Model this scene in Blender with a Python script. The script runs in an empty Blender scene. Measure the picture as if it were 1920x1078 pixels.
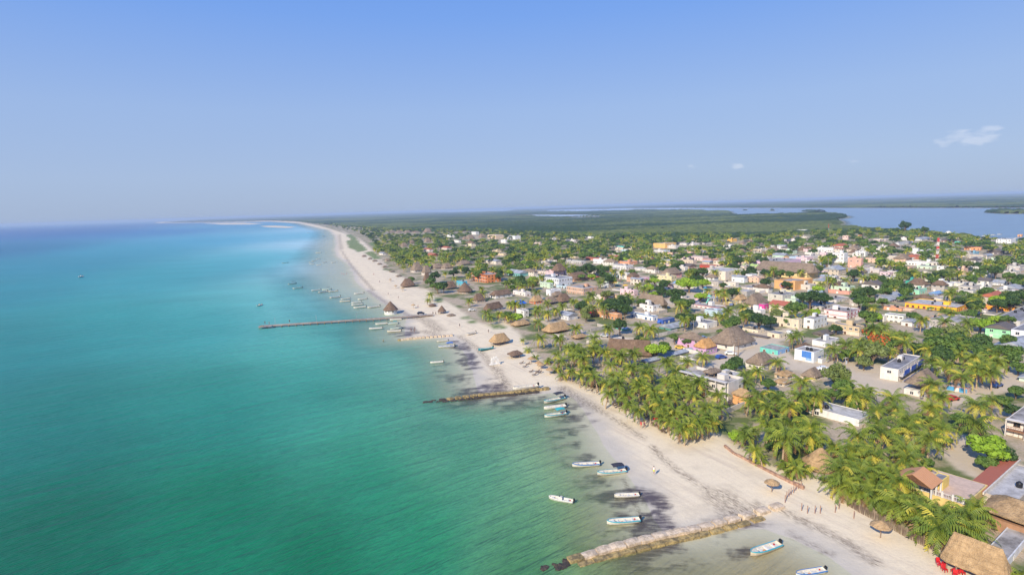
import bpy, bmesh, math, random
import numpy as np
from mathutils import Vector, Matrix
R = math.radians
sc = bpy.context.scene
col = sc.collection
random.seed(7)
RNG = np.random.RandomState(11)

# ---------------------------------------------------------------- camera
FPX, CX, CY, H = 1066.0, 960.0, 539.0, 60.0
PITCH, ROLL = R(7.95), R(1.82)
FWD = Vector((0, math.cos(PITCH), -math.sin(PITCH)))
RG0 = Vector((1, 0, 0)); UP0 = Vector((0, math.sin(PITCH), math.cos(PITCH)))
RGT = RG0*math.cos(ROLL) - UP0*math.sin(ROLL)
UPV = RG0*math.sin(ROLL) + UP0*math.cos(ROLL)
cam = bpy.data.objects.new('camera', bpy.data.cameras.new('camera'))
col.objects.link(cam)
cam.matrix_world = Matrix(((RGT.x, UPV.x, -FWD.x, 0), (RGT.y, UPV.y, -FWD.y, 0), (RGT.z, UPV.z, -FWD.z, H), (0, 0, 0, 1)))
cam.data.lens = 36*FPX/1920; cam.data.clip_start = 1; cam.data.clip_end = 120000
sc.camera = cam

# ---------------------------------------------------------------- light and exposure
SKYGAIN = 7.3
SUN_EL, SUN_AZ = R(33), R(215)       # azimuth clockwise from +Y: behind and to the left of the camera
sd = Vector((math.sin(SUN_AZ)*math.cos(SUN_EL), math.cos(SUN_AZ)*math.cos(SUN_EL), math.sin(SUN_EL)))
sl = bpy.data.lights.new('sun', 'SUN'); sl.energy = 5.0; sl.angle = R(0.5); sl.color = (1, .895, .72)
sun = bpy.data.objects.new('sun', sl); col.objects.link(sun)
sun.rotation_euler = (-sd).to_track_quat('-Z', 'Y').to_euler()
w = bpy.data.worlds.new('World'); sc.world = w; w.use_nodes = True
nt = w.node_tree; bg = nt.nodes['Background']
sky = nt.nodes.new('ShaderNodeTexSky'); sky.sky_type = 'NISHITA'; sky.sun_disc = False
sky.sun_elevation = SUN_EL; sky.sun_rotation = SUN_AZ
sky.air_density = 1.0; sky.dust_density = 0.5; sky.ozone_density = 2.0; sky.altitude = 60
bg.inputs[1].default_value = 0.12
# a few faint low clouds, placed by direction in the sky itself
tc = nt.nodes.new('ShaderNodeTexCoord')
mp = nt.nodes.new('ShaderNodeMapping'); mp.inputs['Scale'].default_value = (34, 34, 90)
nz = nt.nodes.new('ShaderNodeTexNoise'); nz.inputs['Scale'].default_value = 1.0; nz.inputs['Detail'].default_value = 6
nt.links.new(tc.outputs['Generated'], mp.inputs[0]); nt.links.new(mp.outputs[0], nz.inputs[0])
acc = None
def wmath(op, a, b=None, c=None):
    m = nt.nodes.new('ShaderNodeMath'); m.operation = op
    for i, x in enumerate((a, b, c)):
        if x is None: continue
        if isinstance(x, (int, float)): m.inputs[i].default_value = x
        else: nt.links.new(x, m.inputs[i])
    return m.outputs[0]
def sky_dir(u, v):
    d = FWD + RGT*((u-CX)/FPX) + UPV*((CY-v)/FPX); return d.normalized()
for (u, v, rad, k) in ((1815, 258, .055, 1.0), (1385, 310, .032, .7), (1305, 313, .026, .6), (1600, 300, .024, .5), (1185, 324, .02, .5)):
    d = sky_dir(u, v)
    vm = nt.nodes.new('ShaderNodeVectorMath'); vm.operation = 'SUBTRACT'; nt.links.new(tc.outputs['Generated'], vm.inputs[0]); vm.inputs[1].default_value = d
    v2 = nt.nodes.new('ShaderNodeVectorMath'); v2.operation = 'MULTIPLY'; nt.links.new(vm.outputs[0], v2.inputs[0]); v2.inputs[1].default_value = (1, 1, 2.2)
    ln = nt.nodes.new('ShaderNodeVectorMath'); ln.operation = 'LENGTH'; nt.links.new(v2.outputs[0], ln.inputs[0])
    f = wmath('MULTIPLY', wmath('MAXIMUM', wmath('SUBTRACT', 1.0, wmath('DIVIDE', ln.outputs['Value'], rad)), 0.0), k)
    acc = f if acc is None else wmath('ADD', acc, f)
cl = wmath('MULTIPLY', wmath('MAXIMUM', wmath('SUBTRACT', nz.outputs[0], wmath('SUBTRACT', 0.72, wmath('MULTIPLY', acc, 0.5))), 0), 1.1)
cl = wmath('MINIMUM', wmath('MULTIPLY', cl, wmath('MINIMUM', wmath('MULTIPLY', acc, 6.0), 1.0)), 0.17)
mx = nt.nodes.new('ShaderNodeMix'); mx.data_type = 'RGBA'
# the blue of a hazy tropical afternoon: the Nishita sky toned towards lavender near the horizon
sx = nt.nodes.new('ShaderNodeSeparateXYZ'); nt.links.new(tc.outputs['Generated'], sx.inputs[0])
rp = nt.nodes.new('ShaderNodeValToRGB'); nt.links.new(wmath('MAXIMUM', sx.outputs['Z'], 0), rp.inputs[0]); cr = rp.color_ramp
SKYC = ((0.0, (160, 180, 212)), (.06, (164, 186, 222)), (.16, (156, 184, 230)), (.30, (122, 166, 238)), (.5, (84, 142, 234)))
while len(cr.elements) < len(SKYC): cr.elements.new(.5)
for e, (p_, c_) in zip(cr.elements, SKYC):
    e.position = p_; e.color = tuple((x/255/12.92 if x/255 <= .04045 else ((x/255+.055)/1.055)**2.4) for x in c_)+(1,)
sv = nt.nodes.new('ShaderNodeVectorMath'); sv.operation = 'SCALE'; nt.links.new(rp.outputs[0], sv.inputs[0]); sv.inputs['Scale'].default_value = SKYGAIN
ms_ = nt.nodes.new('ShaderNodeMix'); ms_.data_type = 'RGBA'; ms_.inputs[0].default_value = .92; nt.links.new(sky.outputs[0], ms_.inputs[6]); nt.links.new(sv.outputs[0], ms_.inputs[7])
nt.links.new(cl, mx.inputs[0]); nt.links.new(ms_.outputs[2], mx.inputs[6]); mx.inputs[7].default_value = (9, 8.6, 8.4, 1)
nt.links.new(mx.outputs[2], bg.inputs[0])
sc.view_settings.view_transform = 'Standard'; sc.view_settings.look = 'None'
sc.view_settings.exposure = 0.2; sc.view_settings.gamma = 1
sc.render.engine = 'CYCLES'
try:
    sc.cycles.max_bounces = 6; sc.cycles.transparent_max_bounces = 12; sc.cycles.volume_bounces = 0
except Exception: pass

# ---------------------------------------------------------------- helpers
def at(u, v, z=0.0):
    "a pixel of the photograph to the place on level z it shows"
    d = FWD + RGT*((u-CX)/FPX) + UPV*((CY-v)/FPX)
    t = (H - z)/max(-d.z, 0.0006)
    return Vector((d.x*t, d.y*t, z))
def proj(p):
    q = Vector(p) - Vector((0, 0, H)); zc = q.dot(FWD)
    return CX + FPX*q.dot(RGT)/zc, CY - FPX*q.dot(UPV)/zc, zc
def lin(c):
    return tuple(((x/255)/12.92 if x/255 <= .04045 else ((x/255+.055)/1.055)**2.4) for x in c)
def smooth(a, b, x):
    t = np.clip((x-a)/(b-a), 0, 1); return t*t*(3-2*t)
def vnoise(x, y, seed=0):
    "value noise on arrays, 0..1"
    def h(i, j):
        n = (i.astype(np.int64)*374761393 + j.astype(np.int64)*668265263 + seed*974634777) & 0x7fffffff
        n = ((n ^ (n >> 13))*1274126177) & 0x7fffffff
        return ((n ^ (n >> 16)) & 0xffff)/65535.0
    i = np.floor(x); j = np.floor(y); fx = x-i; fy = y-j
    fx = fx*fx*(3-2*fx); fy = fy*fy*(3-2*fy)
    return (h(i, j)*(1-fx)+h(i+1, j)*fx)*(1-fy) + (h(i, j+1)*(1-fx)+h(i+1, j+1)*fx)*fy
def fbm(x, y, seed=0, o=4):
    s = 0; a = .5; t = 0
    for k in range(o):
        s = s + a*vnoise(x*2**k, y*2**k, seed+k); t += a; a *= .5
    return s/t
def tag(o, label=None, cat=None, group=None, kind=None):
    if label: o['label'] = label
    if cat: o['category'] = cat
    if group: o['group'] = group
    if kind: o['kind'] = kind
    return o
def link(name, me, parent=None):
    o = bpy.data.objects.new(name, me); col.objects.link(o)
    if parent is not None: o.parent = parent
    return o
def empty(name, loc, rz=0, s=1):
    o = bpy.data.objects.new(name, None); col.objects.link(o)
    o.location = loc; o.rotation_euler = (0, 0, rz); o.scale = (s, s, s); o.empty_display_size = .5
    return o
KIDS = {}
def copy_tree(o, parent=None):
    c = o.copy(); col.objects.link(c)
    if parent is not None: c.parent = parent
    ks = KIDS.get(o.name)
    if ks is None: ks = KIDS[o.name] = list(o.children)
    for ch in ks: copy_tree(ch, c)
    return c

# ---------------------------------------------------------------- materials
def mat_new(name):
    m = bpy.data.materials.new(name); m.use_nodes = True
    n = m.node_tree; b = n.nodes['Principled BSDF']
    return m, n, b
def N(n, t, **kw):
    x = n.nodes.new(t)
    for k, v in kw.items(): setattr(x, k, v)
    return x
def mixc(n, fac, a, b, blend='MIX'):
    m = n.nodes.new('ShaderNodeMix'); m.data_type = 'RGBA'; m.blend_type = blend
    for i, x in ((0, fac), (6, a), (7, b)):
        if isinstance(x, (int, float)): m.inputs[i].default_value = x
        elif isinstance(x, tuple): m.inputs[i].default_value = (*x[:3], 1)
        else: n.links.new(x, m.inputs[i])
    return m.outputs[2]
def mth(n, op, a, b=None, clamp=False):
    m = n.nodes.new('ShaderNodeMath'); m.operation = op; m.use_clamp = clamp
    for i, x in enumerate((a, b)):
        if x is None: continue
        if isinstance(x, (int, float)): m.inputs[i].default_value = x
        else: n.links.new(x, m.inputs[i])
    return m.outputs[0]
def noise(n, scale, detail=3, vec=None, rough=.5, scl=None):
    if scl is not None:
        mp = n.nodes.new('ShaderNodeMapping'); mp.inputs['Rotation'].default_value = scl[1]; n.links.new(vec, mp.inputs[0])
        m2 = n.nodes.new('ShaderNodeMapping'); m2.inputs['Scale'].default_value = scl[0]; n.links.new(mp.outputs[0], m2.inputs[0]); vec = m2.outputs[0]
    t = n.nodes.new('ShaderNodeTexNoise'); t.inputs['Scale'].default_value = scale; t.inputs['Detail'].default_value = detail; t.inputs['Roughness'].default_value = rough
    if vec is not None: n.links.new(vec, t.inputs[0])
    return t.outputs[0]
def ramp(n, fac, stops):
    r = n.nodes.new('ShaderNodeValToRGB'); n.links.new(fac, r.inputs[0]); cr = r.color_ramp
    while len(cr.elements) < len(stops): cr.elements.new(.5)
    for e, (p, c) in zip(cr.elements, stops): e.position = p; e.color = (*c[:3], 1) if isinstance(c, tuple) else (c, c, c, 1)
    return r.outputs[0]
def pos(n):
    return n.nodes.new('ShaderNodeNewGeometry').outputs['Position']
def bump(n, b, h, strength=.4, dist=.1):
    x = n.nodes.new('ShaderNodeBump'); x.inputs['Strength'].default_value = strength; x.inputs['Distance'].default_value = dist
    n.links.new(h, x.inputs['Height']); n.links.new(x.outputs[0], b.inputs['Normal'])
MATS = {}
def plaster(rgb, dirt=.55, rough=.85, key=None):
    "painted or bare masonry: weathered by world-scale noise"
    k = ('pl', tuple(rgb), dirt)
    if k in MATS: return MATS[k]
    m, n, b = mat_new(key or 'plaster'); p = pos(n)
    c = lin(rgb)
    a = noise(n, .7, 5, p, .65); s = noise(n, 1.0, 3, p, .5, ((1.6, 1.6, .25), (0, 0, 0)))
    f = mth(n, 'MULTIPLY', mth(n, 'SUBTRACT', mth(n, 'ADD', a, s), .85, True), dirt*2.2, True)
    cc = mixc(n, f, c, tuple(x*.55+.02 for x in c))
    n.links.new(cc, b.inputs[0]); b.inputs['Roughness'].default_value = rough
    MATS[k] = m; return m
def simple(name, rgb, rough=.6, metal=0, var=.15, scale=3):
    k = ('s', name, tuple(rgb))
    if k in MATS: return MATS[k]
    m, n, b = mat_new(name); c = lin(rgb)
    f = noise(n, scale, 3, n.nodes.new('ShaderNodeTexCoord').outputs['Object'])
    n.links.new(mixc(n, f, tuple(x*(1-var) for x in c), tuple(min(1, x*(1+var)) for x in c)), b.inputs[0])
    b.inputs['Roughness'].default_value = rough; b.inputs['Metallic'].default_value = metal
    MATS[k] = m; return m
# ---------------------------------------------------------------- terrain, water
def W(pts, z=0.0): return np.array([tuple(at(u, v, z))[:2] for u, v in pts])
def inside(P, poly):
    x, y = P[:, 0], P[:, 1]; r = np.zeros(len(P), bool); n = len(poly); j = n-1
    for i in range(n):
        xi, yi = poly[i]; xj, yj = poly[j]
        c = ((yi > y) != (yj > y)) & (x < (xj-xi)*(y-yi)/((yj-yi) or 1e-9)+xi)
        r ^= c; j = i
    return r
def dist(P, line, closed=False):
    d = np.full(len(P), 1e9); n = len(line)
    for i in range(n if closed else n-1):
        a = line[i]; b = line[(i+1) % n]; ab = b-a; L = max((ab*ab).sum(), 1e-9)
        t = np.clip(((P-a)@ab)/L, 0, 1); q = a+t[:, None]*ab
        d = np.minimum(d, np.hypot(P[:, 0]-q[:, 0], P[:, 1]-q[:, 1]))
    return d
def sdf(P, poly): return np.where(inside(P, poly), 1, -1)*dist(P, poly, True)
# the waterline, from the near right corner out to the far point
SHORE_PX = [(1640, 1120), (1601, 1078), (1557, 1044), (1484, 1009), (1434, 990), (1380, 992), (1300, 1003), (1255, 1003), (1239, 996), (1221, 973), (1203, 927), (1182, 896),
  (1150, 860), (1118, 812), (1097, 775), (1070, 745), (1045, 735), (1010, 738), (960, 742), (905, 742), (893, 728), (888, 706), (880, 682), (867, 660), (852, 643), (838, 634),
  (800, 634), (765, 634), (757, 622), (758, 606), (764, 596), (752, 590), (728, 577), (712, 564), (694, 549), (674, 537), (664, 519), (656, 500), (643, 488), (631, 479), (628, 466),
  (629, 445), (618, 432), (583, 424), (560, 418.5), (507, 415.5), (400, 417), (300, 418.6), (290, 417.2)]
EDGE = [tuple(x) for x in W(SHORE_PX)]
far = [(-30000, 60000), (120000, 60000), (120000, -200), (120, -200)]
LAND = np.array(EDGE + far)
LAGOON = W([(2300, 520), (2000, 468), (1912, 454), (1850, 446), (1792, 444), (1740, 439), (1687, 434), (1640, 431), (1600, 428), (1562, 426), (1572, 423), (1582, 420), (1578, 415), (1565, 411),
  (1583, 410), (1592, 407), (1575, 403), (1552, 400), (1480, 402), (1430, 405), (1387, 405), (1372, 400), (1369, 396.5), (1331, 396), (1290, 394.5), (1240, 394), (1150, 392.5), (1140, 391), (1240, 390), (1500, 390), (1920, 390), (2400, 392)])
PONDS = [W(p) for p in ([(958, 404.5), (1000, 403), (1100, 402.6), (1165, 404), (1125, 406), (1040, 406.5)], [(1221, 434), (1240, 432), (1300, 431), (1303, 433), (1260, 434.5)],
  [(1062, 407.5), (1126, 407), (1118, 409.5), (1075, 409)], [(740, 397.6), (860, 394.2), (970, 392.6), (950, 396.0), (850, 398.2)], [(985, 395.4), (1080, 392.4), (1200, 391.4), (1180, 395), (1090, 397)])]
ISLES = [W(p) for p in ([(1500, 396), (1515, 394.5), (1545, 396), (1551, 398.5), (1520, 399)], [(1392, 393.5), (1402, 393.5), (1401, 395), (1393, 395)], [(1443, 394), (1453, 394), (1453, 395.6), (1444, 395.6)],
  [(1842, 399), (1860, 396.5), (1990, 396), (1990, 401), (1880, 401)])]
BARS = [W(p) for p in ([(380, 418.3), (455, 418), (490, 419.5), (470, 421), (420, 421.2)], [(492, 423.6), (512, 423.4), (548, 425.4), (540, 427.3), (505, 426)])]

az = np.radians(np.arange(-62, 62.001, 0.17)); rr = [38.0]
while rr[-1] < 90000: rr.append(rr[-1]*1.0125 if rr[-1] < 6000 else rr[-1]*1.04)
rr = np.array(rr); NA, NR = len(az), len(rr)
AA, RRr = np.meshgrid(az, rr); PX = (RRr*np.sin(AA)).ravel(); PY = (RRr*np.cos(AA)).ravel(); P = np.stack([PX, PY], 1)
wob = (fbm(PX/9, PY/9, 3)-.5)*5*np.clip(RRr.ravel()/400, .35, 6)
sland = sdf(P, LAND)
tot = sland + wob
tot = np.minimum(tot, -(sdf(P, LAGOON)+wob*2.0))
for q in PONDS: tot = np.minimum(tot, -(sdf(P, q)+wob*.6))
for q in ISLES: tot = np.maximum(tot, sdf(P, q)+wob)
Z = np.clip(tot*.035, -2.2, .9)
for q in BARS:
    s_ = sdf(P, q)+wob*1.5; Z = np.maximum(Z, np.clip(s_*.01+.15, -2.2, .3))
def grid_mesh(name, X, Y, Zz, nr, na, keep=None):
    n = nr*na; me = bpy.data.meshes.new(name)
    idx = np.arange(n).reshape(nr, na)
    q = np.stack([idx[:-1, :-1], idx[:-1, 1:], idx[1:, 1:], idx[1:, :-1]], -1).reshape(-1, 4)
    if keep is not None: q = q[keep[q].all(1)]
    used, inv = np.unique(q, return_inverse=True); q = inv.reshape(-1, 4)
    me.vertices.add(len(used)); me.vertices.foreach_set('co', np.stack([X[used], Y[used], Zz[used]], 1).astype(np.float32).ravel())
    me.loops.add(len(q)*4); me.loops.foreach_set('vertex_index', q.astype(np.int32).ravel())
    me.polygons.add(len(q)); me.polygons.foreach_set('loop_start', np.arange(0, len(q)*4, 4, dtype=np.int32))
    me.polygons.foreach_set('use_smooth', np.ones(len(q), bool)); me.update(); me.validate()
    return me, used
def fattr(me, name, a):
    x = me.attributes.new(name, 'FLOAT', 'POINT'); x.data.foreach_set('value', a.astype(np.float32))
def cattr(me, name, a):
    x = me.attributes.new(name, 'FLOAT_COLOR', 'POINT'); x.data.foreach_set('color', np.concatenate([a, np.ones((len(a), 1))], 1).astype(np.float32).ravel())

# vegetated or built-up ground starts behind this line; in front of it is beach
TOWN_PX = [(1900, 1110), (1775, 1040), (1690, 1000), (1590, 950), (1556, 905), (1500, 905), (1440, 878), (1375, 842), (1330, 812), (1225, 800), (1180, 757), (1100, 728), (1050, 715), (1020, 690), (985, 650), (968, 625), (945, 606), (905, 612), (880, 600), (850, 575),
  (820, 562), (800, 545), (772, 540), (745, 515), (718, 508), (700, 475), (680, 455), (640, 436), (600, 424), (560, 416), (500, 411)]
TOWN = np.array([tuple(x) for x in W(TOWN_PX)] + far)
sto = sdf(P, TOWN)
GRASS = [W(p) for p in ([(895, 592), (925, 592), (945, 600), (930, 607), (905, 603)], [(862, 597), (880, 595), (884, 601), (866, 601)], [(875, 604), (893, 604), (895, 609), (878, 609)],
   [(912, 612), (935, 608), (952, 617), (945, 620), (925, 620)], [(812, 560), (830, 560), (832, 570), (815, 570)], [(652, 455), (672, 452), (682, 468), (665, 470)], [(648, 441), (660, 440), (672, 450), (660, 452)], [(648, 452), (668, 450), (690, 470), (672, 474), (655, 466)], [(682, 474), (700, 472), (716, 486), (700, 488)], [(690, 456), (706, 454), (716, 468), (704, 468)])]
gr = np.zeros(len(P))
for q in GRASS: gr = np.maximum(gr, smooth(-1.5, 2.0, sdf(P, q)+wob*.5))
def line_mask(px, w_, soft): return 1-smooth(w_, w_+soft, dist(P, W(px)))
ROADS = [([(1387, 668), (1443, 640), (1490, 622)], 4), ([(1477, 688), (1560, 705), (1640, 718), (1700, 735)], 5), ([(1560, 690), (1600, 705), (1650, 700)], 9), ([(1760, 755), (1800, 748), (1834, 735), (1874, 722), (1925, 695)], 4.5),
  ([(1700, 730), (1730, 745), (1775, 752)], 4), ([(1747, 838), (1784, 862), (1812, 886), (1850, 905)], 1.4), ([(1795, 835), (1830, 870)], 5), ([(640, 433), (675, 450), (697, 472), (720, 500)], 3), ([(1400, 600), (1480, 690)], 3.5),
  ([(1010, 600), (1110, 635), (1180, 640)], 4), ([(1180, 640), (1330, 665), (1390, 668)], 3.5), ([(1260, 570), (1400, 600), (1560, 590)], 3.5), ([(1340, 540), (1260, 575)], 8), ([(1420, 655), (1350, 690)], 4), ([(1690, 820), (1740, 842)], 5), ([(1775, 446), (1905, 456)], 6),
  ([(1840, 860), (1900, 900)], 5), ([(1000, 560), (1100, 580), (1260, 575)], 3), ([(1560, 590), (1700, 605), (1900, 640)], 3.5), ([(1620, 735), (1660, 730)], 6)]
rd = np.zeros(len(P))
for px, w_ in ROADS: rd = np.maximum(rd, line_mask(px, w_, 1.6))
WRACK = [([(1462, 957), (1500, 976), (1553, 1001), (1594, 1023), (1640, 1055)], .9), ([(1351, 935), (1368, 948), (1383, 966)], 2.6), ([(1385, 964), (1420, 950)], 1.0), ([(1222, 838), (1240, 860), (1265, 880), (1300, 905), (1345, 935)], .7), ([(1055, 728), (1085, 748), (1115, 765)], 1.6),
  ([(860, 630), (897, 655), (925, 690), (955, 733)], 1.1), ([(775, 593), (800, 602), (823, 622)], 2.6), ([(795, 622), (820, 628)], 2.0), ([(690, 545), (735, 575), (775, 596)], 1.3), ([(640, 470), (660, 500), (700, 545)], 1.2), ([(1480, 1000), (1560, 1040)], .5), ([(1130, 772), (1210, 825)], .6),
  ([(1110, 765), (1180, 800)], .5), ([(1170, 900), (1210, 985)], .4), ([(930, 690), (950, 722)], 1.2), ([(636, 440), (640, 468)], 2.5)]
wr = np.zeros(len(P))
for px, w_ in WRACK: wr = np.maximum(wr, line_mask(px, w_*.4, w_*1.8))
WEED = [([(1040, 790), (1060, 830), (1085, 862), (1110, 890)], 2.2, 3, .9), ([(1100, 900), (1150, 930), (1185, 935)], 2.5, 4, .85), ([(1175, 940), (1205, 950)], 3.5, 3.5, 1.3), ([(1190, 985), (1215, 995), (1180, 1005)], 3, 3.2, 1.3), ([(1150, 905), (1180, 918)], 1.5, 3, .8),
  ([(1045, 1053), (1085, 1040)], 1.5, 3, 1.0), ([(1130, 1075), (1200, 1045), (1290, 1020), (1370, 1028)], 2.0, 4, 1.0), ([(1290, 1045), (1350, 1060)], 3, 4, .7), ([(1350, 995), (1400, 990), (1450, 1000)], 1.5, 4, .6), ([(960, 760), (1000, 757), (1040, 770), (1060, 790)], 4, 6, .9),
  ([(860, 752), (905, 735), (915, 722)], 3, 5, 1.2), ([(900, 748), (1000, 748)], 2, 4, .9), ([(855, 643), (872, 665), (884, 690)], 1.8, 3.5, 1.0), ([(760, 626), (750, 618)], 3, 5, .9), ([(830, 690), (880, 722)], 3, 7, .7), ([(1010, 745), (1050, 760)], 2, 4, .9), ([(820, 700), (860, 690)], 2, 6, .4)]
we = np.zeros(len(P))
for px, w_, s_, k in WEED: we = np.maximum(we, k*line_mask(px, w_, s_*1.7))
st = fbm(PX/7+PY/40, PY/2.2-PX/9, 21, 4)          # streaky along the drift
we_ = smooth(.08, .6, we*(.25+1.9*(st-.40)))*np.clip(we, 0, 1)**.5
band = np.zeros(len(P))
for px, w_, s_, k in [([(545, 520), (575, 560), (610, 590), (680, 625), (730, 680), (790, 720), (850, 755), (890, 800)], 9, 20, 1.0), ([(850, 740), (905, 870), (960, 970), (1020, 1060)], 3, 12, .6), ([(700, 720), (800, 740)], 6, 22, .5), ([(600, 620), (700, 600)], 3, 12, .4), ([(560, 545), (520, 505)], 8, 20, .7)]:
    band = np.maximum(band, k*line_mask(px, w_, s_))
band *= .45+.75*fbm(PX/22, PY/8, 31, 4)

gm, used = grid_mesh('ground', PX, PY, Z, NR, NA)
for nme, a in (('town', smooth(-1, 2.5, sto+wob*.6)), ('grass', gr), ('road', rd), ('wrack', wr), ('weed', we_), ('wet', 1-smooth(.0, .30, Z+(fbm(PX/20, PY/6, 5)-.5)*.2))): fattr(gm, nme, a[used])
ground = link('ground', gm); tag(ground, 'white sand beach running back into the sandy ground of the town', 'ground', kind='structure')
m, n, b = mat_new('ground_sand'); p = pos(n)
def A(nm): x = n.nodes.new('ShaderNodeAttribute'); x.attribute_name = nm; return x.outputs['Fac']
f1 = noise(n, .06, 6, p, .6); f2 = noise(n, 2.2, 4, p, .7); f3 = noise(n, .35, 5, p, .6); f4 = noise(n, .14, 6, p, .7, ((1, 1, 1), (0, 0, 0)))
sand = mixc(n, f1, lin((233, 216, 184)), lin((222, 204, 172)))
sand = mixc(n, mth(n, 'MULTIPLY', mth(n, 'SUBTRACT', f2, .42, True), .8), sand, lin((176, 158, 138)))
sand = mixc(n, ramp(n, f4, [(.5, 0.0), (.62, .35)]), sand, lin((192, 176, 150)))
# tracks along the beach
trk = noise(n, 1, 5, p, .6, ((.9, .04, 1), (0, 0, R(-27))))
sand = mixc(n, mth(n, 'MULTIPLY', mth(n, 'SUBTRACT', trk, .5, True), 2.2, True), sand, lin((188, 168, 146)))
wet = mixc(n, f3, lin((202, 192, 174)), lin((184, 173, 154)))
c = mixc(n, mth(n, 'MULTIPLY', A('wet'), .9), sand, wet)
dirt = mixc(n, f3, lin((204, 184, 156)), lin((168, 150, 124)))
dirt = mixc(n, mth(n, 'MULTIPLY', mth(n, 'SUBTRACT', f2, .4, True), 2.0, True), dirt, lin((118, 104, 84)))
veg = mixc(n, f2, lin((78, 92, 40)), lin((110, 118, 60)))
tw = mixc(n, ramp(n, noise(n, .05, 6, p, .65), [(.47, 0.0), (.58, 1.0)]), dirt, veg)
rdc = mixc(n, f3, lin((208, 190, 164)), lin((184, 168, 144)))
tw = mixc(n, A('road'), tw, rdc)
c = mixc(n, A('town'), c, tw)
c = mixc(n, mth(n, 'MULTIPLY', A('grass'), ramp(n, f3, [(.3, .5), (.5, 1.0)])), c, mixc(n, f2, lin((92, 112, 52)), lin((120, 132, 74))))
wn = ramp(n, noise(n, 1, 6, p, .75, ((2.6, .7, 1), (0, 0, R(-26)))), [(.40, 0.0), (.66, .95)])
c = mixc(n, mth(n, 'MULTIPLY', A('wrack'), wn), c, lin((84, 62, 46)))
sc_ = ramp(n, noise(n, .5, 8, p, .8), [(.68, 0.0), (.74, .5)])
c = mixc(n, sc_, c, lin((120, 100, 78)))
ws = mth(n, 'ADD', noise(n, 1, 6, p, .7, ((.22, 1.3, 1), (0, 0, R(8)))), mth(n, 'MULTIPLY', noise(n, .25, 6, p, .7), .6))
wf = ramp(n, mth(n, 'ADD', mth(n, 'MULTIPLY', A('weed'), .75), mth(n, 'MULTIPLY', mth(n, 'SUBTRACT', ws, .8), 2.0)), [(.0, 0.0), (.8, .95)])
c = mixc(n, mth(n, 'MULTIPLY', wf, mth(n, 'MULTIPLY', A('weed'), 2.2, True)), c, lin((76, 64, 66)))
n.links.new(c, b.inputs[0]); b.inputs['Roughness'].default_value = .95
n.links.new(mth(n, 'SUBTRACT', .95, mth(n, 'MULTIPLY', A('wet'), .35)), b.inputs['Roughness'])
bump(n, b, mth(n, 'ADD', f2, mth(n, 'MULTIPLY', f3, 2.0)), .5, .12)
gm.materials.append(m)

# sea and lagoon: one sheet at level 0, its colour set by depth and bottom, with ripple shading painted in
CP = [(0, 436, (18, 78, 130)), (150, 437, (20, 84, 134)), (320, 434, (28, 104, 150)), (0, 470, (16, 98, 128)), (100, 500, (24, 122, 134)), (0, 540, (24, 124, 128)), (250, 470, (42, 136, 148)), (400, 450, (58, 146, 166)), (480, 430, (82, 150, 166)), (420, 426, (68, 138, 162)),
  (560, 440, (96, 166, 178)), (600, 430, (158, 190, 198)), (600, 460, (168, 196, 200)), (620, 500, (172, 196, 198)), (640, 540, (166, 194, 190)), (530, 480, (74, 164, 168)), (450, 500, (50, 146, 150)), (300, 520, (42, 140, 140)), (560, 560, (106, 176, 166)), (500, 560, (78, 164, 156)),
  (400, 600, (40, 140, 132)), (200, 600, (36, 136, 128)), (0, 650, (24, 118, 112)), (600, 640, (64, 152, 136)), (700, 620, (110, 172, 156)), (760, 660, (108, 168, 144)), (800, 690, (118, 170, 140)), (600, 720, (40, 134, 114)), (400, 760, (28, 122, 104)), (100, 800, (20, 108, 94)), (700, 760, (52, 140, 114)),
  (820, 780, (92, 154, 120)), (950, 780, (134, 168, 128)), (1000, 850, (124, 160, 120)), (1000, 950, (84, 142, 98)), (900, 860, (60, 140, 104)), (700, 880, (30, 124, 90)), (400, 950, (18, 108, 76)), (100, 1000, (16, 94, 68)), (800, 1000, (28, 120, 82)), (1000, 1078, (50, 114, 70)),
  (600, 1078, (18, 102, 68)), (1100, 1000, (130, 142, 92)), (1060, 900, (132, 156, 112)), (1250, 1060, (128, 126, 86)), (1450, 1050, (158, 146, 104)), (870, 690, (162, 180, 152)),
  (1920, 430, (112, 134, 150)), (1700, 410, (114, 136, 152)), (1450, 396, (118, 138, 154)), (1050, 404, (166, 182, 196)), (860, 395, (166, 182, 196)), (1100, 395, (160, 178, 194))]
cw = W([(u, v) for u, v, _ in CP]); cc = np.array([lin(c_) for _, _, c_ in CP])
la = np.arctan2(cw[:, 0], cw[:, 1]); lr = np.log(np.hypot(cw[:, 0], cw[:, 1]))
ga = AA.ravel(); glr = np.log(RRr.ravel()); wsum = np.zeros(len(P)); csum = np.zeros((len(P), 3))
for i in range(len(CP)):
    d2 = ((ga-la[i])/.10)**2 + ((glr-lr[i])/.26)**2
    k = 1/(1+d2)**2.5 ; wsum += k; csum += k[:, None]*cc[i]
wc = csum/wsum[:, None]
mott = (fbm(PX/60, PY/30, 41, 4)-.5)
wc = wc*(1+.22*mott[:, None])*np.array([1.20, 1.18, 1.16])
wc = wc*(1-band[:, None]*np.array([.42, .26, .24]))
dp = np.clip(-tot, 0, 1e9)
sc0 = np.clip(RRr.ravel()/230, .5, 4)
al = smooth(-.5, 38*1.0, dp/ np.clip(sc0, .75, 2.4))*.97+.0
al = np.clip(al+.20*smooth(0, 8, dp), 0, 1)
al = al*(1-.75*np.clip(we_, 0, 1)*(1-al))
lag = np.clip(sdf(P, LAGOON)/20, 0, 1)
for q in PONDS: lag = np.maximum(lag, (sdf(P, q) > -2)*1.0)
al = np.maximum(al, lag)
keep = Z < .25
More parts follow.
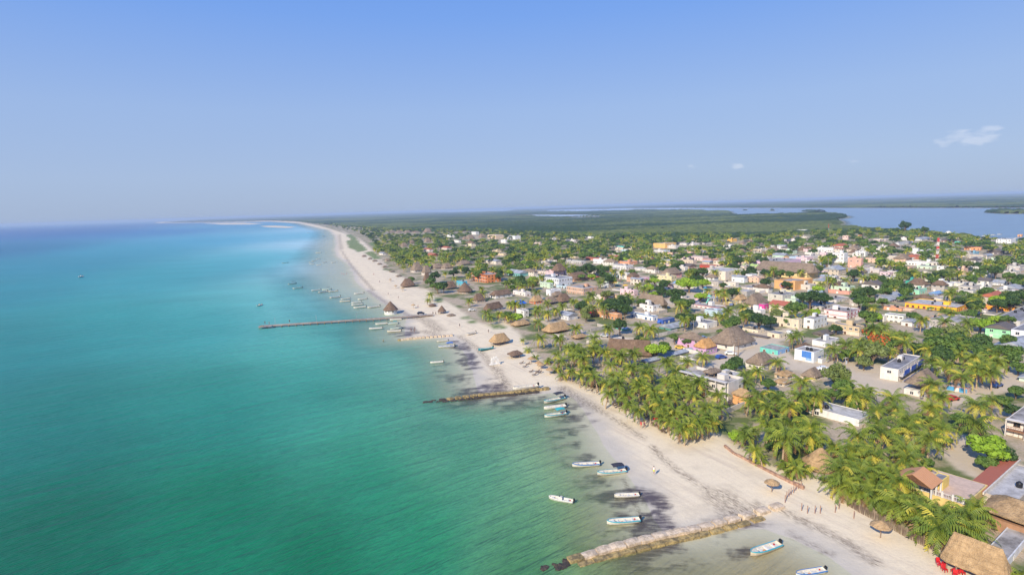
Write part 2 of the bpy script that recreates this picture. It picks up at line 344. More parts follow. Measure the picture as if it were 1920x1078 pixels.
wm, used = grid_mesh('sea', PX, PY, np.zeros(len(P)), NR, NA, keep)
cattr(wm, 'tint', wc[used]); fattr(wm, 'opaq', al[used])
sea = link('sea', wm); tag(sea, 'turquoise sea and the lagoon behind the island, rippled by light wind', 'water', kind='structure')
m, n, b = mat_new('sea_water'); p = pos(n)
at1 = n.nodes.new('ShaderNodeAttribute'); at1.attribute_name = 'tint'
at2 = n.nodes.new('ShaderNodeAttribute'); at2.attribute_name = 'opaq'
w1 = noise(n, 1, 4, p, .6, ((.035, .30, 1), (0, 0, R(-37)))); w2 = noise(n, 1, 3, p, .6, ((.22, 1.3, 1), (0, 0, R(-44)))); w3 = noise(n, 1, 4, p, .6, ((.004, .03, 1), (0, 0, R(-33))))
hh = mth(n, 'ADD', mth(n, 'MULTIPLY', w1, 1.0), mth(n, 'MULTIPLY', w2, .35))
ripple_shade = mth(n, 'ADD', .70, mth(n, 'ADD', mth(n, 'MULTIPLY', w1, .36), mth(n, 'MULTIPLY', w3, .26)))  # light and dark of the ripples painted into the water colour
vm = n.nodes.new('ShaderNodeVectorMath'); vm.operation = 'SCALE'; n.links.new(at1.outputs['Color'], vm.inputs[0]); n.links.new(ripple_shade, vm.inputs['Scale'])
n.links.new(vm.outputs[0], b.inputs[0]); b.inputs['Roughness'].default_value = .28; b.inputs['IOR'].default_value = 1.33
b.inputs['Specular IOR Level'].default_value = .14
bump(n, b, hh, 1.0, 1.9)
tr = n.nodes.new('ShaderNodeBsdfTransparent'); tr.inputs[0].default_value = (.95, .975, .91, 1); ms = n.nodes.new('ShaderNodeMixShader')
n.links.new(at2.outputs['Fac'], ms.inputs[0]); n.links.new(tr.outputs[0], ms.inputs[1]); n.links.new(b.outputs[0], ms.inputs[2])
n.links.new(ms.outputs[0], n.nodes['Material Output'].inputs[0])
wm.materials.append(m)

# mangrove canopy over everything behind the town
BACK_PX = [(566, 417), (640, 424), (700, 430), (800, 436), (900, 434), (1000, 442), (1100, 446), (1200, 449), (1300, 447), (1400, 447), (1500, 440), (1560, 438), (1620, 436), (1700, 440), (1790, 448)]
bk = [tuple(x) for x in W(BACK_PX)]
FOREST = np.array([tuple(x) for x in W([(300, 418.0), (420, 416.4), (507, 414.2), (550, 415.5)])] + bk + [(5000, 1400), (120000, 3000), (120000, 60000), (-30000, 60000)])
# denser rings so that single crowns show in the sheet
az2 = np.radians(np.arange(-50, 52, 0.07)); r2 = [620.0]
while r2[-1] < 90000: r2.append(r2[-1]*1.006 if r2[-1] < 4500 else r2[-1]*1.035)
r2 = np.array(r2); A2, R2 = np.meshgrid(az2, r2); QX = (R2*np.sin(A2)).ravel(); QY = (R2*np.cos(A2)).ravel(); Q = np.stack([QX, QY], 1)
wob2 = (fbm(QX/60, QY/60, 9)-.5)*60
t2 = np.minimum(sdf(Q, LAND), -(sdf(Q, LAGOON)+wob2*.3))
for q in PONDS: t2 = np.minimum(t2, -(sdf(Q, q)+wob2*.15))
for q in ISLES: t2 = np.maximum(t2, sdf(Q, q))
fo = sdf(Q, FOREST)+wob2*.8
for q in ISLES: fo = np.maximum(fo, sdf(Q, q)*3)
kk = np.minimum(fo, t2-2)
big = fbm(QX/260, QY/260, 51, 4); crown = vnoise(QX/7, QY/7, 53)*.6+vnoise(QX/15, QY/15, 54)*.6
hgt = 3.2+5.0*smooth(.3, .75, big)
HZ = hgt*(.55+.75*crown)
HZ = np.where(kk > 6, HZ, HZ*np.clip(kk/6, 0, 1)) - (kk < 0)*1.5
fm, used = grid_mesh('mangrove_forest', QX, QY, HZ+.3, len(r2), len(az2), kk > -2)
fattr(fm, 'hgt', (smooth(.3, .75, big)*.7+crown*.3)[used]); fattr(fm, 'pat', fbm(QX/500, QY/160, 61, 4)[used])
fo_o = link('mangrove_forest', fm); tag(fo_o, 'low olive green mangrove forest spreading behind the town to the lagoon', 'forest', kind='stuff')
m, n, b = mat_new('mangrove_leaves'); p = pos(n)
a1 = n.nodes.new('ShaderNodeAttribute'); a1.attribute_name = 'hgt'; a2 = n.nodes.new('ShaderNodeAttribute'); a2.attribute_name = 'pat'
g = mixc(n, ramp(n, a2.outputs['Fac'], [(.38, 0.0), (.56, 1.0)]), lin((118, 128, 66)), lin((56, 80, 44)))
g = mixc(n, mth(n, 'MULTIPLY', ramp(n, noise(n, .12, 5, p, .7), [(.4, 0.0), (.62, 1.0)]), .75), g, lin((44, 60, 32)))
g = mixc(n, ramp(n, noise(n, .02, 5, p, .7), [(.55, 0.0), (.7, .5)]), g, lin((120, 124, 78)))
n.links.new(g, b.inputs[0]); b.inputs['Roughness'].default_value = .9; b.inputs['Specular IOR Level'].default_value = .2
bump(n, b, noise(n, .35, 4, p, .7), 1.0, 2.0)
fm.materials.append(m)
# ---------------------------------------------------------------- mesh kit
class MB:
    "collects faces with material slots into one mesh"
    def __init__(s): s.v = []; s.f = []; s.m = []; s.mats = []
    def slot(s, mat):
        if mat not in s.mats: s.mats.append(mat)
        return s.mats.index(mat)
    def add(s, vs, fs, mat):
        k = s.slot(mat); o = len(s.v); s.v += [tuple(v) for v in vs]
        for f in fs: s.f.append(tuple(o+i for i in f)); s.m.append(k)
    def box(s, x0, y0, z0, x1, y1, z1, mat):
        s.add([(x0, y0, z0), (x1, y0, z0), (x1, y1, z0), (x0, y1, z0), (x0, y0, z1), (x1, y0, z1), (x1, y1, z1), (x0, y1, z1)],
              [(0, 3, 2, 1), (4, 5, 6, 7), (0, 1, 5, 4), (1, 2, 6, 5), (2, 3, 7, 6), (3, 0, 4, 7)], mat)
    def bar(s, a, b, r, mat, n=6, r2=None):
        a = Vector(a); b = Vector(b); d = (b-a).normalized(); t = d.cross(Vector((0, 0, 1)))
        if t.length < .01: t = Vector((1, 0, 0))
        t.normalize(); q = d.cross(t); r2 = r if r2 is None else r2; vs = []
        for p, ra in ((a, r), (b, r2)):
            for i in range(n):
                c = 2*math.pi*i/n; vs.append(p+(t*math.cos(c)+q*math.sin(c))*ra)
        fs = [(i, (i+1) % n, n+(i+1) % n, n+i) for i in range(n)] + [tuple(range(n))[::-1], tuple(range(n, 2*n))]
        s.add(vs, fs, mat)
    def tube(s, pts, rs, mat, n=7):
        vs = []; fs = []
        for k, p in enumerate(pts):
            p = Vector(p); d = (Vector(pts[min(k+1, len(pts)-1)])-Vector(pts[max(k-1, 0)])).normalized()
            t = d.cross(Vector((0, 1, 0.01))); t.normalize(); q = d.cross(t)
            for i in range(n):
                c = 2*math.pi*i/n; vs.append(p+(t*math.cos(c)+q*math.sin(c))*rs[k])
            if k:
                o = (k-1)*n; fs += [(o+i, o+(i+1) % n, o+n+(i+1) % n, o+n+i) for i in range(n)]
        fs.append(tuple(range((len(pts)-1)*n, len(pts)*n))); s.add(vs, fs, mat)
    def lathe(s, prof, mat, n=12, c=(0, 0)):
        vs = []; fs = []
        for k, (r, z) in enumerate(prof):
            for i in range(n):
                t = 2*math.pi*i/n; vs.append((c[0]+r*math.cos(t), c[1]+r*math.sin(t), z))
            if k:
                o = (k-1)*n; fs += [(o+i, o+(i+1) % n, o+n+(i+1) % n, o+n+i) for i in range(n)]
        fs.append(tuple(range((len(prof)-1)*n, len(prof)*n))); s.add(vs, fs, mat)
    def mesh(s, name, smooth_=False):
        me = bpy.data.meshes.new(name); me.from_pydata(s.v, [], s.f)
        for m in s.mats: me.materials.append(m)
        me.polygons.foreach_set('material_index', s.m)
        if smooth_: me.polygons.foreach_set('use_smooth', [True]*len(s.f))
        me.update(); return me
    def build(s, name, parent=None, smooth_=False): return link(name, s.mesh(name, smooth_), parent)

# ---- plants
def leafmat(name, c1, c2, c3, scale=.5, objvar=.25):
    m, n, b = mat_new(name); p = pos(n)
    f = noise(n, scale, 3, p); oi = n.nodes.new('ShaderNodeObjectInfo')
    c = mixc(n, ramp(n, f, [(.38, 0.0), (.62, 1.0)]), lin(c1), lin(c2))
    c = mixc(n, mth(n, 'MULTIPLY', oi.outputs['Random'], .55), c, lin(c3))
    n.links.new(c, b.inputs[0]); b.inputs['Roughness'].default_value = .55; b.inputs['Specular IOR Level'].default_value = .3
    tr = n.nodes.new('ShaderNodeBsdfTranslucent'); n.links.new(c, tr.inputs[0]); ms = n.nodes.new('ShaderNodeMixShader'); ms.inputs[0].default_value = .16
    n.links.new(b.outputs[0], ms.inputs[1]); n.links.new(tr.outputs[0], ms.inputs[2]); n.links.new(ms.outputs[0], n.nodes['Material Output'].inputs[0])
    return m
M_FR = leafmat('palm_frond_green', (106, 126, 40), (148, 156, 50), (76, 100, 38))
M_FY = leafmat('palm_frond_yellow', (206, 188, 66), (184, 174, 62), (170, 166, 64))
M_FD = leafmat('palm_frond_dry', (150, 116, 76), (128, 98, 64), (140, 110, 70))
M_TR = simple('palm_trunk_bark', (172, 148, 122), .9)
M_CO = simple('coconut_husk', (176, 140, 50), .7)
M_BK = simple('tree_bark', (112, 94, 76), .9)
M_L = [leafmat('tree_leaves_mid', (80, 108, 44), (112, 136, 56), (64, 92, 42)), leafmat('tree_leaves_dark', (60, 84, 40), (84, 110, 50), (48, 72, 38)),
       leafmat('tree_leaves_bright', (134, 164, 40), (164, 190, 54), (122, 156, 46)), leafmat('tree_leaves_olive', (118, 130, 68), (138, 146, 80), (100, 116, 60))]
M_FLO = leafmat('flame_blossom', (204, 96, 40), (184, 100, 44), (196, 84, 38))
def frond(rnd, az_, el, L, nl, wl, droop, lo=1):
    "one feather frond: returns vertices and quads"
    V = []; F = []; ca, sa = math.cos(az_), math.sin(az_)
    pts = []; x = z = 0.0; a = el
    for k in range(nl+1):
        pts.append((x, z, a)); x += math.cos(a)*L/nl; z += math.sin(a)*L/nl; a -= droop/nl*(.5+1.1*k/nl)
    tw = rnd.uniform(-.25, .25)
    for s_ in (-1, 1):
        for k in range(1, nl+1):
            t = k/nl; x0, z0, a0 = pts[k-1]; x1, z1, a1 = pts[k]
            w_ = wl*(math.sin(min(1, t*1.25+.12)*math.pi*.86)+.12)*rnd.uniform(.85, 1.1)
            hang = .55+.35*rnd.random()
            # leaflet base runs along the rib, tip outward, forward and down
            fx = .45*w_; gap = .16*(x1-x0) if lo else 0; gz = .16*(z1-z0) if lo else 0
            b0 = (x0, 0, z0); b1 = (x1-gap, 0, z1-gz)
            t1 = (x1-gap+fx, s_*w_*math.cos(hang)+tw*w_, z1-gz-w_*math.sin(hang)); t0 = (x0+(x1-x0)*.45+fx, s_*w_*math.cos(hang)+tw*w_, z0+(z1-z0)*.45-w_*math.sin(hang))
            o = len(V)
            for (px_, py_, pz_) in (b0, b1, t1, t0): V.append((px_*ca-py_*sa, px_*sa+py_*ca, pz_))
            F.append((o, o+1, o+2, o+3))
    return V, F
def palm_meshes(seed, hgt, lean, nf=26, L=4.9, nl=13, young=False):
    rnd = random.Random(seed)
    tr_ = MB(); pts = []; rs = []; la_ = rnd.uniform(0, 6.28)
    for k in range(7):
        t = k/6; b_ = lean*t*t; pts.append((b_*math.cos(la_), b_*math.sin(la_), hgt*t-.2)); rs.append(.24-.1*t if k else .32)
    if not young: tr_.tube(pts, rs, M_TR)
    else: tr_.tube(pts, [r*.8 for r in rs], M_TR)
    top = Vector(pts[-1]); cr = MB()
    for i in range(nf):
        t = (i+.5)/nf; az_ = i*2.39996+rnd.uniform(-.2, .2)
        el = R(78)-t**.8*R(118)+rnd.uniform(-.12, .12)
        V, F = frond(rnd, az_, el, L*(.72+.3*math.sin(min(1, t*1.3)*2.2))*rnd.uniform(.9, 1.08), nl, .95, 1.35+.5*rnd.random())
        mt = M_FR if t < .74+.12*math.sin(seed) else (M_FY if t < .9 else M_FD)
        if t < .6 and rnd.random() < .06: mt = M_FY
        if rnd.random() < .08: continue
        cr.add([(v[0]+top.x, v[1]+top.y, v[2]+top.z+.1) for v in V], F, mt)
    co = MB()
    for i in range(7):
        a = i*.9+seed; cx, cy, cz = top.x+.42*math.cos(a), top.y+.42*math.sin(a), top.z-.35-.15*(i % 2)
        co.add([(cx+.16*x, cy+.16*y, cz+.2*z) for x, y, z in ((1, 0, 0), (0, 1, 0), (-1, 0, 0), (0, -1, 0), (0, 0, 1), (0, 0, -1))],
               [(0, 1, 4), (1, 2, 4), (2, 3, 4), (3, 0, 4), (1, 0, 5), (2, 1, 5), (3, 2, 5), (0, 3, 5)], M_CO)
    return tr_.mesh('trunk', True), cr.mesh('crown'), (None if young else co.mesh('coconuts', True))
PALM = [palm_meshes(s, 6.6, l, nf, L_) for s, l, nf, L_ in ((1, .4, 26, 4.9), (2, 1.5, 20, 5.3), (3, .8, 30, 4.5), (4, .2, 18, 4.6), (5, 2.4, 24, 5.2), (6, .6, 28, 4.0), (14, 1.8, 16, 4.9), (15, 3.0, 22, 4.6))]
PALML = [palm_meshes(s, 4.4, l) for s, l in ((7, .3), (8, .9), (9, .6))]
PALMY = [palm_meshes(s, 2.6, .3, 15, 3.6, 10, True) for s in (11, 12)]
def tree_meshes(seed, rad, hgt, nl, leaf, lobes, flat=1.0, blossom=0):
    rnd = random.Random(seed); rs = np.random.RandomState(seed)
    tk = MB(); base_h = hgt*.42; tk.tube([(0, 0, -.2), (.1, .05, base_h*.6), (.0, .1, base_h)], [.34, .25, .2], M_BK)
    C = []
    for i in range(lobes):
        a = i*2.4+rnd.uniform(-.5, .5); r = rad*.62*math.sqrt((i+.3)/lobes)*rnd.uniform(.8, 1.15)
        c = (r*math.cos(a), r*math.sin(a), hgt*.60+hgt*.24*(1-(r/rad)**2)*rnd.uniform(.3, 1.35)); C.append((c, rad*rnd.uniform(.22, .40)))
        tk.tube([(0, .05, base_h*.8), (c[0]*.5, c[1]*.5, base_h+(c[2]-base_h)*.55), (c[0]*.95, c[1]*.95, c[2])], [.14, .09, .04], M_BK, 5)
    cr = MB(); sl_ = [cr.slot(leaf), cr.slot(M_FLO)]
    n = nl; k = rs.randint(0, lobes, n); d = rs.normal(size=(n, 3)); d /= np.linalg.norm(d, axis=1)[:, None]
    rr_ = np.where(rs.rand(n) < .75, rs.uniform(.8, 1.1, n), rs.uniform(.3, .85, n))
    cc_ = np.array([C[i][0] for i in k]); rad_ = np.array([C[i][1] for i in k])
    Pn = cc_+d*(rad_*rr_)[:, None]*np.array([1, 1, .72*flat]); Pn[:, 2] += rs.normal(size=n)*.12
    nd = d+rs.normal(size=(n, 3))*.55+np.array([0, 0, .35]); nd /= np.linalg.norm(nd, axis=1)[:, None]
    t = np.cross(nd, rs.normal(size=(n, 3))); t /= np.linalg.norm(t, axis=1)[:, None]; q = np.cross(nd, t); s_ = rs.uniform(.16, .34, n)[:, None]*(rad/4.2)
    V = np.stack([Pn-t*s_-q*s_*.6, Pn+t*s_-q*s_*.6, Pn+t*s_*.7+q*s_*.9, Pn-t*s_*.7+q*s_*.7], 1).reshape(-1, 3)
    F = np.arange(n*4).reshape(-1, 4)
    cr.v = [tuple(x) for x in V]; cr.f = [tuple(int(y) for y in x) for x in F]
    cr.m = [1 if (blossom and Pn[i, 2] > cc_[i, 2]+.05*rad_[i] and C[k[i]][0][0]*math.cos(seed)+C[k[i]][0][1]*math.sin(seed) > -rad*.25 and rnd.random() < blossom) else 0 for i in range(n)]
    return tk.mesh('trunk', True), cr.mesh('crown')
TREE = {0: [tree_meshes(s, 4.2, 7.5, 2600, M_L[0], 11) for s in (21, 22, 23)], 1: [tree_meshes(s, 4.2, 8.0, 2600, M_L[1], 12) for s in (31, 32, 33)],
        2: [tree_meshes(s, 4.2, 6.0, 2800, M_L[2], 13, .8) for s in (41, 42)], 3: [tree_meshes(s, 4.2, 7.0, 2400, M_L[3], 11) for s in (51, 52)],
        4: [tree_meshes(s, 4.8, 6.2, 3000, M_L[0], 14, .55, .8) for s in (61, 62)]}

THINGS = []          # (object, pixel u, v, kind phrase) waiting for a label that singles it out
LMK = []             # (u, v, phrase) landmarks
def want(o, loc, desc, cat, group, z=0):
    u, v, _ = proj((loc[0], loc[1], z)); o['category'] = cat; o['group'] = group; THINGS.append((o, u, v, desc))
SH = {}
def proto(key, name, meshes):
    "first use makes the thing and its parts, later uses copy them"
    if key not in SH:
        e = empty(name, (0, 0, 0)); SH[key] = e
        for nm, me in meshes:
            if me is not None: link(nm, me, e)
        return e
    return copy_tree(SH[key])
PALMS_PENDING, TREES_PENDING = [], []
def palm(x, y, s=1.0, hs=1.0, young=False): PALMS_PENDING.append((x, y, s, hs, young))
def tree(x, y, s, kind): TREES_PENDING.append((x, y, s, kind))
def palm_px(u, v, s=1.0, fam=0):
    p = at(u, v, (6.6, 4.4, 3.2)[fam]*s+.6); palm(p.x, p.y, s, 1.0, fam)

# ---- buildings
def conc(name, rgb, dark):
    k = ('c', name)
    if k in MATS: return MATS[k]
    m, n, b = mat_new(name); p = pos(n)
    f = noise(n, .35, 6, p, .7); g = noise(n, 2.5, 4, p, .6)
    c = mixc(n, ramp(n, f, [(.38, 0.0), (.62, 1.0)]), lin(rgb), lin(dark)); c = mixc(n, mth(n, 'MULTIPLY', g, .35), c, lin(dark))
    n.links.new(c, b.inputs[0]); b.inputs['Roughness'].default_value = .9; MATS[k] = m; return m
M_ROOF = [conc('concrete_roof', (188, 182, 176), (120, 114, 108)), conc('pale_roof_coat', (206, 202, 198), (150, 146, 142)), conc('grey_roof_felt', (160, 158, 160), (104, 102, 104))]
M_GLASS = simple('window_glass', (40, 46, 54), .15); M_FRAME = simple('window_frame_white', (214, 208, 200), .6); M_WOOD = simple('dark_wood', (104, 74, 52), .8); M_POLE = simple('weathered_wood', (138, 118, 100), .9)
M_TANK = simple('black_tank_plastic', (30, 30, 34), .45); M_WHITE = simple('white_paint', (226, 220, 212), .6); M_METAL = conc('tin_roof', (176, 182, 190), (130, 132, 138))
def thatch_mat(name, c1, c2):
    m, n, b = mat_new(name); tcn = n.nodes.new('ShaderNodeTexCoord').outputs['Object']; p = pos(n)
    s = noise(n, 1, 4, tcn, .7, ((2.2, 2.2, .6), (0, 0, 0))); g = noise(n, .5, 4, p, .6)
    c = mixc(n, mth(n, 'MULTIPLY', mth(n, 'SUBTRACT', s, .3, True), 2.2, True), lin(c1), lin(c2)); c = mixc(n, mth(n, 'MULTIPLY', mth(n, 'SUBTRACT', g, .4, True), 2.0, True), c, tuple(x*.55 for x in lin(c1))); ly = noise(n, 1, 3, tcn, .6, ((.7, .7, 4.5), (0, 0, 0))); c = mixc(n, mth(n, 'MULTIPLY', mth(n, 'SUBTRACT', ly, .5, True), 2.6, True), c, tuple(x*.45 for x in lin(c1)))
    n.links.new(c, b.inputs[0]); b.inputs['Roughness'].default_value = .95; b.inputs['Specular IOR Level'].default_value = .1
    bump(n, b, mth(n, 'ADD', s, noise(n, 6, 3, tcn)), .9, .25); return m
M_TH = {'grey': thatch_mat('grey_thatch', (136, 118, 102), (170, 150, 128)), 'tan': thatch_mat('tan_thatch', (176, 144, 106), (208, 176, 132)), 'brown': thatch_mat('brown_thatch', (118, 96, 80), (148, 124, 104)), 'orange': thatch_mat('fresh_thatch', (196, 146, 92), (222, 176, 118))}
def tile_mat(name, c1, c2):
    m, n, b = mat_new(name); p = pos(n)
    c = mixc(n, noise(n, 2.5, 4, p, .8), lin(c1), lin(c2)); n.links.new(c, b.inputs[0]); b.inputs['Roughness'].default_value = .85
    w_ = n.nodes.new('ShaderNodeTexWave'); w_.inputs['Scale'].default_value = 1.6; w_.inputs['Distortion'].default_value = .4; n.links.new(n.nodes.new('ShaderNodeTexCoord').outputs['Object'], w_.inputs[0])
    bump(n, b, w_.outputs[1], .5, .15); return m
M_TILE = {'tile': tile_mat('clay_tile', (196, 132, 88), (222, 168, 122)), 'red': tile_mat('red_tile', (176, 92, 66), (184, 112, 90)), 'dark': tile_mat('dark_metal_roof', (92, 84, 80), (118, 108, 102)), 'metal': M_METAL, 'blue': tile_mat('blue_roof', (110, 150, 196), (140, 176, 210))}
YAW = R(35)
def axes(yaw):
    return Vector((math.cos(yaw), math.sin(yaw), 0)), Vector((-math.sin(yaw), math.cos(yaw), 0))
def solve(p0, d, u):
    k = (u-CX)/FPX; nvec = RGT - FWD*k; q = p0-Vector((0, 0, H)); den = d.dot(nvec)
    return -q.dot(nvec)/den if abs(den) > 1e-6 else 5
def winmesh(w_, h_, frame):
    k = ('win', round(w_, 1), round(h_, 1), frame.name)
    if k in SH: return SH[k]
    a = MB(); t = .09
    a.box(-w_/2, -.05, 0, w_/2, .06, t, frame); a.box(-w_/2, -.05, h_-t, w_/2, .06, h_, frame)
    for sx in (-w_/2, w_/2-t, -t/2): a.box(sx, -.047, t, sx+t, .06, h_-t, frame)
    a.box(-w_/2-.06, -.12, -.08, w_/2+.06, .0, -.002, frame)
    g_ = MB(); g_.box(-w_/2+.03, -.02, .03, w_/2-.03, .05, h_-.03, M_GLASS)
    SH[k] = (a.mesh('window'), g_.mesh('pane')); return SH[k]
def doormesh(frame, leaf):
    k = ('door', frame.name, leaf.name)
    if k in SH: return SH[k]
    a = MB(); a.box(-.48, -.04, 0, .48, .05, 2.05, leaf); a.box(-.56, -.06, 0, -.482, .05, 2.1, frame); a.box(.482, -.06, 0, .56, .05, 2.1, frame); a.box(-.48, -.06, 2.052, .48, .05, 2.13, frame)
    a.box(.3, -.08, .95, .36, -.04, 1.05, M_TANK); SH[k] = a.mesh('door'); return SH[k]
def tankmesh():
    if 'tank' not in SH:
        a = MB(); a.lathe([(.0, 0), (.52, 0), (.54, .1), (.54, .8), (.5, .95), (.3, 1.08), (.22, 1.1), (.22, 1.2), (0, 1.2)], M_TANK, 10); SH['tank'] = a.mesh('water_tank', True)
    return SH['tank']
FOOT = []   # footprints (centre, radius, pixel box, depth) used to keep trees out of houses
def footprint(o, X, Y, cx, cy, hx, hy, ht, z0=0):
    FOOT.append((cx, cy, X, Y, hx+.8, hy+.8))
    us, vs, ds = [], [], []
    for sx in (-1, 1):
        for sy in (-1, 1):
            for z in (z0, z0+ht):
                u, v, d = proj(Vector((cx, cy, z))+X*sx*hx+Y*sy*hy); us.append(u); vs.append(v); ds.append(d)
    BOXES.append((min(us), max(us), min(vs), max(vs), min(ds)))
BOXES = []
def openings(root, L, ht, st, side, rnd, dens, frame, doorleaf, skip_ground=False):
    "windows and doors on one facade; side 'Y' is the wall x=0, side 'X' the wall y=0"
    sh = ht/st
    for s_ in range(st):
        n_ = max(1, int(L/2.9*dens)) if L > 1.6 else 0
        for i in range(n_):
            if rnd.random() < .13: continue
            t = (i+.5)*L/n_
            isdoor = s_ == 0 and (i == n_//2) and L > 4
            if s_ == 0 and skip_ground: continue
            if isdoor and sh > 2.2:
                me = [doormesh(frame, doorleaf)]; z = 0.02
            else:
                hh_ = min(1.15, sh*.42); me = winmesh(1.3 if (i+s_) % 3 else .8, hh_, frame); z = s_*sh+sh*.36
            o = link('door' if len(me) == 1 else 'window', me[0], root)
            if len(me) == 2: link('pane', me[1], o)
            if side == 'Y': o.location = (-.002, t, z); o.rotation_euler = (0, 0, -math.pi/2)
            else: o.location = (t, -.002, z)
def house(u, vt, ul, ur, h, rgb, st=1, roof='flat', label=None, lm=None, name=None, z0=0, yaw=None, tanks=None, dens=1.0, rgb2=None, trim=None, par=None, cat='house', two=None, seed=None, ry=0, balc=None, group=None, base=None):
    rnd = random.Random(seed if seed is not None else int(u*13+vt*7)); yaw = YAW if yaw is None else yaw
    X, Y = axes(yaw)
    P0 = at(u, vt+h, z0); d = proj(P0)[2]; ht = h*d/FPX*1.01
    top = Vector((P0.x, P0.y, z0+ht))
    LY = max(1.5, min(60, abs(solve(top, Y, ul)))); LX = max(1.5, min(60, abs(solve(top, X, ur)))); LX = max(LX, 3.2 if h > 7 else 2.2)
    kind = name or ({'flat': 'flat_roof_house', 'dark': 'house', 'tile': 'tiled_house', 'red': 'tiled_house', 'metal': 'house', 'blue': 'house'}.get(roof, 'house'))
    root = empty(kind, P0, yaw)
    wl = plaster(rgb); par = (.28 if roof == 'flat' else 0) if par is None else par
    a = MB(); th = .18
    V = [(0, 0), (LX, 0), (LX, LY), (0, LY)]; I = [(th, th), (LX-th, th), (LX-th, LY-th), (th, LY-th)]
    bz = -.6 if z0 == 0 else 0.003
    vs = [(x, y, bz) for x, y in V]+[(x, y, ht) for x, y in V]+[(x, y, ht) for x, y in I]+[(x, y, ht-par) for x, y in I]
    fs = []
    for i in range(4):
        j = (i+1) % 4; fs += [(i, j, 4+j, 4+i), (4+i, 4+j, 8+j, 8+i)]
        if par > 0: fs.append((8+i, 8+j, 12+j, 12+i))
    wmats = [wl]*4
    if rgb2: a.add(vs, [f for f in fs if not (f[0] == 0 and f[1] == 1)], wl); a.add(vs, [(0, 1, 5, 4)], plaster(rgb2))
    else: a.add(vs, fs, wl)
    a.build('wall', root)
    b_ = MB()
    if roof == 'flat':
        rm = M_ROOF[rnd.choice((0, 0, 1, 2))]; zt = ht-par
        b_.add([(th, th, zt+.012), (LX-th, th, zt+.012), (LX-th, LY-th, zt+.012), (th, LY-th, zt+.012)], [(0, 1, 2, 3)], rm)
        if par > .2 and LX*LY > 40 and rnd.random() < .8:
            rx, ry_ = LX*rnd.uniform(.3, .6), LY*rnd.uniform(.2, .7); b_.box(rx, ry_, zt+.015, rx+min(2.4, LX*.3), ry_+min(2.6, LY*.25), zt+rnd.choice((.5, 1.6, 2.1)), wl)
        r_ = b_.build('roof', root)
    elif roof in M_TILE:
        rm = M_TILE[roof]; ov = .5; rise = min(LX, LY)*.22
        if LX > LY: vs = [(-ov, -ov, ht), (LX+ov, -ov, ht), (LX+ov, LY+ov, ht), (-ov, LY+ov, ht), (-ov, LY/2, ht+rise), (LX+ov, LY/2, ht+rise)]; f = [(0, 1, 5, 4), (2, 3, 4, 5), (1, 2, 5), (3, 0, 4), (3, 2, 1, 0)]
        else: vs = [(-ov, -ov, ht), (LX+ov, -ov, ht), (LX+ov, LY+ov, ht), (-ov, LY+ov, ht), (LX/2, -ov, ht+rise), (LX/2, LY+ov, ht+rise)]; f = [(0, 1, 4), (1, 2, 5, 4), (2, 3, 5), (3, 0, 4, 5), (3, 2, 1, 0)]
        b_.add([(x, y, z+.01) for x, y, z in vs], f, rm); r_ = b_.build('roof', root)
    elif roof in M_TH:
        r_ = thatch_roof('roof', root, LX/2, LY/2, LX/2+.6, LY/2+.6, ht-.1, ht+min(LX, LY)*.42, M_TH[roof], min(LX, LY)*.22, rnd)
    frm = plaster(trim) if trim else (M_FRAME if rnd.random() < .8 else M_WOOD); leaf = rnd.choice((M_WOOD, M_WHITE, M_FRAME))
    if dens > 0:
        openings(root, LY, ht-par, st, 'Y', rnd, dens, frm, leaf); openings(root, LX, ht-par, st, 'X', rnd, dens, frm, leaf)
    if trim:
        t_ = MB(); zz = [ht-.02] + [ht*k/st for k in range(1, st)]
        for z in zz: t_.box(-.07, -.07, z-.14, LX+.0, -.003, z+.12, plaster(trim)); t_.box(-.07, -.003, z-.14, -.003, LY, z+.12, plaster(trim))
        t_.build('trim', root)
    if two:      # lower storey in another colour
        t_ = MB(); z = ht/2; t_.box(-.03, -.03, bz, LX+.03, -.003, z, plaster(two)); t_.box(-.03, -.003, bz, -.003, LY, z, plaster(two)); t_.build('lower_wall', root)
    tn = (rnd.choice((0, 1, 1, 2)) if tanks is None else tanks) if roof == 'flat' else 0
    for i in range(tn):
        o = link('water_tank', tankmesh(), root); o.location = (LX*rnd.uniform(.25, .8), LY*rnd.uniform(.2, .8), ht-par+.02+(.0 if z0 else 0)); o.scale = (1, 1, 1)
    if balc:     # galleries along the left facade or the right one
        t_ = MB(); rl = plaster(balc[1])
        for k in range(1 if balc[2] else 0, st):
            z = ht*k/st
            if 'Y' in balc[0]:
                t_.box(-1.3, 0, z-.14, -.004, LY, z, rl); t_.box(-1.3, 0, z+.02, -1.22, LY, z+.12, rl); t_.box(-1.3, 0, z+.85, -1.22, LY, z+.95, rl)
                for i in range(int(LY/.45)): t_.box(-1.28, i*.45+.1, z+.122, -1.24, i*.45+.15, z+.848, rl)
            if 'X' in balc[0]:
                t_.box(0, -1.3, z-.14, LX, -.004, z, rl); t_.box(0, -1.3, z+.02, LX, -1.22, z+.12, rl); t_.box(0, -1.3, z+.85, LX, -1.22, z+.95, rl)
                for i in range(int(LX/.45)): t_.box(i*.45+.1, -1.28, z+.122, i*.45+.15, -1.24, z+.848, rl)
        n_ = max(2, int((LY if 'Y' in balc[0] else LX)/3.2))
        for i in range(n_+1):
            if 'Y' in balc[0]: q = i*(LY-.25)/n_; t_.box(-1.52, q, bz, -1.302, q+.22, ht, plaster(rgb))
            else: q = i*(LX-.25)/n_; t_.box(q, -1.52, bz, q+.22, -1.302, ht, plaster(rgb))
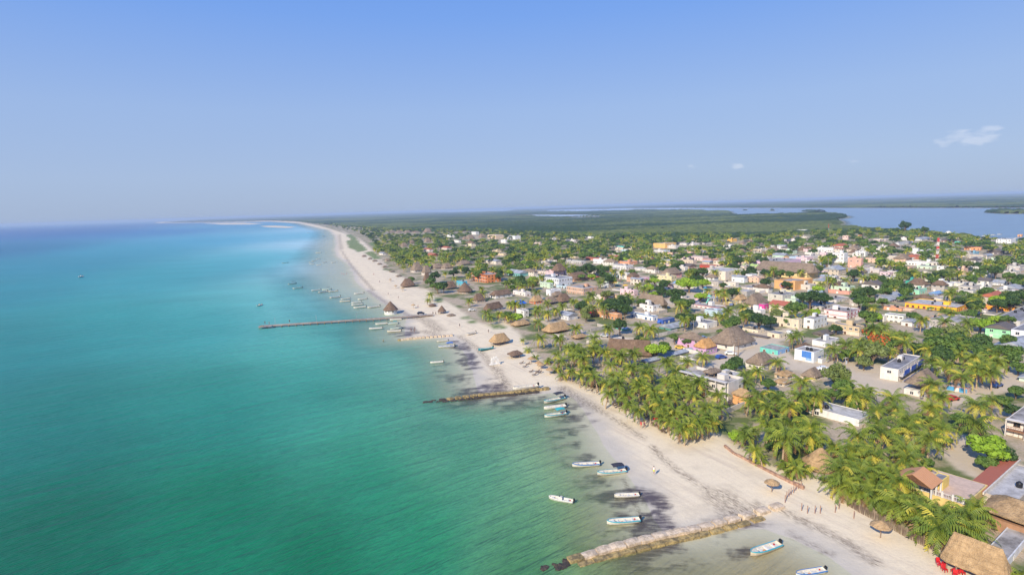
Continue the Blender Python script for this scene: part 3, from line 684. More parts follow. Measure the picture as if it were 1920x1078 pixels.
        if 'Y' in balc[0]: t_.box(-1.7, 0, ht+.003, -.1, LY, ht+.15, plaster(rgb))
        else: t_.box(0, -1.7, ht+.003, LX, -.1, ht+.15, plaster(rgb))
        t_.build('balcony', root)
    c = P0+X*LX/2+Y*LY/2
    footprint(root, X, Y, c.x, c.y, LX/2, LY/2, ht, z0)
    root['_d'] = (LX, LY, ht)
    uu, vv, _ = proj(c+Vector((0, 0, ht)))
    if label: tag(root, label, cat, group)
    else: want(root, (c.x, c.y), roughcol(rgb)+' '+('two-storey ' if st > 1 else 'small ')+{'flat': 'flat-roofed house', 'tile': 'house with clay tile roof', 'red': 'house with red roof', 'dark': 'house with dark pitched roof', 'metal': 'house with tin roof', 'blue': 'house with blue roof'}.get(roof, 'thatched house'), cat, group or 'small houses of the town')
    if lm: LMK.append((uu, vv, lm))
    return root, LX, LY, ht
def roughcol(c):
    r, g, b_ = c
    if max(c)-min(c) < 22: return 'white' if sum(c) > 620 else ('light grey' if sum(c) > 520 else 'grey')
    if b_ >= r and b_ >= g: return 'pale blue' if min(c) > 150 else 'blue'
    if g >= r and g > b_: return 'pale green' if min(c) > 140 else 'green'
    if r > 200 and g > 190: return 'cream' if b_ > 150 else 'yellow'
    if b_ > g+8: return 'pink'
    return 'peach' if g > 150 else 'orange brown'
def thatch_roof(nm, parent, cx, cy, hx, hy, ze, zp, mat, ridge, rnd, round_=False, n=None):
    "shaggy thatch: rings from the eave up to a point or a ridge along the longer side"
    n = n or 28; a = MB(); vs = []; ph = rnd.uniform(0, 6)
    rings = ((1.0, -.28), (1.02, 0), (.78, .24), (.54, .48), (.30, .73), (.10, .94), (0.0, 1.0))
    for (t, z) in rings:
        for i in range(n):
            g = 2*math.pi*i/n; cx_, sy_ = math.cos(g), math.sin(g)
            if not round_:
                e = 5.0; k = (abs(cx_)**e+abs(sy_)**e)**(-1/e); cx_ *= k; sy_ *= k
            rx = (ridge if hx >= hy else 0); ry = (0 if hx >= hy else ridge)
            x = cx_*(hx*t + rx*(1-t)) if hx >= hy else cx_*hx*t
            y = sy_*hy*t if hx >= hy else sy_*(hy*t+ry*(1-t))
            if t == 0: x = (rx*max(-1, min(1, cx_*1.2)) if hx >= hy else 0); y = (0 if hx >= hy else ry*max(-1, min(1, sy_*1.2)))
            j = .05*(math.sin(i*2.7+ph+t*9)+math.sin(i*5.1+ph*2))
            zz = (ze+z*.9 if z < 0 else ze+(zp-ze)*z) + j*(1.2 if t > .9 else .6)
            vs.append((cx+x*(1+j*.18), cy+y*(1+j*.18), zz))
    fs = []
    for k in range(len(rings)-1): o = k*n; fs += [(o+i, o+(i+1) % n, o+n+(i+1) % n, o+n+i) for i in range(n)]
    a.add(vs, fs, mat); fs2 = [tuple(range(n))[::-1]]; a.add([(v[0], v[1], v[2]+.25) for v in vs[:n]], fs2, M_WOOD)
    return a.build(nm, parent)
def palapa(u, vb, w, hp, label=None, mat='grey', eave=2.2, kind='round', wall=None, asp=1.0, yaw=None, cat='palapa', name='thatched_palapa', lm=None, posts=8, ridge=.35, z0=0, group=None, wallh=None, push=True):
    "thatched roof on posts or walls: u, vb the ground below its near edge, w its width and hp its height in the photo"
    rnd = random.Random(int(u*3+vb)); yaw = YAW if yaw is None else yaw
    P0 = at(u, vb, z0); d = proj(P0)[2]; rad = w/2*d/FPX
    f2 = Vector((P0.x, P0.y, 0)).normalized()
    C0 = P0+f2*(rad*min(1, asp)*.8 if push else 0); d2 = proj(C0)[2]
    # height of the peak so that it stands hp pixels over the near ground point
    lo, hi = .5, 40
    for _ in range(30):
        mid = (lo+hi)/2
        if proj(C0+Vector((0, 0, mid)))[1] > vb-hp: lo = mid
        else: hi = mid
    zp = max(mid, eave+.8)
    root = empty(name, C0, yaw if kind != 'round' else rnd.uniform(0, 1)); hx = rad; hy = rad*asp
    thatch_roof('thatch_roof', root, 0, 0, hx, hy, eave, zp, M_TH[mat], (abs(hx-hy)+ridge*min(hx, hy)) if kind != 'round' else 0.15, rnd, kind == 'round')
    k = .86
    if wall:
        a = MB(); wm_ = plaster(wall); wh = wallh or eave+.25
        if kind == 'round':
            nn = 16; vs = [(hx*k*math.cos(6.2832*i/nn), hy*k*math.sin(6.2832*i/nn), z) for z in (-.5, wh) for i in range(nn)]
            a.add(vs, [(i, (i+1) % nn, nn+(i+1) % nn, nn+i) for i in range(nn)], wm_)
        else: a.box(-hx*k, -hy*k, -.5 if not z0 else .003, hx*k, hy*k, wh, wm_)
        a.build('wall', root)
        if w > 18:
            for i in range(5 if kind == 'round' else 3):
                me = winmesh(1.0, min(1.0, wh*.4), M_FRAME)
                o = link('window', me[0], root); link('pane', me[1], o)
                if kind == 'round': g = 3.3+i*.6; o.location = (hx*k*math.cos(g)*.985, hy*k*math.sin(g)*.985, wh*.42); o.rotation_euler = (0, 0, g+math.pi/2)
                else: o.location = (hx*k*(-.6+.6*i), -hy*k-.002, wh*.42)
            if kind != 'round':
                for i in range(2): o = link('window', me[0], root); link('pane', me[1], o); o.location = (-hx*k-.002, hy*k*(-.4+.8*i), wh*.42); o.rotation_euler = (0, 0, -math.pi/2)
    else:
        a = MB()
        for i in range(posts):
            g = 2*math.pi*i/posts+.3
            if kind == 'round': px_, py_ = hx*.8*math.cos(g), hy*.8*math.sin(g)
            else:
                q = (abs(math.cos(g))**6+abs(math.sin(g))**6)**(-1/6); px_, py_ = hx*.82*math.cos(g)*q, hy*.82*math.sin(g)*q
            p_ = MB(); p_.bar((px_, py_, -.5), (px_, py_, eave+.35), .11, M_POLE); p_.build('post', root)
    X, Y = axes(yaw); footprint(root, X, Y, C0.x, C0.y, hx, hy, zp, z0)
    uu, vv, _ = proj(C0+Vector((0, 0, zp)))
    if label: tag(root, label, cat, group)
    else: want(root, (C0.x, C0.y), {'grey': 'grey', 'tan': 'tan', 'brown': 'brown', 'orange': 'golden'}[mat]+(' cone-shaped' if kind == 'round' else ' long-ridged')+' thatch roof', cat, group or 'thatched roofs of the town')
    if lm: LMK.append((uu, vv, lm))
    return root, zp
# ---------------------------------------------------------------- buildings, near to far
G = 'small houses of the town'
# beach hotel with roof terrace
house(1365, 716, 1278, 1394, 44, (212, 204, 194), 2, dens=.9, label='white two-storey beach hotel with roof terrace, standing among the palms by the beach', lm='the white beach hotel', name='hotel', cat='hotel', par=.9, tanks=0, balc=('Y', (206, 196, 184), True))
house(1350, 712, 1322, 1393, 22, (206, 200, 192), 1, dens=.7, label='pale rooftop room with a black water tank standing behind the beach hotel terrace', name='roof_room', cat='house', tanks=2)
palapa(1335, 713, 34, 22, 'flat grey lean-to canopy on posts over the hotel roof terrace', 'grey', 2.6, 'hip', None, .7, name='canopy', cat='canopy', z0=5.0)
house(1398, 742, 1374, 1412, 26, (226, 164, 106), 2, roof='tan', dens=.8, label='narrow two-storey orange house with a tan thatch roof beside the beach hotel', lm='the narrow orange thatched house', name='thatched_house')
house(1610, 786, 1517, 1635, 20, (226, 222, 216), 1, par=.12, tanks=1, dens=.7, label='white single-storey bungalow with a wide grey flat roof among the coconut palms', lm='the white bungalow', name='bungalow', cat='bungalow')
palapa(1537, 893, 70, 54, 'large conical palapa with thatch nearly to the ground behind the stone kerb', 'tan', 1.5, 'round', lm='the big low palapa', posts=10)
# hostel with blue balconies
hst = house(1683, 692, 1651, 1726, 28, (226, 218, 206), 2, label='white two-storey hostel with blue balcony panels and two black tanks on its flat roof', lm='the blue-balcony hostel', name='hostel', cat='hostel', tanks=2, dens=.8, yaw=R(40))
rt, LX, LY, ht = hst
for k in (0, 1):
    a = MB(); z = ht*k/2; a.box(.3, -1.2, z+.12, LX, -.004, z+.26, plaster((214, 206, 198))); a.box(.3, -1.25, z+.262, LX, -1.2, z+1.15, plaster((206, 206, 210))); a.build('balcony', rt)
    for i in range(3):
        a = MB(); a.box(1.5+i*LX/3.2, -1.29, z+.3, 1.5+i*LX/3.2+LX/4.2, -1.255, z+(1.9 if k else 1.2), plaster((52, 92, 190))); a.build('blue_panel', rt)
palapa(1729, 748, 62, 56, 'big grey-tan thatched palapa over an open upper floor on white walls beside the hostel', 'grey', 4.6, 'hip', (222, 216, 206), .8, lm='the palapa restaurant', cat='restaurant', name='thatched_restaurant', wallh=2.6, posts=8)
house(1812, 728, 1776, 1816, 15, (82, 160, 206), 1, roof='flat', rgb2=(214, 206, 198), label='small bright blue house with a white porch at the sandy street corner', lm='the bright blue house', tanks=0, par=.15, name='house', trim=(206, 150, 140))
palapa(1797, 720, 30, 21, 'small domed tan thatch roof between the palapa restaurant and the blue house', 'tan', 2.0, 'round')
house(1766, 692, 1746, 1772, 13, (208, 204, 198), 1, tanks=0, par=.15, label='white open porch building with grey flat roof just behind the palapa restaurant', dens=1.2)
palapa(1732, 690, 27, 19, 'dark grey domed roof just behind the right end of the hostel', 'brown', 2.4, 'round', (196, 192, 188))
# right edge two-storey
house(1962, 799, 1889, 2010, 40, (224, 214, 202), 2, roof='flat', label='two-storey white guesthouse with a brown balcony floor and picket railing at the right edge', lm='the picket-rail guesthouse', name='guesthouse', cat='guesthouse', balc=('Y', (150, 108, 80), True), par=.1, tanks=0)
house(1935, 632, 1908, 1990, 10, (170, 206, 190), 1, label='mint green shed roof peeking out at the right edge beside the paved street', tanks=0)
house(1940, 712, 1911, 1990, 12, (196, 214, 200), 1, roof='metal', label='pale green hut with tin roof at the right edge above the guesthouse')
# terrace house with tile canopy, bottom right
tb = house(1806, 945, 1690, 1852, 38, (226, 196, 124), 1, label='yellow beach house with a roof terrace and white posts behind the stick fence', lm='the yellow terrace house', name='beach_house', cat='beach house', par=.1, tanks=0, dens=1.0)
rt, LX, LY, ht = tb
a = MB(); wp = plaster((222, 216, 208)); n_ = int(LY/.22)
for x_, y0, y1 in ((.05, 0, LY),):
    a.box(x_, y0, ht+.9, x_+.08, y1, ht+.98, wp); a.box(x_, y0, ht+.1, x_+.08, y1, ht+.18, wp)
    for i in range(int((y1-y0)/.4)): a.box(x_+.02, y0+.1+i*.4, ht+.182, x_+.06, y0+.15+i*.4, ht+.898, wp)
a.build('railing', rt)
for i in range(7):
    a = MB(); y_ = .1+i*(LY-.4)/6; a.box(-.06, y_, ht+.02, .2, y_+.26, ht+1.25, wp); a.build('post', rt)
a = MB(); a.box(.3, .3, ht+.02, LX-.3, LY-.3, ht+.05, plaster((206, 178, 156))); a.build('terrace_floor', rt)
house(1767, 899, 1747, 1779, 21, (232, 202, 112), 1, z0=ht, label='plain yellow stair tower standing on the roof terrace of the beach house', name='stair_tower', cat='stair tower', dens=0, tanks=0, par=.12)
# clay tile canopy over the terrace
C0 = at(1719, 917, ht)
rt = empty('tiled_canopy', C0, YAW+math.pi/2); a = MB(); s_ = 3.3
vs = [(-s_, -s_*.8, 2.2), (s_, -s_*.8, 2.2), (s_, s_*.8, 2.2), (-s_, s_*.8, 2.2), (0, -s_*.8, 3.9), (0, s_*.8, 3.9)]
a.add(vs, [(0, 1, 4), (2, 3, 5), (1, 2, 5, 4), (3, 0, 4, 5)], M_TILE['tile']); a.add([(x, y, z-.08) for x, y, z in vs], [(0, 4, 1), (2, 5, 3), (1, 4, 5, 2), (3, 5, 4, 0)], M_WOOD); a.build('roof', rt)
for x_ in (-s_+.2, s_-.2):
    for y_ in (-s_*.7, 0, s_*.7):
        a = MB(); a.box(x_-.13, y_-.13, .06, x_+.13, y_+.13, 2.15, wp); a.build('post', rt)
tag(rt, 'clay tile gable canopy on white posts on the terrace left of the yellow tower', 'canopy'); LMK.append((1730, 880, 'the clay tile canopy'))
# house with red strip roof
rh = house(1903, 940, 1846, 1962, 30, (190, 178, 164), 1, label='grey flat-roofed house with a sloping red tile strip along its back at the right edge', lm='the red strip-roof house', tanks=1, par=.12, dens=.6, name='flat_roof_house')
rt, LX, LY, ht = rh

for ch in rt.children:
    if ch.name.startswith('roof'): ch.data.materials[0] = M_ROOF[1]
a = MB(); a.add([(-1.2, LY+.02, ht+.5), (LX+2, LY+.02, ht+.5), (LX+2, LY+3.0, ht+.1), (-1.2, LY+3.0, ht+.1)], [(0, 1, 2, 3)], M_TILE['red']); a.box(-1.2, LY-.25, ht+.02, LX+2, LY+.0, ht+.49, plaster((214, 204, 190))); a.build('tile_strip', rt)
palapa(1932, 1024, 140, 78, 'large tan thatched restaurant with a railed upper floor at the bottom right edge', 'tan', 4.2, 'hip', (170, 128, 96), .75, yaw=YAW+math.pi/2, lm='the railed thatched restaurant', name='thatched_restaurant', cat='restaurant', wallh=3.0)
house(1884, 1052, 1842, 1945, 26, (216, 214, 212), 1, label='pale blue-white concrete terrace slab between the two thatched restaurants', par=.1, seed=4, tanks=0, dens=.5, name='terrace_building', cat='terrace')
palapa(1826, 1102, 104, 90, 'wide tan thatched beach bar with red chairs in front, at the bottom right corner', 'tan', 2.9, 'hip', None, .6, lm='the thatched beach bar', cat='beach bar', name='thatched_bar', yaw=YAW+math.pi/2, ridge=.5)
palapa(1878, 965, 26, 22, 'small golden thatch dome beside the red strip-roof house', 'orange', 2.0, 'round')
# street by the mural house
_mh = house(1525, 660, 1490, 1545, 25, (222, 226, 230), 2, label='white two-storey house with a splashed blue mural on its street facade', lm='the blue mural house', tanks=2, two=None, dens=.7)
rt, LX, LY, ht = _mh
a = MB(); a.box(-.03, LY*.12, ht*.48, -.003, LY*.62, ht*.97, plaster((70, 124, 196))); a.build('mural', rt)
a = MB(); a.box(-.05, LY*.1, ht*.3, -.004, LY*.4, ht*.475, plaster((140, 176, 214))); a.build('mural', rt)
a = MB(); a.box(LX*.45, -.03, ht*.15, LX*.7, -.003, ht*.55, plaster((70, 110, 176))); a.build('mural', rt)
house(1541, 673, 1538, 1580, 13, (214, 212, 210), 1, par=.9, tanks=0, dens=0, label='long low white yard wall spotted with blue paintings behind the mural house', name='painted_wall_yard', cat='wall')
palapa(1522, 717, 38, 28, 'small gabled thatch hut beside the sandy lot and the white pickup', 'grey', 2.2, 'hip', (206, 190, 160), .8, lm='the gabled thatch hut')
palapa(1471, 716, 32, 22, 'small square thatch roof in front of the blue mural house', 'tan', 2.4, 'hip', (204, 180, 150), .9)
palapa(1466, 728, 30, 18, 'low tan thatch roof next to a tin lean-to behind the bungalow', 'tan', 2.0, 'hip', (190, 176, 156), .9)
palapa(1425, 698, 52, 38, 'wide brown hip thatch on a white house across the street from the mural house', 'grey', 3.4, 'hip', (220, 212, 200), .75, lm='the brown hip thatch house')
house(1458, 657, 1425, 1480, 13, (110, 196, 180), 1, rgb2=(140, 176, 216), tanks=0, label='low house with a teal street wall, blue side wall and grey flat roof', lm='the teal and blue house', par=.2)
palapa(1372, 658, 80, 46, 'very large tent-shaped grey thatch roof on low white walls by the street', 'grey', 3.4, 'hip', (224, 218, 208), .8, lm='the tent-shaped thatch hall', name='thatched_hall', cat='hall', ridge=.2)
house(1438, 633, 1402, 1442, 6, (150, 138, 128), 1, roof='dark', label='low dark-roofed shed attached to the right of the tent-shaped thatch hall', dens=.5)
house(1461, 626, 1439, 1476, 12, (220, 208, 180), 1, label='small cream house with an orange awning behind the dark shed', tanks=0)
house(1421, 619, 1392, 1433, 9, (222, 208, 184), 1, label='low cream L-shaped house behind the tent-shaped thatch hall', tanks=1)
house(1497, 599, 1449, 1503, 21, (218, 204, 178), 1, label='cream concrete house with two black tanks on its parapet roof', lm='the cream tank house', tanks=2)
house(1525, 598, 1507, 1551, 23, (228, 226, 222), 2, label='white corner house with arched blue doorway paintings', lm='the white corner house', tanks=1)
house(1587, 585, 1545, 1613, 17, (228, 222, 218), 2, label='white two-storey house with red edging and a small red balcony', lm='the red-edged white house', trim=(196, 90, 84), tanks=2)
house(1540, 574, 1503, 1568, 10, (186, 182, 176), 1, label='wide grey flat-roofed building with a row of black tanks', lm='the wide grey building', tanks=3)
house(1610, 613, 1560, 1621, 21, (206, 182, 144), 2, label='beige two-storey block with cream lower floor beside the flame tree', lm='the beige block', tanks=1, two=(226, 204, 178), dens=1.3)
house(1547, 641, 1523, 1573, 14, (224, 224, 222), 1, label='white house with a curved roof behind the blue mural house', tanks=1)
house(1549, 628, 1524, 1562, 7, (120, 112, 108), 1, roof='dark', label='dark sloping tin roof between the white corner house and the mural house', dens=.4)
palapa(1505, 663, 32, 20, 'brown gabled thatch directly behind the blue mural house', 'brown', 2.6, 'hip', None, .7)
# pink thatched house and neighbours
house(1312, 638, 1270, 1327, 22, (204, 160, 196), 2, roof='grey', label='lilac pink two-storey house under a double thatch roof', lm='the lilac thatched house', name='thatched_house')
palapa(1322, 668, 40, 34, 'golden fresh thatch roof wrapping the right end of the lilac house', 'orange', 3.8, 'hip', (204, 160, 196), .8)
house(1325, 606, 1294, 1345, 14, (226, 224, 220), 1, label='white house with dark square windows behind the lilac thatched house', lm='the dark-window white house', tanks=1)
house(1214, 678, 1203, 1300, 8, (170, 170, 172), 1, roof='metal', label='long low grey roof running through the palms in front of the lilac house', name='long_shed', cat='shed', dens=0)
palapa(1180, 672, 92, 36, 'long brown thatch ridge sloping down through the beach palms', 'brown', 1.8, 'hip', None, .32, yaw=R(-22)+math.pi, name='long_thatched_hall', cat='hall', lm='the long brown thatch hall', ridge=.4)
palapa(1044, 628, 56, 24, 'broad tan-brown thatch roof behind the first beach palms', 'tan', 2.2, 'hip', None, .6, lm='the broad tan thatch')
palapa(1086, 640, 30, 14, 'tan thatch roof half hidden by palms left of the long thatch hall', 'tan', 2, 'hip', None, .7)
house(1066, 592, 1048, 1083, 12, (206, 208, 212), 1, roof='metal', label='white building with a pale tin roof left of the red awning', lm='the white tin-roof building')
house(1158, 589, 1108, 1163, 15, (206, 150, 108), 1, label='orange brick building with white pillars and a ruined roof edge', lm='the white-pillar brick building', trim=(206, 196, 186), tanks=0, dens=1.3, par=1.0)
P0 = at(1099, 594); rt = empty('red_awning', P0, YAW); a = MB(); a.add([(-2.6, -3, 2.2), (2.6, -3, 2.2), (2.6, 3, 2.6), (-2.6, 3, 2.6), (0, 0, 4.0)], [(0, 1, 4), (1, 2, 4), (2, 3, 4), (3, 0, 4), (3, 2, 1, 0)], simple('red_canvas', (206, 30, 60), .7)); a.build('canopy', rt)
for x_, y_ in ((-2.4, -2.8), (2.4, -2.8), (2.4, 2.8), (-2.4, 2.8)): a = MB(); a.bar((x_, y_, -.2), (x_, y_, 2.3), .06, M_WHITE); a.build('pole', rt)
tag(rt, 'red canvas awning on poles beside the brick building with white pillars', 'awning'); LMK.append((1099, 585, 'the red awning'))
house(1224, 593, 1182, 1233, 12, (222, 222, 222), 1, label='white house with a blue roof edge behind the beach palms', lm='the blue-edged white house', trim=(120, 168, 214), tanks=2)
house(1224, 573, 1199, 1241, 15, (230, 228, 224), 2, label='bright white two-storey house in front of the long tan thatch roof', lm='the bright white house', tanks=2)
palapa(1222, 582, 66, 30, 'long tan thatch hall behind the bright white two-storey house', 'grey', 4.0, 'hip', (190, 168, 130), .35, yaw=YAW+math.pi/2, name='thatched_hall', cat='hall', lm='the long tan thatch hall')
house(1243, 600, 1233, 1265, 11, (56, 92, 170), 1, label='small house with a deep blue side wall right of the blue-edged white house', tanks=0)
house(1257, 616, 1236, 1292, 7, (90, 160, 150), 1, roof='metal', label='low tin-roofed shed with a teal end wall behind the grove', dens=.3)
house(1173, 617, 1152, 1182, 7, (80, 160, 140), 1, roof='metal', label='small tin roof with teal edge between palms left of the blue-edged house', dens=.3)
house(1242, 552, 1217, 1252, 8, (140, 196, 130), 1, roof='dark', label='lime green house with a dark roof behind the long tan thatch hall', dens=.6)
house(1032, 544, 1024, 1052, 13, (232, 232, 232), 1, roof='flat', label='plain bright white gabled house standing behind a cluster of thatch roofs', lm='the white gabled house', tanks=0)
house(1094, 541, 1062, 1122, 15, (204, 160, 130), 2, label='long two-storey brown brick hotel with a white roof edge', lm='the long brown brick hotel', trim=(222, 216, 208), tanks=2, dens=1.5, name='hotel', cat='hotel')
for (u, v, w_, h_, m_, t_) in ((1032, 574, 28, 18, 'grey', 'grey thatch roof at the left of the cluster below the white gabled house'), (1056, 572, 30, 22, 'brown', 'darker thatch cone at the right of the cluster below the white gabled house'), (1045, 560, 22, 14, 'grey', 'small thatch peak directly in front of the white gabled house'),
   (1006, 572, 24, 18, 'tan', 'tan thatch roof on an orange hut left of the thatch cluster')):
    palapa(u, v, w_, h_, t_, m_, 2.6, 'hip', (216, 120, 70) if u == 1006 else None, .8)
# beach front around the pier
palapa(733, 590, 28, 25, 'round white-walled palapa hut with a cone thatch roof at the foot of the pier', 'brown', 2.6, 'round', (226, 222, 214), lm='the round pier hut', cat='beach hut', wallh=2.7)
palapa(829, 591, 16, 18, 'small pointed thatch kiosk on the sand right of the pier', 'brown', 2.2, 'round', lm='the pointed kiosk')
palapa(811, 578, 15, 9, 'small round thatch shade on posts behind the pointed kiosk', 'brown', 1.7, 'round', posts=4)
palapa(846, 596, 15, 7, 'low flat thatch shelter just right of the pointed kiosk', 'grey', 1.3, 'hip', posts=4)
palapa(937, 650, 38, 25, 'beach bar under a tan hip thatch on posts beside the parked teal boat', 'tan', 2.3, 'hip', None, .7, lm='the open beach bar', cat='beach bar', name='thatched_bar')
palapa(966, 675, 26, 18, 'square brown thatch shelter on white posts in front of the open beach bar', 'brown', 2.2, 'hip', None, .9, lm='the square shelter', posts=4)
palapa(976, 615, 36, 15, 'low wide tan thatch behind the first palms right of the beach road', 'tan', 1.8, 'hip', None, .7)
palapa(1115, 730, 34, 16, 'dark thatch shelter crowded with chairs at the foot of the second stone groin', 'brown', 1.9, 'hip', None, .7, lm='the dark shelter at the groin')
palapa(1240, 790, 15, 9, 'small tan thatch shade beside a red parasol under the palms', 'tan', 1.6, 'round', posts=4)
palapa(1275, 790, 34, 22, 'curved tan thatch roof between palms at the beach edge below the hotel', 'tan', 2.2, 'hip', None, .5, yaw=R(60))
house(983, 582, 968, 990, 16, (222, 218, 212), 2, label='white house with a blue tarpaulin over its roof behind the beach palms', lm='the blue tarpaulin house', tanks=0)
P0 = at(976, 590); rt = empty('tarpaulin', P0+Vector((0, 4, 0)), YAW); a = MB(); a.add([(-3, -2.5, 5.9), (3, -2.5, 5.9), (3.2, 2, 7.4), (-3, 2, 7.2)], [(0, 1, 2, 3)], simple('blue_tarpaulin', (20, 96, 206), .5)); a.build('sheet', rt)
for x_, y_ in ((-2.9, -2.4), (2.9, -2.4), (2.9, 1.9), (-2.9, 1.9)): a = MB(); a.bar((x_, y_, -.2), (x_, y_, 5.9 if y_ < 0 else 7.2), .06, M_POLE); a.build('pole', rt)
tag(rt, 'bright blue tarpaulin stretched over a roof behind the beach palms', 'tarpaulin')
palapa(925, 586, 44, 19, 'long low thatch roof on a white building above the beach parking', 'brown', 2.4, 'hip', (214, 208, 198), .4, yaw=YAW+.2)
palapa(940, 561, 44, 18, 'dark thatch gable on a white arched house behind the beach road', 'brown', 3.2, 'hip', (224, 220, 214), .5, lm='the dark gable house')
palapa(898, 570, 22, 20, 'dark thatch roof left of the dark gable house', 'brown', 2.6, 'hip', (180, 160, 140), .8)
palapa(872, 553, 30, 24, 'large round brown thatch roof in front of the orange balcony hotel', 'brown', 2.6, 'round', (170, 150, 130))
palapa(845, 545, 22, 18, 'brown thatch roof directly left of a turquoise house', 'brown', 2.4, 'hip', None, .8)
house(868, 528, 856, 876, 10, (80, 170, 190), 1, label='turquoise house between two brown thatch roofs near the beach', tanks=1)
oh = house(914, 515.5, 886, 939, 17, (232, 142, 84), 3, label='three-storey hotel with an orange end wall and long white balconies', lm='the orange balcony hotel', name='hotel', cat='hotel', balc=('Y', (216, 206, 198), True), tanks=2, dens=.9)
palapa(765, 541, 25, 19, 'wide pyramid thatch at the edge of the open beach', 'brown', 2.2, 'hip', None, .9, lm='the beach pyramid thatch')
palapa(782, 512, 22, 19, 'tall pointed thatch roof behind the beach trees', 'grey', 3.0, 'hip', (214, 206, 196), .9)
palapa(800, 518, 17, 21, 'narrow tall thatch tower right of the tall pointed roof', 'grey', 3.6, 'hip', (206, 196, 184), .9)
palapa(801, 533, 14, 22, 'slim brown thatch roof in front of the narrow thatch tower', 'brown', 3.0, 'hip', None, .9)
for (u, v, w_, h_, t_) in ((820, 506, 22, 13, 'left half of a broad twin thatch roof among dark trees'), (838, 506, 20, 13, 'right half of a broad twin thatch roof among dark trees'), (870, 499, 26, 11, 'wide low thatch roof right of the twin thatch roofs'), (758, 464, 13, 9, 'left of two distant pointed thatch roofs inland of the beach'), (772, 458, 11, 8, 'right of two distant pointed thatch roofs inland of the beach'), (802, 455, 13, 9, 'rounded thatch roof beyond the two pointed thatch roofs'), (727, 492, 10, 7, 'small grey thatch roof above the far beach huts')):
    palapa(u, v, w_, h_, t_, 'grey', 2.4, 'hip', (190, 176, 160), .8)
# middle of town
house(1048, 522, 1006, 1073, 17, (214, 216, 220), 2, label='long white two-storey building with small square windows and a palapa on top', lm='the white palapa-top building', tanks=2, dens=1.2)
house(1047, 507, 1030, 1062, 9, (226, 190, 190), 1, label='pink upper storey with painted walls on the white palapa-top building', z0=6, tanks=0)
palapa(1048, 511, 26, 17, 'brown palapa perched on top of the long white building', 'brown', 1.6, 'hip', None, .9, z0=8.5)
palapa(1082, 529, 46, 19, 'broad brown thatch roof right of the white palapa-top building', 'brown', 3.0, 'hip', (190, 150, 120), .7, lm='the broad brown thatch')
house(1118, 520, 1102, 1124, 6, (190, 110, 80), 1, roof='red', label='small house with a vivid red roof beside the broad brown thatch', lm='the vivid red roof')
house(1144, 488, 1112, 1149, 10, (226, 226, 226), 1, label='white building with a row of square windows beyond the dark trees', tanks=1, dens=1.4, lm='the white window-row building')
house(1126, 486, 1098, 1132, 5, (196, 120, 96), 1, roof='red', label='low terracotta roof just left of the white window-row building')
house(1090, 490, 1060, 1098, 7, (190, 188, 184), 1, label='grey flat roofs left of the terracotta roof', tanks=1)
house(1180, 491, 1159, 1195, 8, (228, 160, 124), 1, label='peach house with a flat roof right of the white window-row building', tanks=1)
house(1174, 498, 1149, 1187, 9, (214, 212, 208), 1, label='white walled yard house in front of the peach house', tanks=1)
palapa(1258, 523, 42, 21, 'big grey thatch hall with pink walls near the town square', 'grey', 4.2, 'hip', (226, 170, 170), .6, lm='the pink-walled thatch hall', name='thatched_hall', cat='hall')
house(1175, 512, 1161, 1181, 15, (228, 224, 220), 2, label='narrow white house with one high window left of a small brown thatch', lm='the narrow white house')
palapa(1187, 530, 23, 19, 'small brown thatch over a peach gallery right of the narrow white house', 'brown', 5.0, 'hip', (214, 170, 140), .7)
house(1206, 522, 1195, 1217, 8, (226, 176, 196), 1, label='low pink house below the pink-walled thatch hall', tanks=0)
house(1282, 533, 1262, 1291, 6, (206, 180, 110), 1, roof='blue', label='kiosk with a striped pale blue roof beside the town square', lm='the blue-roof kiosk', dens=1.2, cat='kiosk', name='kiosk')
house(1360, 509, 1322, 1393, 19, (230, 216, 198), 2, label='large plain cream-white hall with a pale flat roof by the town square', lm='the large cream hall', name='hall', cat='hall', dens=.35, tanks=0, par=.2)
house(1345, 500, 1312, 1352, 8, (206, 80, 60), 1, roof='red', label='red-walled roof just behind the large cream hall', dens=0)
house(1333, 487, 1318, 1346, 10, (228, 158, 124), 1, label='peach house left behind the large cream hall', tanks=1)
house(1395, 520, 1372, 1402, 13, (226, 228, 230), 1, roof='metal', label='white gabled chapel-like house right of the large cream hall', lm='the white chapel-like house')
house(1410, 515, 1398, 1420, 14, (228, 226, 224), 1, label='white cube house with a dark red door next to the chapel-like house', tanks=0)
bh = palapa(1474, 522, 116, 31, 'huge grey thatch-roofed hall with cream yellow walls in the middle of town', 'grey', 5.5, 'hip', (230, 206, 150), .42, lm='the huge thatch hall', name='thatched_hall', cat='hall', ridge=.6, yaw=YAW+math.pi/2)
oh2 = house(1490, 528, 1452, 1524, 19, (224, 170, 112), 1, label='orange building with a round emblem and a black and yellow mural', lm='the orange mural building', dens=0, tanks=0, par=1.2, name='mural_building', cat='building')
rt, LX, LY, ht = oh2
for c_, r_, k in (((70, 110, 180), 1.9, 0), ((206, 150, 110), 1.5, 1), ((190, 60, 60), .9, 2)):
    a = MB(); nn = 18; a.add([(-.012-.012*k, LY*.60+r_*math.cos(6.2832*i/nn), ht*.5+r_*math.sin(6.2832*i/nn)) for i in range(nn)], [tuple(range(nn))[::-1]], plaster(c_)); a.build('emblem', rt)
a = MB(); a.box(-.03, LY*.08, ht*.2, -.003, LY*.28, ht*.85, plaster((60, 50, 36))); a.box(-.05, LY*.11, ht*.4, -.033, LY*.25, ht*.7, plaster((226, 186, 70))); a.build('mural', rt)
house(1467, 553, 1440, 1492, 17, (206, 200, 188), 2, label='grey-cream bare block with black tanks in front of the orange mural building', lm='the bare grey block', tanks=3, dens=.6)
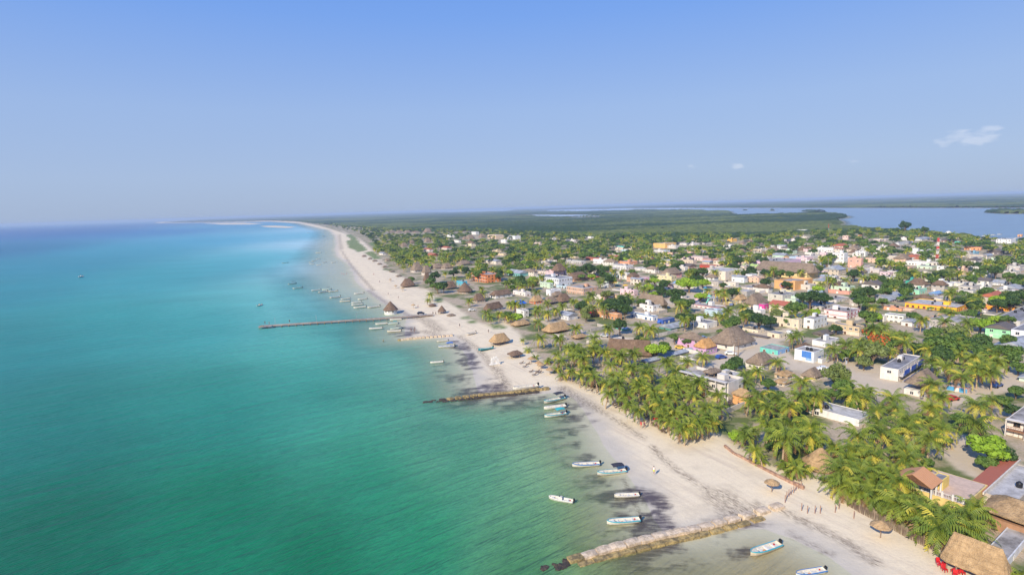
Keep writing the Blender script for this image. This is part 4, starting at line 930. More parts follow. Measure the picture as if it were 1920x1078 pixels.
palapa(1416, 580, 46, 30, 'wide thatch roof with a vent gable in front of the bare grey block', 'grey', 3.4, 'hip', (206, 180, 150), .7, lm='the vent-gable thatch')
house(1433, 571, 1420, 1441, 12, (214, 70, 150), 1, roof='flat', label='magenta walled house under the right end of the vent-gable thatch', tanks=0, par=.1)
palapa(1388, 570, 28, 18, 'tan thatch roof left of the vent-gable thatch', 'tan', 2.8, 'hip', (206, 190, 160), .7)
house(1372, 566, 1355, 1384, 9, (226, 206, 140), 1, label='small cream yellow house left of the tan thatch roof', tanks=1)
house(1345, 577, 1302, 1362, 7, (216, 214, 210), 1, label='low white roofs ending in a red wall below the playground', tanks=1, trim=(190, 60, 60))
palapa(1573, 544, 34, 16, 'brown thatch roof between palms right of the orange mural building', 'brown', 2.6, 'hip', (200, 190, 176), .6)
house(1592, 547, 1548, 1596, 8, (226, 158, 138), 1, label='long low peach wall building right of the orange mural building', dens=.2, tanks=1)
house(1568, 562, 1548, 1592, 9, (206, 200, 196), 1, label='pale grey flat house in front of the long peach building', tanks=1)
house(1583, 505, 1554, 1590, 8, (150, 214, 60), 1, label='lime green wall with a yellow end right of the huge thatch hall', lm='the lime green wall', dens=0, tanks=0, rgb2=(226, 200, 70))
house(1614, 485, 1590, 1619, 19, (230, 172, 152), 2, label='tall peach pink house beyond the lime green wall', lm='the tall peach house', dens=.7)
house(1582, 475, 1561, 1590, 20, (230, 228, 226), 3, label='tall bright white stepped house left of the tall peach house', lm='the tall white house')
house(1562, 465, 1531, 1568, 10, (226, 224, 222), 1, label='long white building with a row of dark openings behind the tall white house', dens=1.6)
house(1600, 463, 1572, 1608, 7, (206, 180, 160), 1, label='grey-peach flat house behind the tall white house', tanks=0)
palapa(1600, 479, 18, 11, 'brown thatch roof between the tall white and tall peach houses', 'brown', 3.0, 'hip', (200, 190, 180), .8)
house(1622, 472, 1603, 1627, 11, (228, 226, 222), 1, label='white house with one dark window above the tall peach house', tanks=1)
palapa(1504, 473, 15, 13, 'steep isolated thatch cone beyond the town centre', 'brown', 2.2, 'round', (190, 180, 170), lm='the isolated thatch cone')
house(1455, 492, 1412, 1502, 10, (226, 190, 214), 1, label='long row of pale pink and white roofs behind the huge thatch hall', lm='the pale pink row', dens=1.3, tanks=3)
house(1424, 497, 1392, 1431, 7, (176, 206, 130), 1, label='pale lime low house left of the pale pink row', tanks=0)
house(1470, 479, 1448, 1479, 8, (190, 214, 196), 1, roof='metal', label='pale green tin roof behind the pale pink row')
palapa(1474, 489, 14, 10, 'small tan thatch peak right of the pale green tin roof', 'tan', 2.2, 'hip', None, .9)
house(1502, 482, 1480, 1512, 8, (176, 200, 222), 1, label='pale blue house right of the small tan thatch peak', tanks=1)
house(1520, 480, 1508, 1536, 8, (226, 216, 210), 1, label='white house with dark doorway right of the pale blue house')
house(1755, 492, 1698, 1762, 10, (228, 224, 220), 1, label='long white school-like building below the red and white mast', lm='the long white building', dens=1.4, tanks=0)
house(1720, 466, 1711, 1723, 19, (226, 226, 222), 1, label='tall white square tower with a teal left edge', lm='the white square tower', name='tower', cat='tower', dens=.5, tanks=0)
palapa(1708, 488, 20, 14, 'dark conical thatch roof left of the white square tower', 'brown', 3.2, 'round', None)
house(1694, 481, 1662, 1700, 8, (200, 190, 178), 1, label='long grey arena wall left of the white square tower', dens=0, par=1.5, tanks=0)
house(1838, 464, 1808, 1841, 7, (228, 158, 112), 1, label='low orange house near the pale harbour field', lm='the low orange house')
house(1875, 472, 1850, 1884, 7, (110, 100, 104), 1, roof='dark', label='dark-roofed building right of the low orange house')
house(1826, 474, 1812, 1836, 9, (120, 170, 190), 1, label='white and turquoise house below the low orange house')
house(1850, 480, 1836, 1862, 8, (222, 214, 206), 1, label='white gabled house right of the turquoise one', roof='metal')
house(1895, 449, 1868, 1905, 9, (230, 230, 230), 2, label='large white harbour building at the edge of the lagoon', lm='the white harbour building', dens=1.2)
house(1800, 453, 1790, 1802, 4, (90, 190, 170), 1, label='small turquoise shed at the left end of the pale harbour field', dens=0, tanks=0)
house(1790, 451, 1750, 1794, 5, (150, 120, 110), 1, roof='dark', label='long brown roof near the lagoon shore left of the turquoise shed')
house(1714, 527, 1698, 1727, 13, (70, 170, 152), 2, label='teal two-storey house with a grey side wall and a lattice mast beside it', lm='the teal two-storey house', rgb2=(200, 180, 160))
house(1723, 544, 1706, 1738, 11, (160, 220, 186), 1, label='mint green house in front of the teal two-storey house', lm='the mint house')
house(1758, 551, 1742, 1768, 6, (140, 150, 190), 1, roof='blue', label='small building with a pale violet-blue roof right of the mint house')
house(1785, 531, 1748, 1796, 9, (228, 226, 224), 1, label='long white house right of the teal two-storey house', lm='the long white house')
house(1816, 532, 1788, 1826, 9, (214, 208, 196), 1, label='cream house right of the long white house', tanks=1)
house(1881, 531, 1849, 1889, 7, (214, 214, 216), 1, roof='metal', label='white house with a low tin roof among trees right of the cream house')
house(1912, 499, 1889, 1922, 10, (200, 196, 192), 1, label='grey apartment cube on a terrace of roofs at the right edge', dens=1.2)
house(1905, 510, 1878, 1930, 5, (206, 190, 180), 1, label='long pale roof terrace in front of the grey apartment cube', dens=.3)
house(1793, 577, 1697, 1819, 12, (238, 188, 46), 1, label='very long bright yellow building with orange edging and grey flat roof', lm='the long yellow building', trim=(226, 120, 80), dens=1.2, tanks=3, name='long_house')
house(1901, 577, 1842, 1906, 11, (240, 160, 40), 1, label='building with a lime green left half and an orange right half', lm='the green and orange building', trim=(226, 150, 110), tanks=1)
oq = at(1901, 588); 
house(1693, 592, 1659, 1702, 17, (222, 222, 214), 2, label='white two-storey house with glass upper floor below the long yellow building', lm='the glass-floor white house', tanks=0, dens=1.6)
house(1657, 593, 1638, 1663, 14, (222, 216, 206), 1, label='white flat house left of the glass-floor white house', tanks=0)
house(1690, 578, 1657, 1699, 9, (226, 160, 120), 1, label='low orange-peach house with two dark arches left of the long yellow building', tanks=2)
house(1668, 563, 1630, 1698, 7, (204, 206, 212), 1, roof='metal', label='wide tin roof left above the long yellow building')
house(1790, 562, 1752, 1800, 8, (214, 204, 190), 1, label='cream house with a shaded porch behind the long yellow building', tanks=2)
house(1744, 560, 1712, 1750, 6, (190, 160, 140), 1, roof='brown', label='small brown thatched house behind the long yellow building')
house(1893, 619, 1848, 1908, 22, (160, 226, 172), 2, roof='dark', label='mint green two-storey house with a dark brown shed roof', lm='the brown-roofed mint house', trim=(196, 230, 200), name='house')
house(1912, 602, 1862, 1975, 14, (206, 204, 200), 1, label='long grey roof with a line of black tanks behind the brown-roofed mint house', tanks=4, lm='the line of black tanks')
house(1944, 623, 1896, 1990, 26, (226, 224, 226), 2, two=(140, 110, 196), label='white house with a purple ground floor at the right edge', lm='the purple and white house')
house(1935, 660, 1858, 1990, 7, (196, 196, 196), 1, roof='metal', label='long pale tin shed in front of the purple and white house', dens=.2, name='shed', cat='shed')
house(1836, 628, 1828, 1846, 9, (206, 206, 200), 1, label='small grey hut left of the brown-roofed mint house')
house(1742, 614, 1716, 1766, 6, (190, 196, 206), 1, roof='metal', label='pale tin roof between palms below the long yellow building', dens=.3)
house(1710, 604, 1690, 1722, 12, (216, 214, 212), 1, roof='metal', label='white house with slanting tin roof right of the glass-floor white house')
house(1775, 600, 1738, 1786, 12, (222, 176, 140), 1, label='peach walled house with a pale roof behind the palm pair', roof='flat', tanks=1)
house(1822, 594, 1795, 1828, 11, (206, 200, 196), 1, label='grey house with one black tank below the right end of the yellow building', tanks=1)
house(1865, 590, 1832, 1880, 5, (226, 216, 210), 1, label='low white wall house in front of the green and orange building', dens=.2, tanks=0)
# far houses inland
for (u, vt, ul, ur, h, rgb, st, roof, t_) in ((1168, 462, 1151, 1172, 7, (90, 206, 190), 1, 'flat', 'turquoise house standing alone among dark far trees'), (1247, 457, 1225, 1268, 10, (240, 190, 110), 2, 'flat', 'yellow-orange building with a crenellated roof beyond the trees'),
   (1300, 457, 1268, 1288, 5, (222, 214, 210), 1, 'flat', 'white roofs right of the crenellated yellow building'), (1250, 470, 1226, 1256, 5, (222, 218, 214), 1, 'flat', 'low white roof in front of the crenellated yellow building'), (1318, 482, 1275, 1330, 9, (226, 200, 196), 1, 'flat', 'white and red-edged house with stepped roof'),
   (1372, 449, 1364, 1382, 6, (240, 190, 90), 1, 'flat', 'small golden yellow building with a toothed roof at the forest edge'), (1510, 431, 1494, 1514, 5, (232, 232, 232), 1, 'flat', 'lone white building out in the mangrove beyond the town'), (1490, 448, 1471, 1492, 6, (228, 222, 224), 1, 'flat', 'white villa at the forest edge below the lone white building'),
   (1512, 444, 1503, 1517, 4, (226, 214, 206), 1, 'flat', 'small pinkish white house right of the forest edge villa'), (1472, 461, 1457, 1476, 8, (226, 222, 222), 2, 'metal', 'white gabled house left of the isolated thatch cone'), (1450, 461, 1445, 1453, 7, (226, 222, 218), 1, 'flat', 'tiny white cube left of the white gabled house'),
   (1432, 465, 1420, 1437, 5, (226, 222, 218), 1, 'flat', 'white roof among trees left of the tiny white cube'), (1409, 468, 1398, 1412, 4, (206, 150, 120), 1, 'red', 'small brown-red roof left of the white roofs'), (1332, 456, 1317, 1336, 4, (214, 208, 200), 1, 'flat', 'low pale house left of the golden toothed building'),
   (1370, 458, 1366, 1372, 6, (226, 224, 220), 1, 'flat', 'narrow white house below the golden toothed building'), (1589, 442, 1580, 1592, 9, (228, 196, 184), 2, 'flat', 'tall pink cube near the lagoon trees'), (1915, 440, 1908, 1918, 4, (226, 166, 120), 1, 'flat', 'tiny house near the right edge by the lagoon'),
   (1612, 441, 1609, 1618, 3, (236, 170, 116), 1, 'flat', 'tiny orange house among the lagoon shore trees'), (1660, 449, 1638, 1670, 4, (220, 206, 196), 1, 'flat', 'pale beige roof near the big casuarina tree'), (1700, 446, 1688, 1704, 6, (226, 220, 216), 1, 'flat', 'white house directly below the big casuarina tree'),
   (1728, 449, 1712, 1744, 4, (230, 228, 226), 1, 'metal', 'long white roof right of the big casuarina tree'), (1685, 456, 1672, 1712, 6, (214, 214, 214), 1, 'flat', 'grey-white buildings below the casuarina tree'), (1655, 465, 1641, 1664, 5, (214, 210, 206), 1, 'flat', 'pale flat house left of the white square tower'),
   (1768, 450, 1758, 1776, 4, (222, 222, 230), 1, 'flat', 'white shed right of the red and white mast'), (850, 441, 838, 852, 5, (230, 230, 226), 1, 'flat', 'white villa alone in the trees inland of the beach'), (860, 451, 851, 864, 5, (228, 224, 218), 1, 'flat', 'white-walled house below the lone white villa'),
   (884, 456, 872, 892, 7, (236, 222, 190), 2, 'brown', 'cream two-storey house under a brown thatch roof inland'), (892, 435, 884, 898, 6, (230, 228, 226), 2, 'flat', 'tall white house left of a rounded brown thatch inland'), (930, 441, 914, 944, 8, (232, 206, 174), 2, 'flat', 'long cream villa with balconies inland'),
   (966, 443, 951, 976, 7, (234, 234, 232), 1, 'flat', 'bright white villa with a notched roof right of the cream villa'), (948, 450, 939, 952, 7, (230, 228, 224), 1, 'flat', 'white cube house left below the bright white villa'), (930, 490, 907, 940, 7, (222, 214, 200), 1, 'metal', 'long pale gabled roof among palms inland'),
   (932, 470, 923, 940, 5, (226, 204, 160), 1, 'flat', 'cream cube house among far palms'), (944, 476, 930, 948, 5, (226, 206, 170), 1, 'flat', 'low cream wall behind far palms'), (812, 478, 801, 822, 4, (214, 110, 80), 1, 'red', 'orange-red roof among far beach-side trees'), (805, 468, 794, 812, 5, (230, 220, 214), 1, 'red', 'white domed houses with red roofs, the left pair'),
   (838, 465, 824, 847, 5, (228, 214, 206), 1, 'red', 'white domed houses with red roofs, the right row'), (718, 475, 710, 724, 5, (214, 208, 200), 1, 'metal', 'small white hut above the far beach shacks'), (1040, 447, 1035, 1043, 3, (232, 230, 226), 1, 'flat', 'tiny white house in the trees far left of the turquoise house'),
   (1076, 450, 1060, 1080, 4, (230, 226, 222), 1, 'flat', 'cluster of tiny white walls in the far trees'), (1108, 444, 1097, 1113, 4, (236, 236, 236), 1, 'flat', 'bright white slanted roof in the far trees'), (1024, 490, 1015, 1031, 6, (222, 214, 196), 1, 'flat', 'pale low house left of the brown palapa on the white building'),
   (1012, 455, 1002, 1014, 4, (224, 204, 188), 1, 'flat', 'small beige house at the left of the far white houses'), (975, 513, 950, 992, 8, (120, 180, 180), 1, 'metal', 'teal shed with a pale roof right of the orange balcony hotel'), (1025, 509, 1002, 1034, 7, (214, 200, 190), 1, 'flat', 'grey and pink low houses left of the pink upper storey'),
   (985, 548, 962, 995, 10, (222, 214, 208), 1, 'flat', 'white house with small arches right of the dark gable house'), (1140, 534, 1124, 1150, 8, (206, 206, 206), 1, 'flat', 'grey roof house right of the long brown brick hotel'), (1185, 547, 1148, 1200, 4, (214, 210, 204), 1, 'flat', 'low pale roofs behind the dark green trees of the square'),
   (1292, 500, 1272, 1306, 6, (196, 170, 150), 1, 'dark', 'brown roof right of the pink-walled thatch hall'), (1225, 505, 1190, 1238, 7, (206, 202, 198), 1, 'flat', 'grey-white roofs left of the pink-walled thatch hall'), (1300, 568, 1286, 1312, 7, (206, 196, 206), 1, 'flat', 'lilac grey house below the playground'),
   (1318, 560, 1304, 1332, 7, (216, 180, 186), 1, 'flat', 'small pink house right of the lilac grey one'), (1425, 541, 1390, 1440, 7, (196, 186, 178), 1, 'flat', 'grey courtyard roofs left of the orange mural building'), (1180, 640, 1150, 1190, 8, (210, 202, 196), 1, 'flat', 'pale wall behind the palms above the long thatch hall'),
   (1620, 500, 1608, 1632, 6, (200, 190, 190), 1, 'flat', 'grey house right of the lime green wall'), (1648, 505, 1622, 1655, 9, (206, 196, 190), 1, 'flat', 'cream and grey house right of the tall peach house'), (1673, 511, 1662, 1676, 5, (222, 218, 214), 1, 'flat', 'small white house among dark trees left of the teal house'),
   (1622, 527, 1612, 1630, 8, (222, 214, 208), 1, 'flat', 'small white house with thatch palms in front'), (1836, 501, 1818, 1840, 5, (222, 218, 214), 1, 'flat', 'small white house surrounded by dark green trees on the right')):
    house(u, vt, ul, ur, h, rgb, st, roof, label=t_ if len(t_.split()) > 3 else None)
# low pale field by the harbour and the mangrove mast hut
for (u, v, w_, h_, t_) in ((882, 449, 16, 9, 'grey thatch roof behind the cream two-storey house'), (904, 446, 13, 8, 'rounded brown thatch right of the tall white house inland'), (872, 449, 9, 6, 'small grey thatch left of the grey thatch roof inland'), (1392, 459, 12, 6, 'thatch cone right of the golden toothed building'), (1405, 455, 10, 4, 'low thatch roof right of the far thatch cone'),
    (735, 437, 12, 4, 'left end of the far row of dusty pink roofs'), (748, 437, 12, 5, 'second roof of the far row of dusty pink roofs'), (764, 437, 14, 5, 'middle roof of the far row of dusty pink roofs'), (780, 437, 12, 4, 'fourth roof of the far dusty pink row'), (802, 436, 15, 8, 'tall end roof of the far row of dusty pink roofs')):
    palapa(u, v, w_, h_, t_, 'grey', 2.2, 'hip', (214, 170, 160), .8)
for (u, v, w_, t_) in ((683, 483, 9, 'thatch shack nearest the far dunes'), (694, 488, 8, 'thatch shack beside the far dune path'), (703, 492, 10, 'low grey thatch shack behind the far beach'), (712, 498, 9, 'thatch shack above the far beach umbrellas'), (722, 503, 9, 'brown shack at the edge of the far palm trees'), (735, 512, 10, 'low thatch at the left edge of the beach palms'), (748, 521, 11, 'low brown thatch left of the beach pyramid thatch')):
    palapa(u, v, w_, 5, t_, 'grey', 1.7, 'hip', None, .8, posts=4)
# random infill between them, only where the town is
TOWNREG = [W(q) for q in ([(1000, 500), (1150, 470), (1300, 465), (1420, 470), (1600, 460), (1750, 470), (1925, 490), (1925, 600), (1830, 640), (1560, 590), (1300, 600), (1000, 560)],)]
def free(x, y, r):
    for cx, cy, X, Y, hx, hy in FOOT:
        dx, dy = x-cx, y-cy
        if abs(dx) > 45 or abs(dy) > 45: continue
        a_ = dx*X.x+dy*X.y; b_ = dx*Y.x+dy*Y.y
        if abs(a_) < hx+r and abs(b_) < hy+r: return False
    return True
NBOX = len(BOXES); rnd = random.Random(99); cnt = 0; COLS = [(226, 222, 216), (220, 214, 206), (206, 200, 190), (216, 206, 192), (228, 224, 216), (196, 188, 178), (214, 208, 200), (222, 206, 184), (206, 190, 170), (228, 226, 224), (228, 188, 160), (226, 196, 200), (186, 206, 216), (196, 216, 190), (222, 208, 166), (200, 196, 190), (180, 172, 164)]
for k in range(9000):
    if cnt >= 200: break
    u = rnd.uniform(990, 1915); v = 455+185*rnd.random()**1.25
    p_ = at(u, v); q = np.array([[p_.x, p_.y]])
    if not inside(q, TOWNREG[0])[0] or not free(p_.x, p_.y, 5.2): continue
    d = proj(p_)[2]; hpx = rnd.uniform(2.8, 5.2)*FPX/d; wl_ = rnd.uniform(6, 12)*FPX/d
    rf = rnd.choice(['flat']*9+['metal', 'metal', 'grey', 'brown', 'dark', 'red'])
    if v > 560 and any(b_[0]-4 < u < b_[1]+4 and b_[2]-2 < v-hpx/2 < b_[3]+4 for b_ in BOXES): continue
    house(u, v-hpx, u-wl_, u+wl_*rnd.uniform(.25, .6), hpx, rnd.choice(COLS), 1 if hpx*d/FPX < 4.4 else 2, rf); cnt += 1
print('infill', cnt, 'objects', len(bpy.data.objects))
# ---------------------------------------------------------------- boats
M_HULL, n, b = mat_new('boat_gelcoat'); oi = n.nodes.new('ShaderNodeObjectInfo'); cc_ = ramp(n, oi.outputs['Random'], [(.0, lin((234, 230, 222))), (.45, lin((228, 220, 204))), (.75, lin((206, 206, 198))), (1.0, lin((214, 196, 168)))])
n.links.new(mixc(n, mth(n, 'MULTIPLY', mth(n, 'SUBTRACT', noise(n, 2.2, 5, pos(n), .7), .5, True), 2.0, True), cc_, lin((150, 132, 108))), b.inputs[0]); b.inputs['Roughness'].default_value = .4
M_TEAL = simple('boat_teal', (70, 170, 180), .4); M_BLUE = simple('boat_blue', (60, 120, 180), .4); M_DECK = simple('boat_deck', (206, 200, 186), .6); M_DARK = simple('dark_canvas', (56, 54, 60), .7); M_RUST = simple('antifouling_red', (176, 96, 66), .6)
M_CBLUE = simple('blue_canvas', (30, 110, 200), .7); M_CTEAL = simple('teal_canvas', (60, 170, 170), .7)
def boat_parts(L, rim, canopy=None, console=False, hullm=None):
    B = L*.135; st = []; n = 12; hull = MB()
    for i in range(n+1):
        t = i/n; x = -L/2+L*t; w_ = B*(1-.12*(1-t)) * (1 if t < .45 else math.sqrt(max(0, 1-((t-.45)/.55)**2.3)))
        g = .62+.42*t**2.4
        st.append((x, max(w_, .015), g, -.22+.5*max(0, t-.75)*2.2))
    vs, fs = [], []
    for (x, w_, g, k) in st: vs += [(x, -w_, g), (x, -w_*.86, .12+.3*max(0, (x/L))), (x, 0, k), (x, w_*.86, .12+.3*max(0, (x/L))), (x, w_, g)]
    for i in range(n):
        o = i*5; fs += [(o+j, o+5+j, o+6+j, o+1+j) for j in range(4)]
    fs.append((0, 1, 2, 3, 4)); hull.add(vs, fs, hullm or M_HULL)
    inn = MB(); vs, fs = [], []
    for (x, w_, g, k) in st: wi = max(w_-.12, .004); vs += [(x, -wi, g-.01), (x, -wi*.82, .26), (x, wi*.82, .26), (x, wi, g-.01)]
    for i in range(n): o = i*4; fs += [(o+j, o+1+j, o+5+j, o+4+j) for j in range(3)]
    inn.add(vs, fs, M_DECK)
    rm = MB(); vs, fs = [], []
    for (x, w_, g, k) in st:
        wi = max(w_-.14, .002); vs += [(x, -w_-.04, g-.12), (x, -w_-.04, g+.03), (x, -wi, g+.03), (x, wi, g+.03), (x, w_+.04, g+.03), (x, w_+.04, g-.12)]
    for i in range(n): o = i*6; fs += [(o, o+6, o+7, o+1), (o+1, o+7, o+8, o+2), (o+3, o+9, o+10, o+4), (o+4, o+10, o+11, o+5)]
    rm.add(vs, fs, rim)
    parts = [('hull', hull.mesh('hull', True)), ('inner_deck', inn.mesh('inner_deck')), ('gunwale', rm.mesh('gunwale'))]
    bx = (-.28, -.05, .16) if not console else (-.3,)
    for t in bx:
        a = MB(); wi = B*.8; a.box(L*t-.16, -wi, .42, L*t+.16, wi, .50, M_HULL); a.box(L*t-.1, -wi*.6, .28, L*t+.1, wi*.6, .418, M_HULL); parts.append(('bench', a.mesh('bench')))
    a = MB(); a.box(L*.27, -B*.62, .6, L*.42, B*.62, .70, M_HULL); parts.append(('foredeck', a.mesh('foredeck')))
    a = MB(); a.box(-L/2-.42, -.2, .45, -L/2-.02, .2, 1.15, M_TANK); a.box(-L/2-.34, -.16, 1.151, -L/2-.06, .16, 1.25, M_TANK); a.bar((-L/2-.2, 0, .5), (-L/2-.3, 0, -.35), .08, M_TANK); a.bar((-L/2, 0, 1.0), (-L/2+.5, .05, 1.1), .03, M_TANK); parts.append(('outboard_motor', a.mesh('outboard_motor')))
    a = MB(); a.lathe([(.0, .27), (.3, .28), (.26, .42), (.1, .5), (0, .5)], simple('net_heap', (206, 130, 70), .9), 8, (L*.05, .2)); a.box(-L*.38, -.45, .262, -L*.35, -.2, .5, simple('fuel_can', (190, 50, 44), .6)); a.lathe([(0, .262), (.22, .27), (.2, .38), (0, .44)], simple('rope_coil', (90, 120, 150), .9), 8, (L*.18, -.15)); parts.append(('gear', a.mesh('gear')))
    a = MB(); a.bar((L/2-.2, 0, .95), (L/2+3.5, .5, -.1), .013, M_POLE, 4); parts.append(('mooring_line', a.mesh('mooring_line')))
    if console:
        a = MB(); a.box(-.35, -.4, .27, .35, .4, 1.25, M_HULL); a.box(.3, -.38, 1.252, .36, .38, 1.6, M_GLASS); a.bar((-.3, -.35, 1.2), (-.1, -.35, 2.1), .03, M_TANK); a.bar((-.3, .35, 1.2), (-.1, .35, 2.1), .03, M_TANK); parts.append(('console', a.mesh('console')))
    if canopy is not None:
        a = MB(); x0, x1 = -L*.42, -L*.02; z = 2.0
        vs = [(x0+(x1-x0)*i/4, s_*B*1.0, z+.14*math.sin(math.pi*i/4)) for i in range(5) for s_ in (-1, 0, 1)]
        vs = [(x, y, zz+(.12 if y == 0 else 0)) for x, y, zz in vs]
        a.add(vs, [(i*3+j, i*3+j+3, i*3+j+4, i*3+j+1) for i in range(4) for j in range(2)], canopy); a.add([(x, y, zz-.04) for x, y, zz in vs], [(i*3+j, i*3+j+1, i*3+j+4, i*3+j+3) for i in range(4) for j in range(2)], canopy)
        parts.append(('canopy', a.mesh('canopy')))
        for x in (x0+.1, x1-.1):
            for s_ in (-1, 1): a = MB(); a.bar((x, s_*B*.9, .6), (x, s_*B*.95, z+.02), .025, M_METAL); parts.append(('canopy_pole', a.mesh('canopy_pole')))
    return parts
BK_ = {'open': ('skiff', lambda: boat_parts(7, M_HULL)), 'blue': ('skiff', lambda: boat_parts(7, M_BLUE)), 'teal': ('skiff', lambda: boat_parts(7, M_TEAL)), 'dark': ('skiff', lambda: boat_parts(7, M_TEAL, M_DARK)), 'cblue': ('skiff', lambda: boat_parts(7, M_BLUE, M_CBLUE)),
       'cteal': ('skiff', lambda: boat_parts(7, M_TEAL, M_CTEAL)), 'sport': ('motorboat', lambda: boat_parts(6.4, M_HULL, None, True)), 'tealhull': ('skiff', lambda: boat_parts(7, M_TEAL, hullm=simple('teal_hull', (40, 130, 140), .5)))}
def boat(bow, stern, kind, label, z=-.05, lm=None, group='small boats moored along the beach'):
    a, b_ = at(*bow), at(*stern); L = (a-b_).length; c = (a+b_)/2; dv = a-b_
    nm, fn = BK_[kind]
    o = proto(('boat', kind), nm, fn() if ('boat', kind) not in SH else [])
    L = min(max(L, 5.2), 9.0)
    o.location = (c.x, c.y, z); o.rotation_euler = (0, 0, math.atan2(dv.y, dv.x)); s = L/(6.4 if kind == 'sport' else 7); o.scale = (s, s, s)
    u, v, _ = proj(c)
    if label: tag(o, label, 'boat', group)
    else: want(o, (c.x, c.y), {'open': 'small plain white skiff', 'blue': 'white skiff with blue rim', 'cteal': 'white skiff with teal canopy', 'dark': 'white skiff with dark canopy', 'sport': 'white motorboat with console'}.get(kind, 'small boat'), 'boat', group)
    if lm: LMK.append((u, v, lm))
    return o
boat((1073, 875), (1124, 871), 'blue', 'white skiff with blue rim, uppermost of the near boats beside dark seaweed', lm='the uppermost near skiff')
boat((1120, 891), (1173, 884), 'dark', 'white skiff with a black canopy over its stern, right of the uppermost near skiff')
boat((1154, 932), (1196, 929), 'open', 'plain white skiff with blunt open hull beside the darkest seaweed patch', lm='the skiff at the dark seaweed')
boat((1138, 983), (1199, 976), 'teal', 'teal-rimmed white skiff floating just above the big stone groin', lm='the teal-rimmed skiff')
boat((1030, 935), (1074, 942), 'sport', 'white motorboat with a centre console floating alone in green water')
boat((1407, 1043), (1461, 1022), 'teal', 'long white skiff with pale teal rim in the shallows below the groin', lm='the long skiff below the groin')
boat((1492, 1081), (1546, 1070), 'blue', 'skiff with blue canvas partly cut off by the bottom edge')
boat((1020, 757), (1058, 747), 'dark', 'upper of three stacked skiffs below the second groin, with black canopy', lm='the stack of three skiffs')
boat((1020, 768), (1060, 762), 'open', 'middle of three stacked skiffs below the second groin, plain white and open')
boat((1021, 783), (1061, 776), 'cteal', 'lower of three stacked skiffs below the second groin, teal inside with a canopy')
boat((822, 652), (852, 650), 'cblue', 'white skiff with a bright blue canopy below the short groin')
boat((821, 641), (838, 639), 'open', 'small white skiff moored right against the short groin')
boat((808, 681), (830, 679), 'open', 'lone plain white skiff in pale water left of the sandbank')
boat((731, 601), (753, 599), 'open', 'white skiff tied just below the pier near the beach'); boat((728, 608), (746, 607), 'cteal', 'white skiff with small teal canopy below the pier')
boat((704, 609), (727, 607), 'open', 'long white skiff left of the teal-canopied one below the pier'); boat((732, 618), (753, 616), 'dark', 'white skiff with a dark cover above the lowest pier boat')
boat((726, 623), (752, 621), 'open', 'lowest white skiff moored below the pier'); boat((692, 618), (717, 616), 'open', 'leftmost white skiff moored below the pier')
boat((540, 534), (555, 532), 'dark', 'white skiff with dark stern out in turquoise water, upper of a pair'); boat((549, 542), (567, 540), 'cteal', 'red-hulled skiff with teal canopy, lower of a pair in turquoise water')
boat((482, 575), (491, 572), 'sport', 'round white boat seen end-on above the tip of the pier', lm='the end-on boat')
boat((145, 521), (158, 518), 'sport', 'lone white boat with a thin mast far out on the open sea')
for (bu, bv, su, sv, k) in ((584, 546, 601, 544, 'open'), (597, 550, 614, 547, 'open'), (604, 544, 621, 543, 'dark'), (616, 548, 633, 546, 'open'), (618, 560, 638, 557, 'open'), (639, 562, 656, 560, 'open'), (637, 566.5, 656, 565, 'open'), (659, 569, 677, 567, 'open'), (659, 573.5, 680, 571, 'open'), (663, 578.5, 686, 576, 'open'),
    (689, 578, 712, 575, 'open'), (664, 552, 682, 550, 'open'), (671, 562.5, 688, 560.5, 'open'), (592, 474.5, 602, 474, 'open'), (593, 486.5, 600, 486, 'open'), (585, 489.5, 592, 489, 'open'), (580, 492.5, 587, 492, 'open'), (581, 496, 589, 495.5, 'open'), (593, 497.5, 602, 497, 'open'), (605, 492.8, 612, 492, 'open'), (621, 492.6, 629, 492, 'open'),
    (529, 494, 540, 493, 'cteal'), (575, 437.3, 581, 437, 'open'), (603, 443.5, 610, 443, 'open')):
    boat((bu, bv), (su, sv), k, None)
boat((897, 661), (924, 656), 'tealhull', 'teal boat with blue cover parked on the sand in front of the open beach bar', z=.75, lm='the parked teal boat')
boat((875, 631), (892, 627), 'open', 'upturned-looking white boat lying on the sand above the short groin', z=.8)
boat((962, 736), (1008, 729), 'open', 'white boat pulled up on the sand along the second groin', z=.7)
for u, v in ((1862, 441), (1874, 440), (1906, 447), (1845, 443), (1914, 452)): boat((u-4, v+.3), (u+4, v), 'sport', None, group='boats in the lagoon harbour')

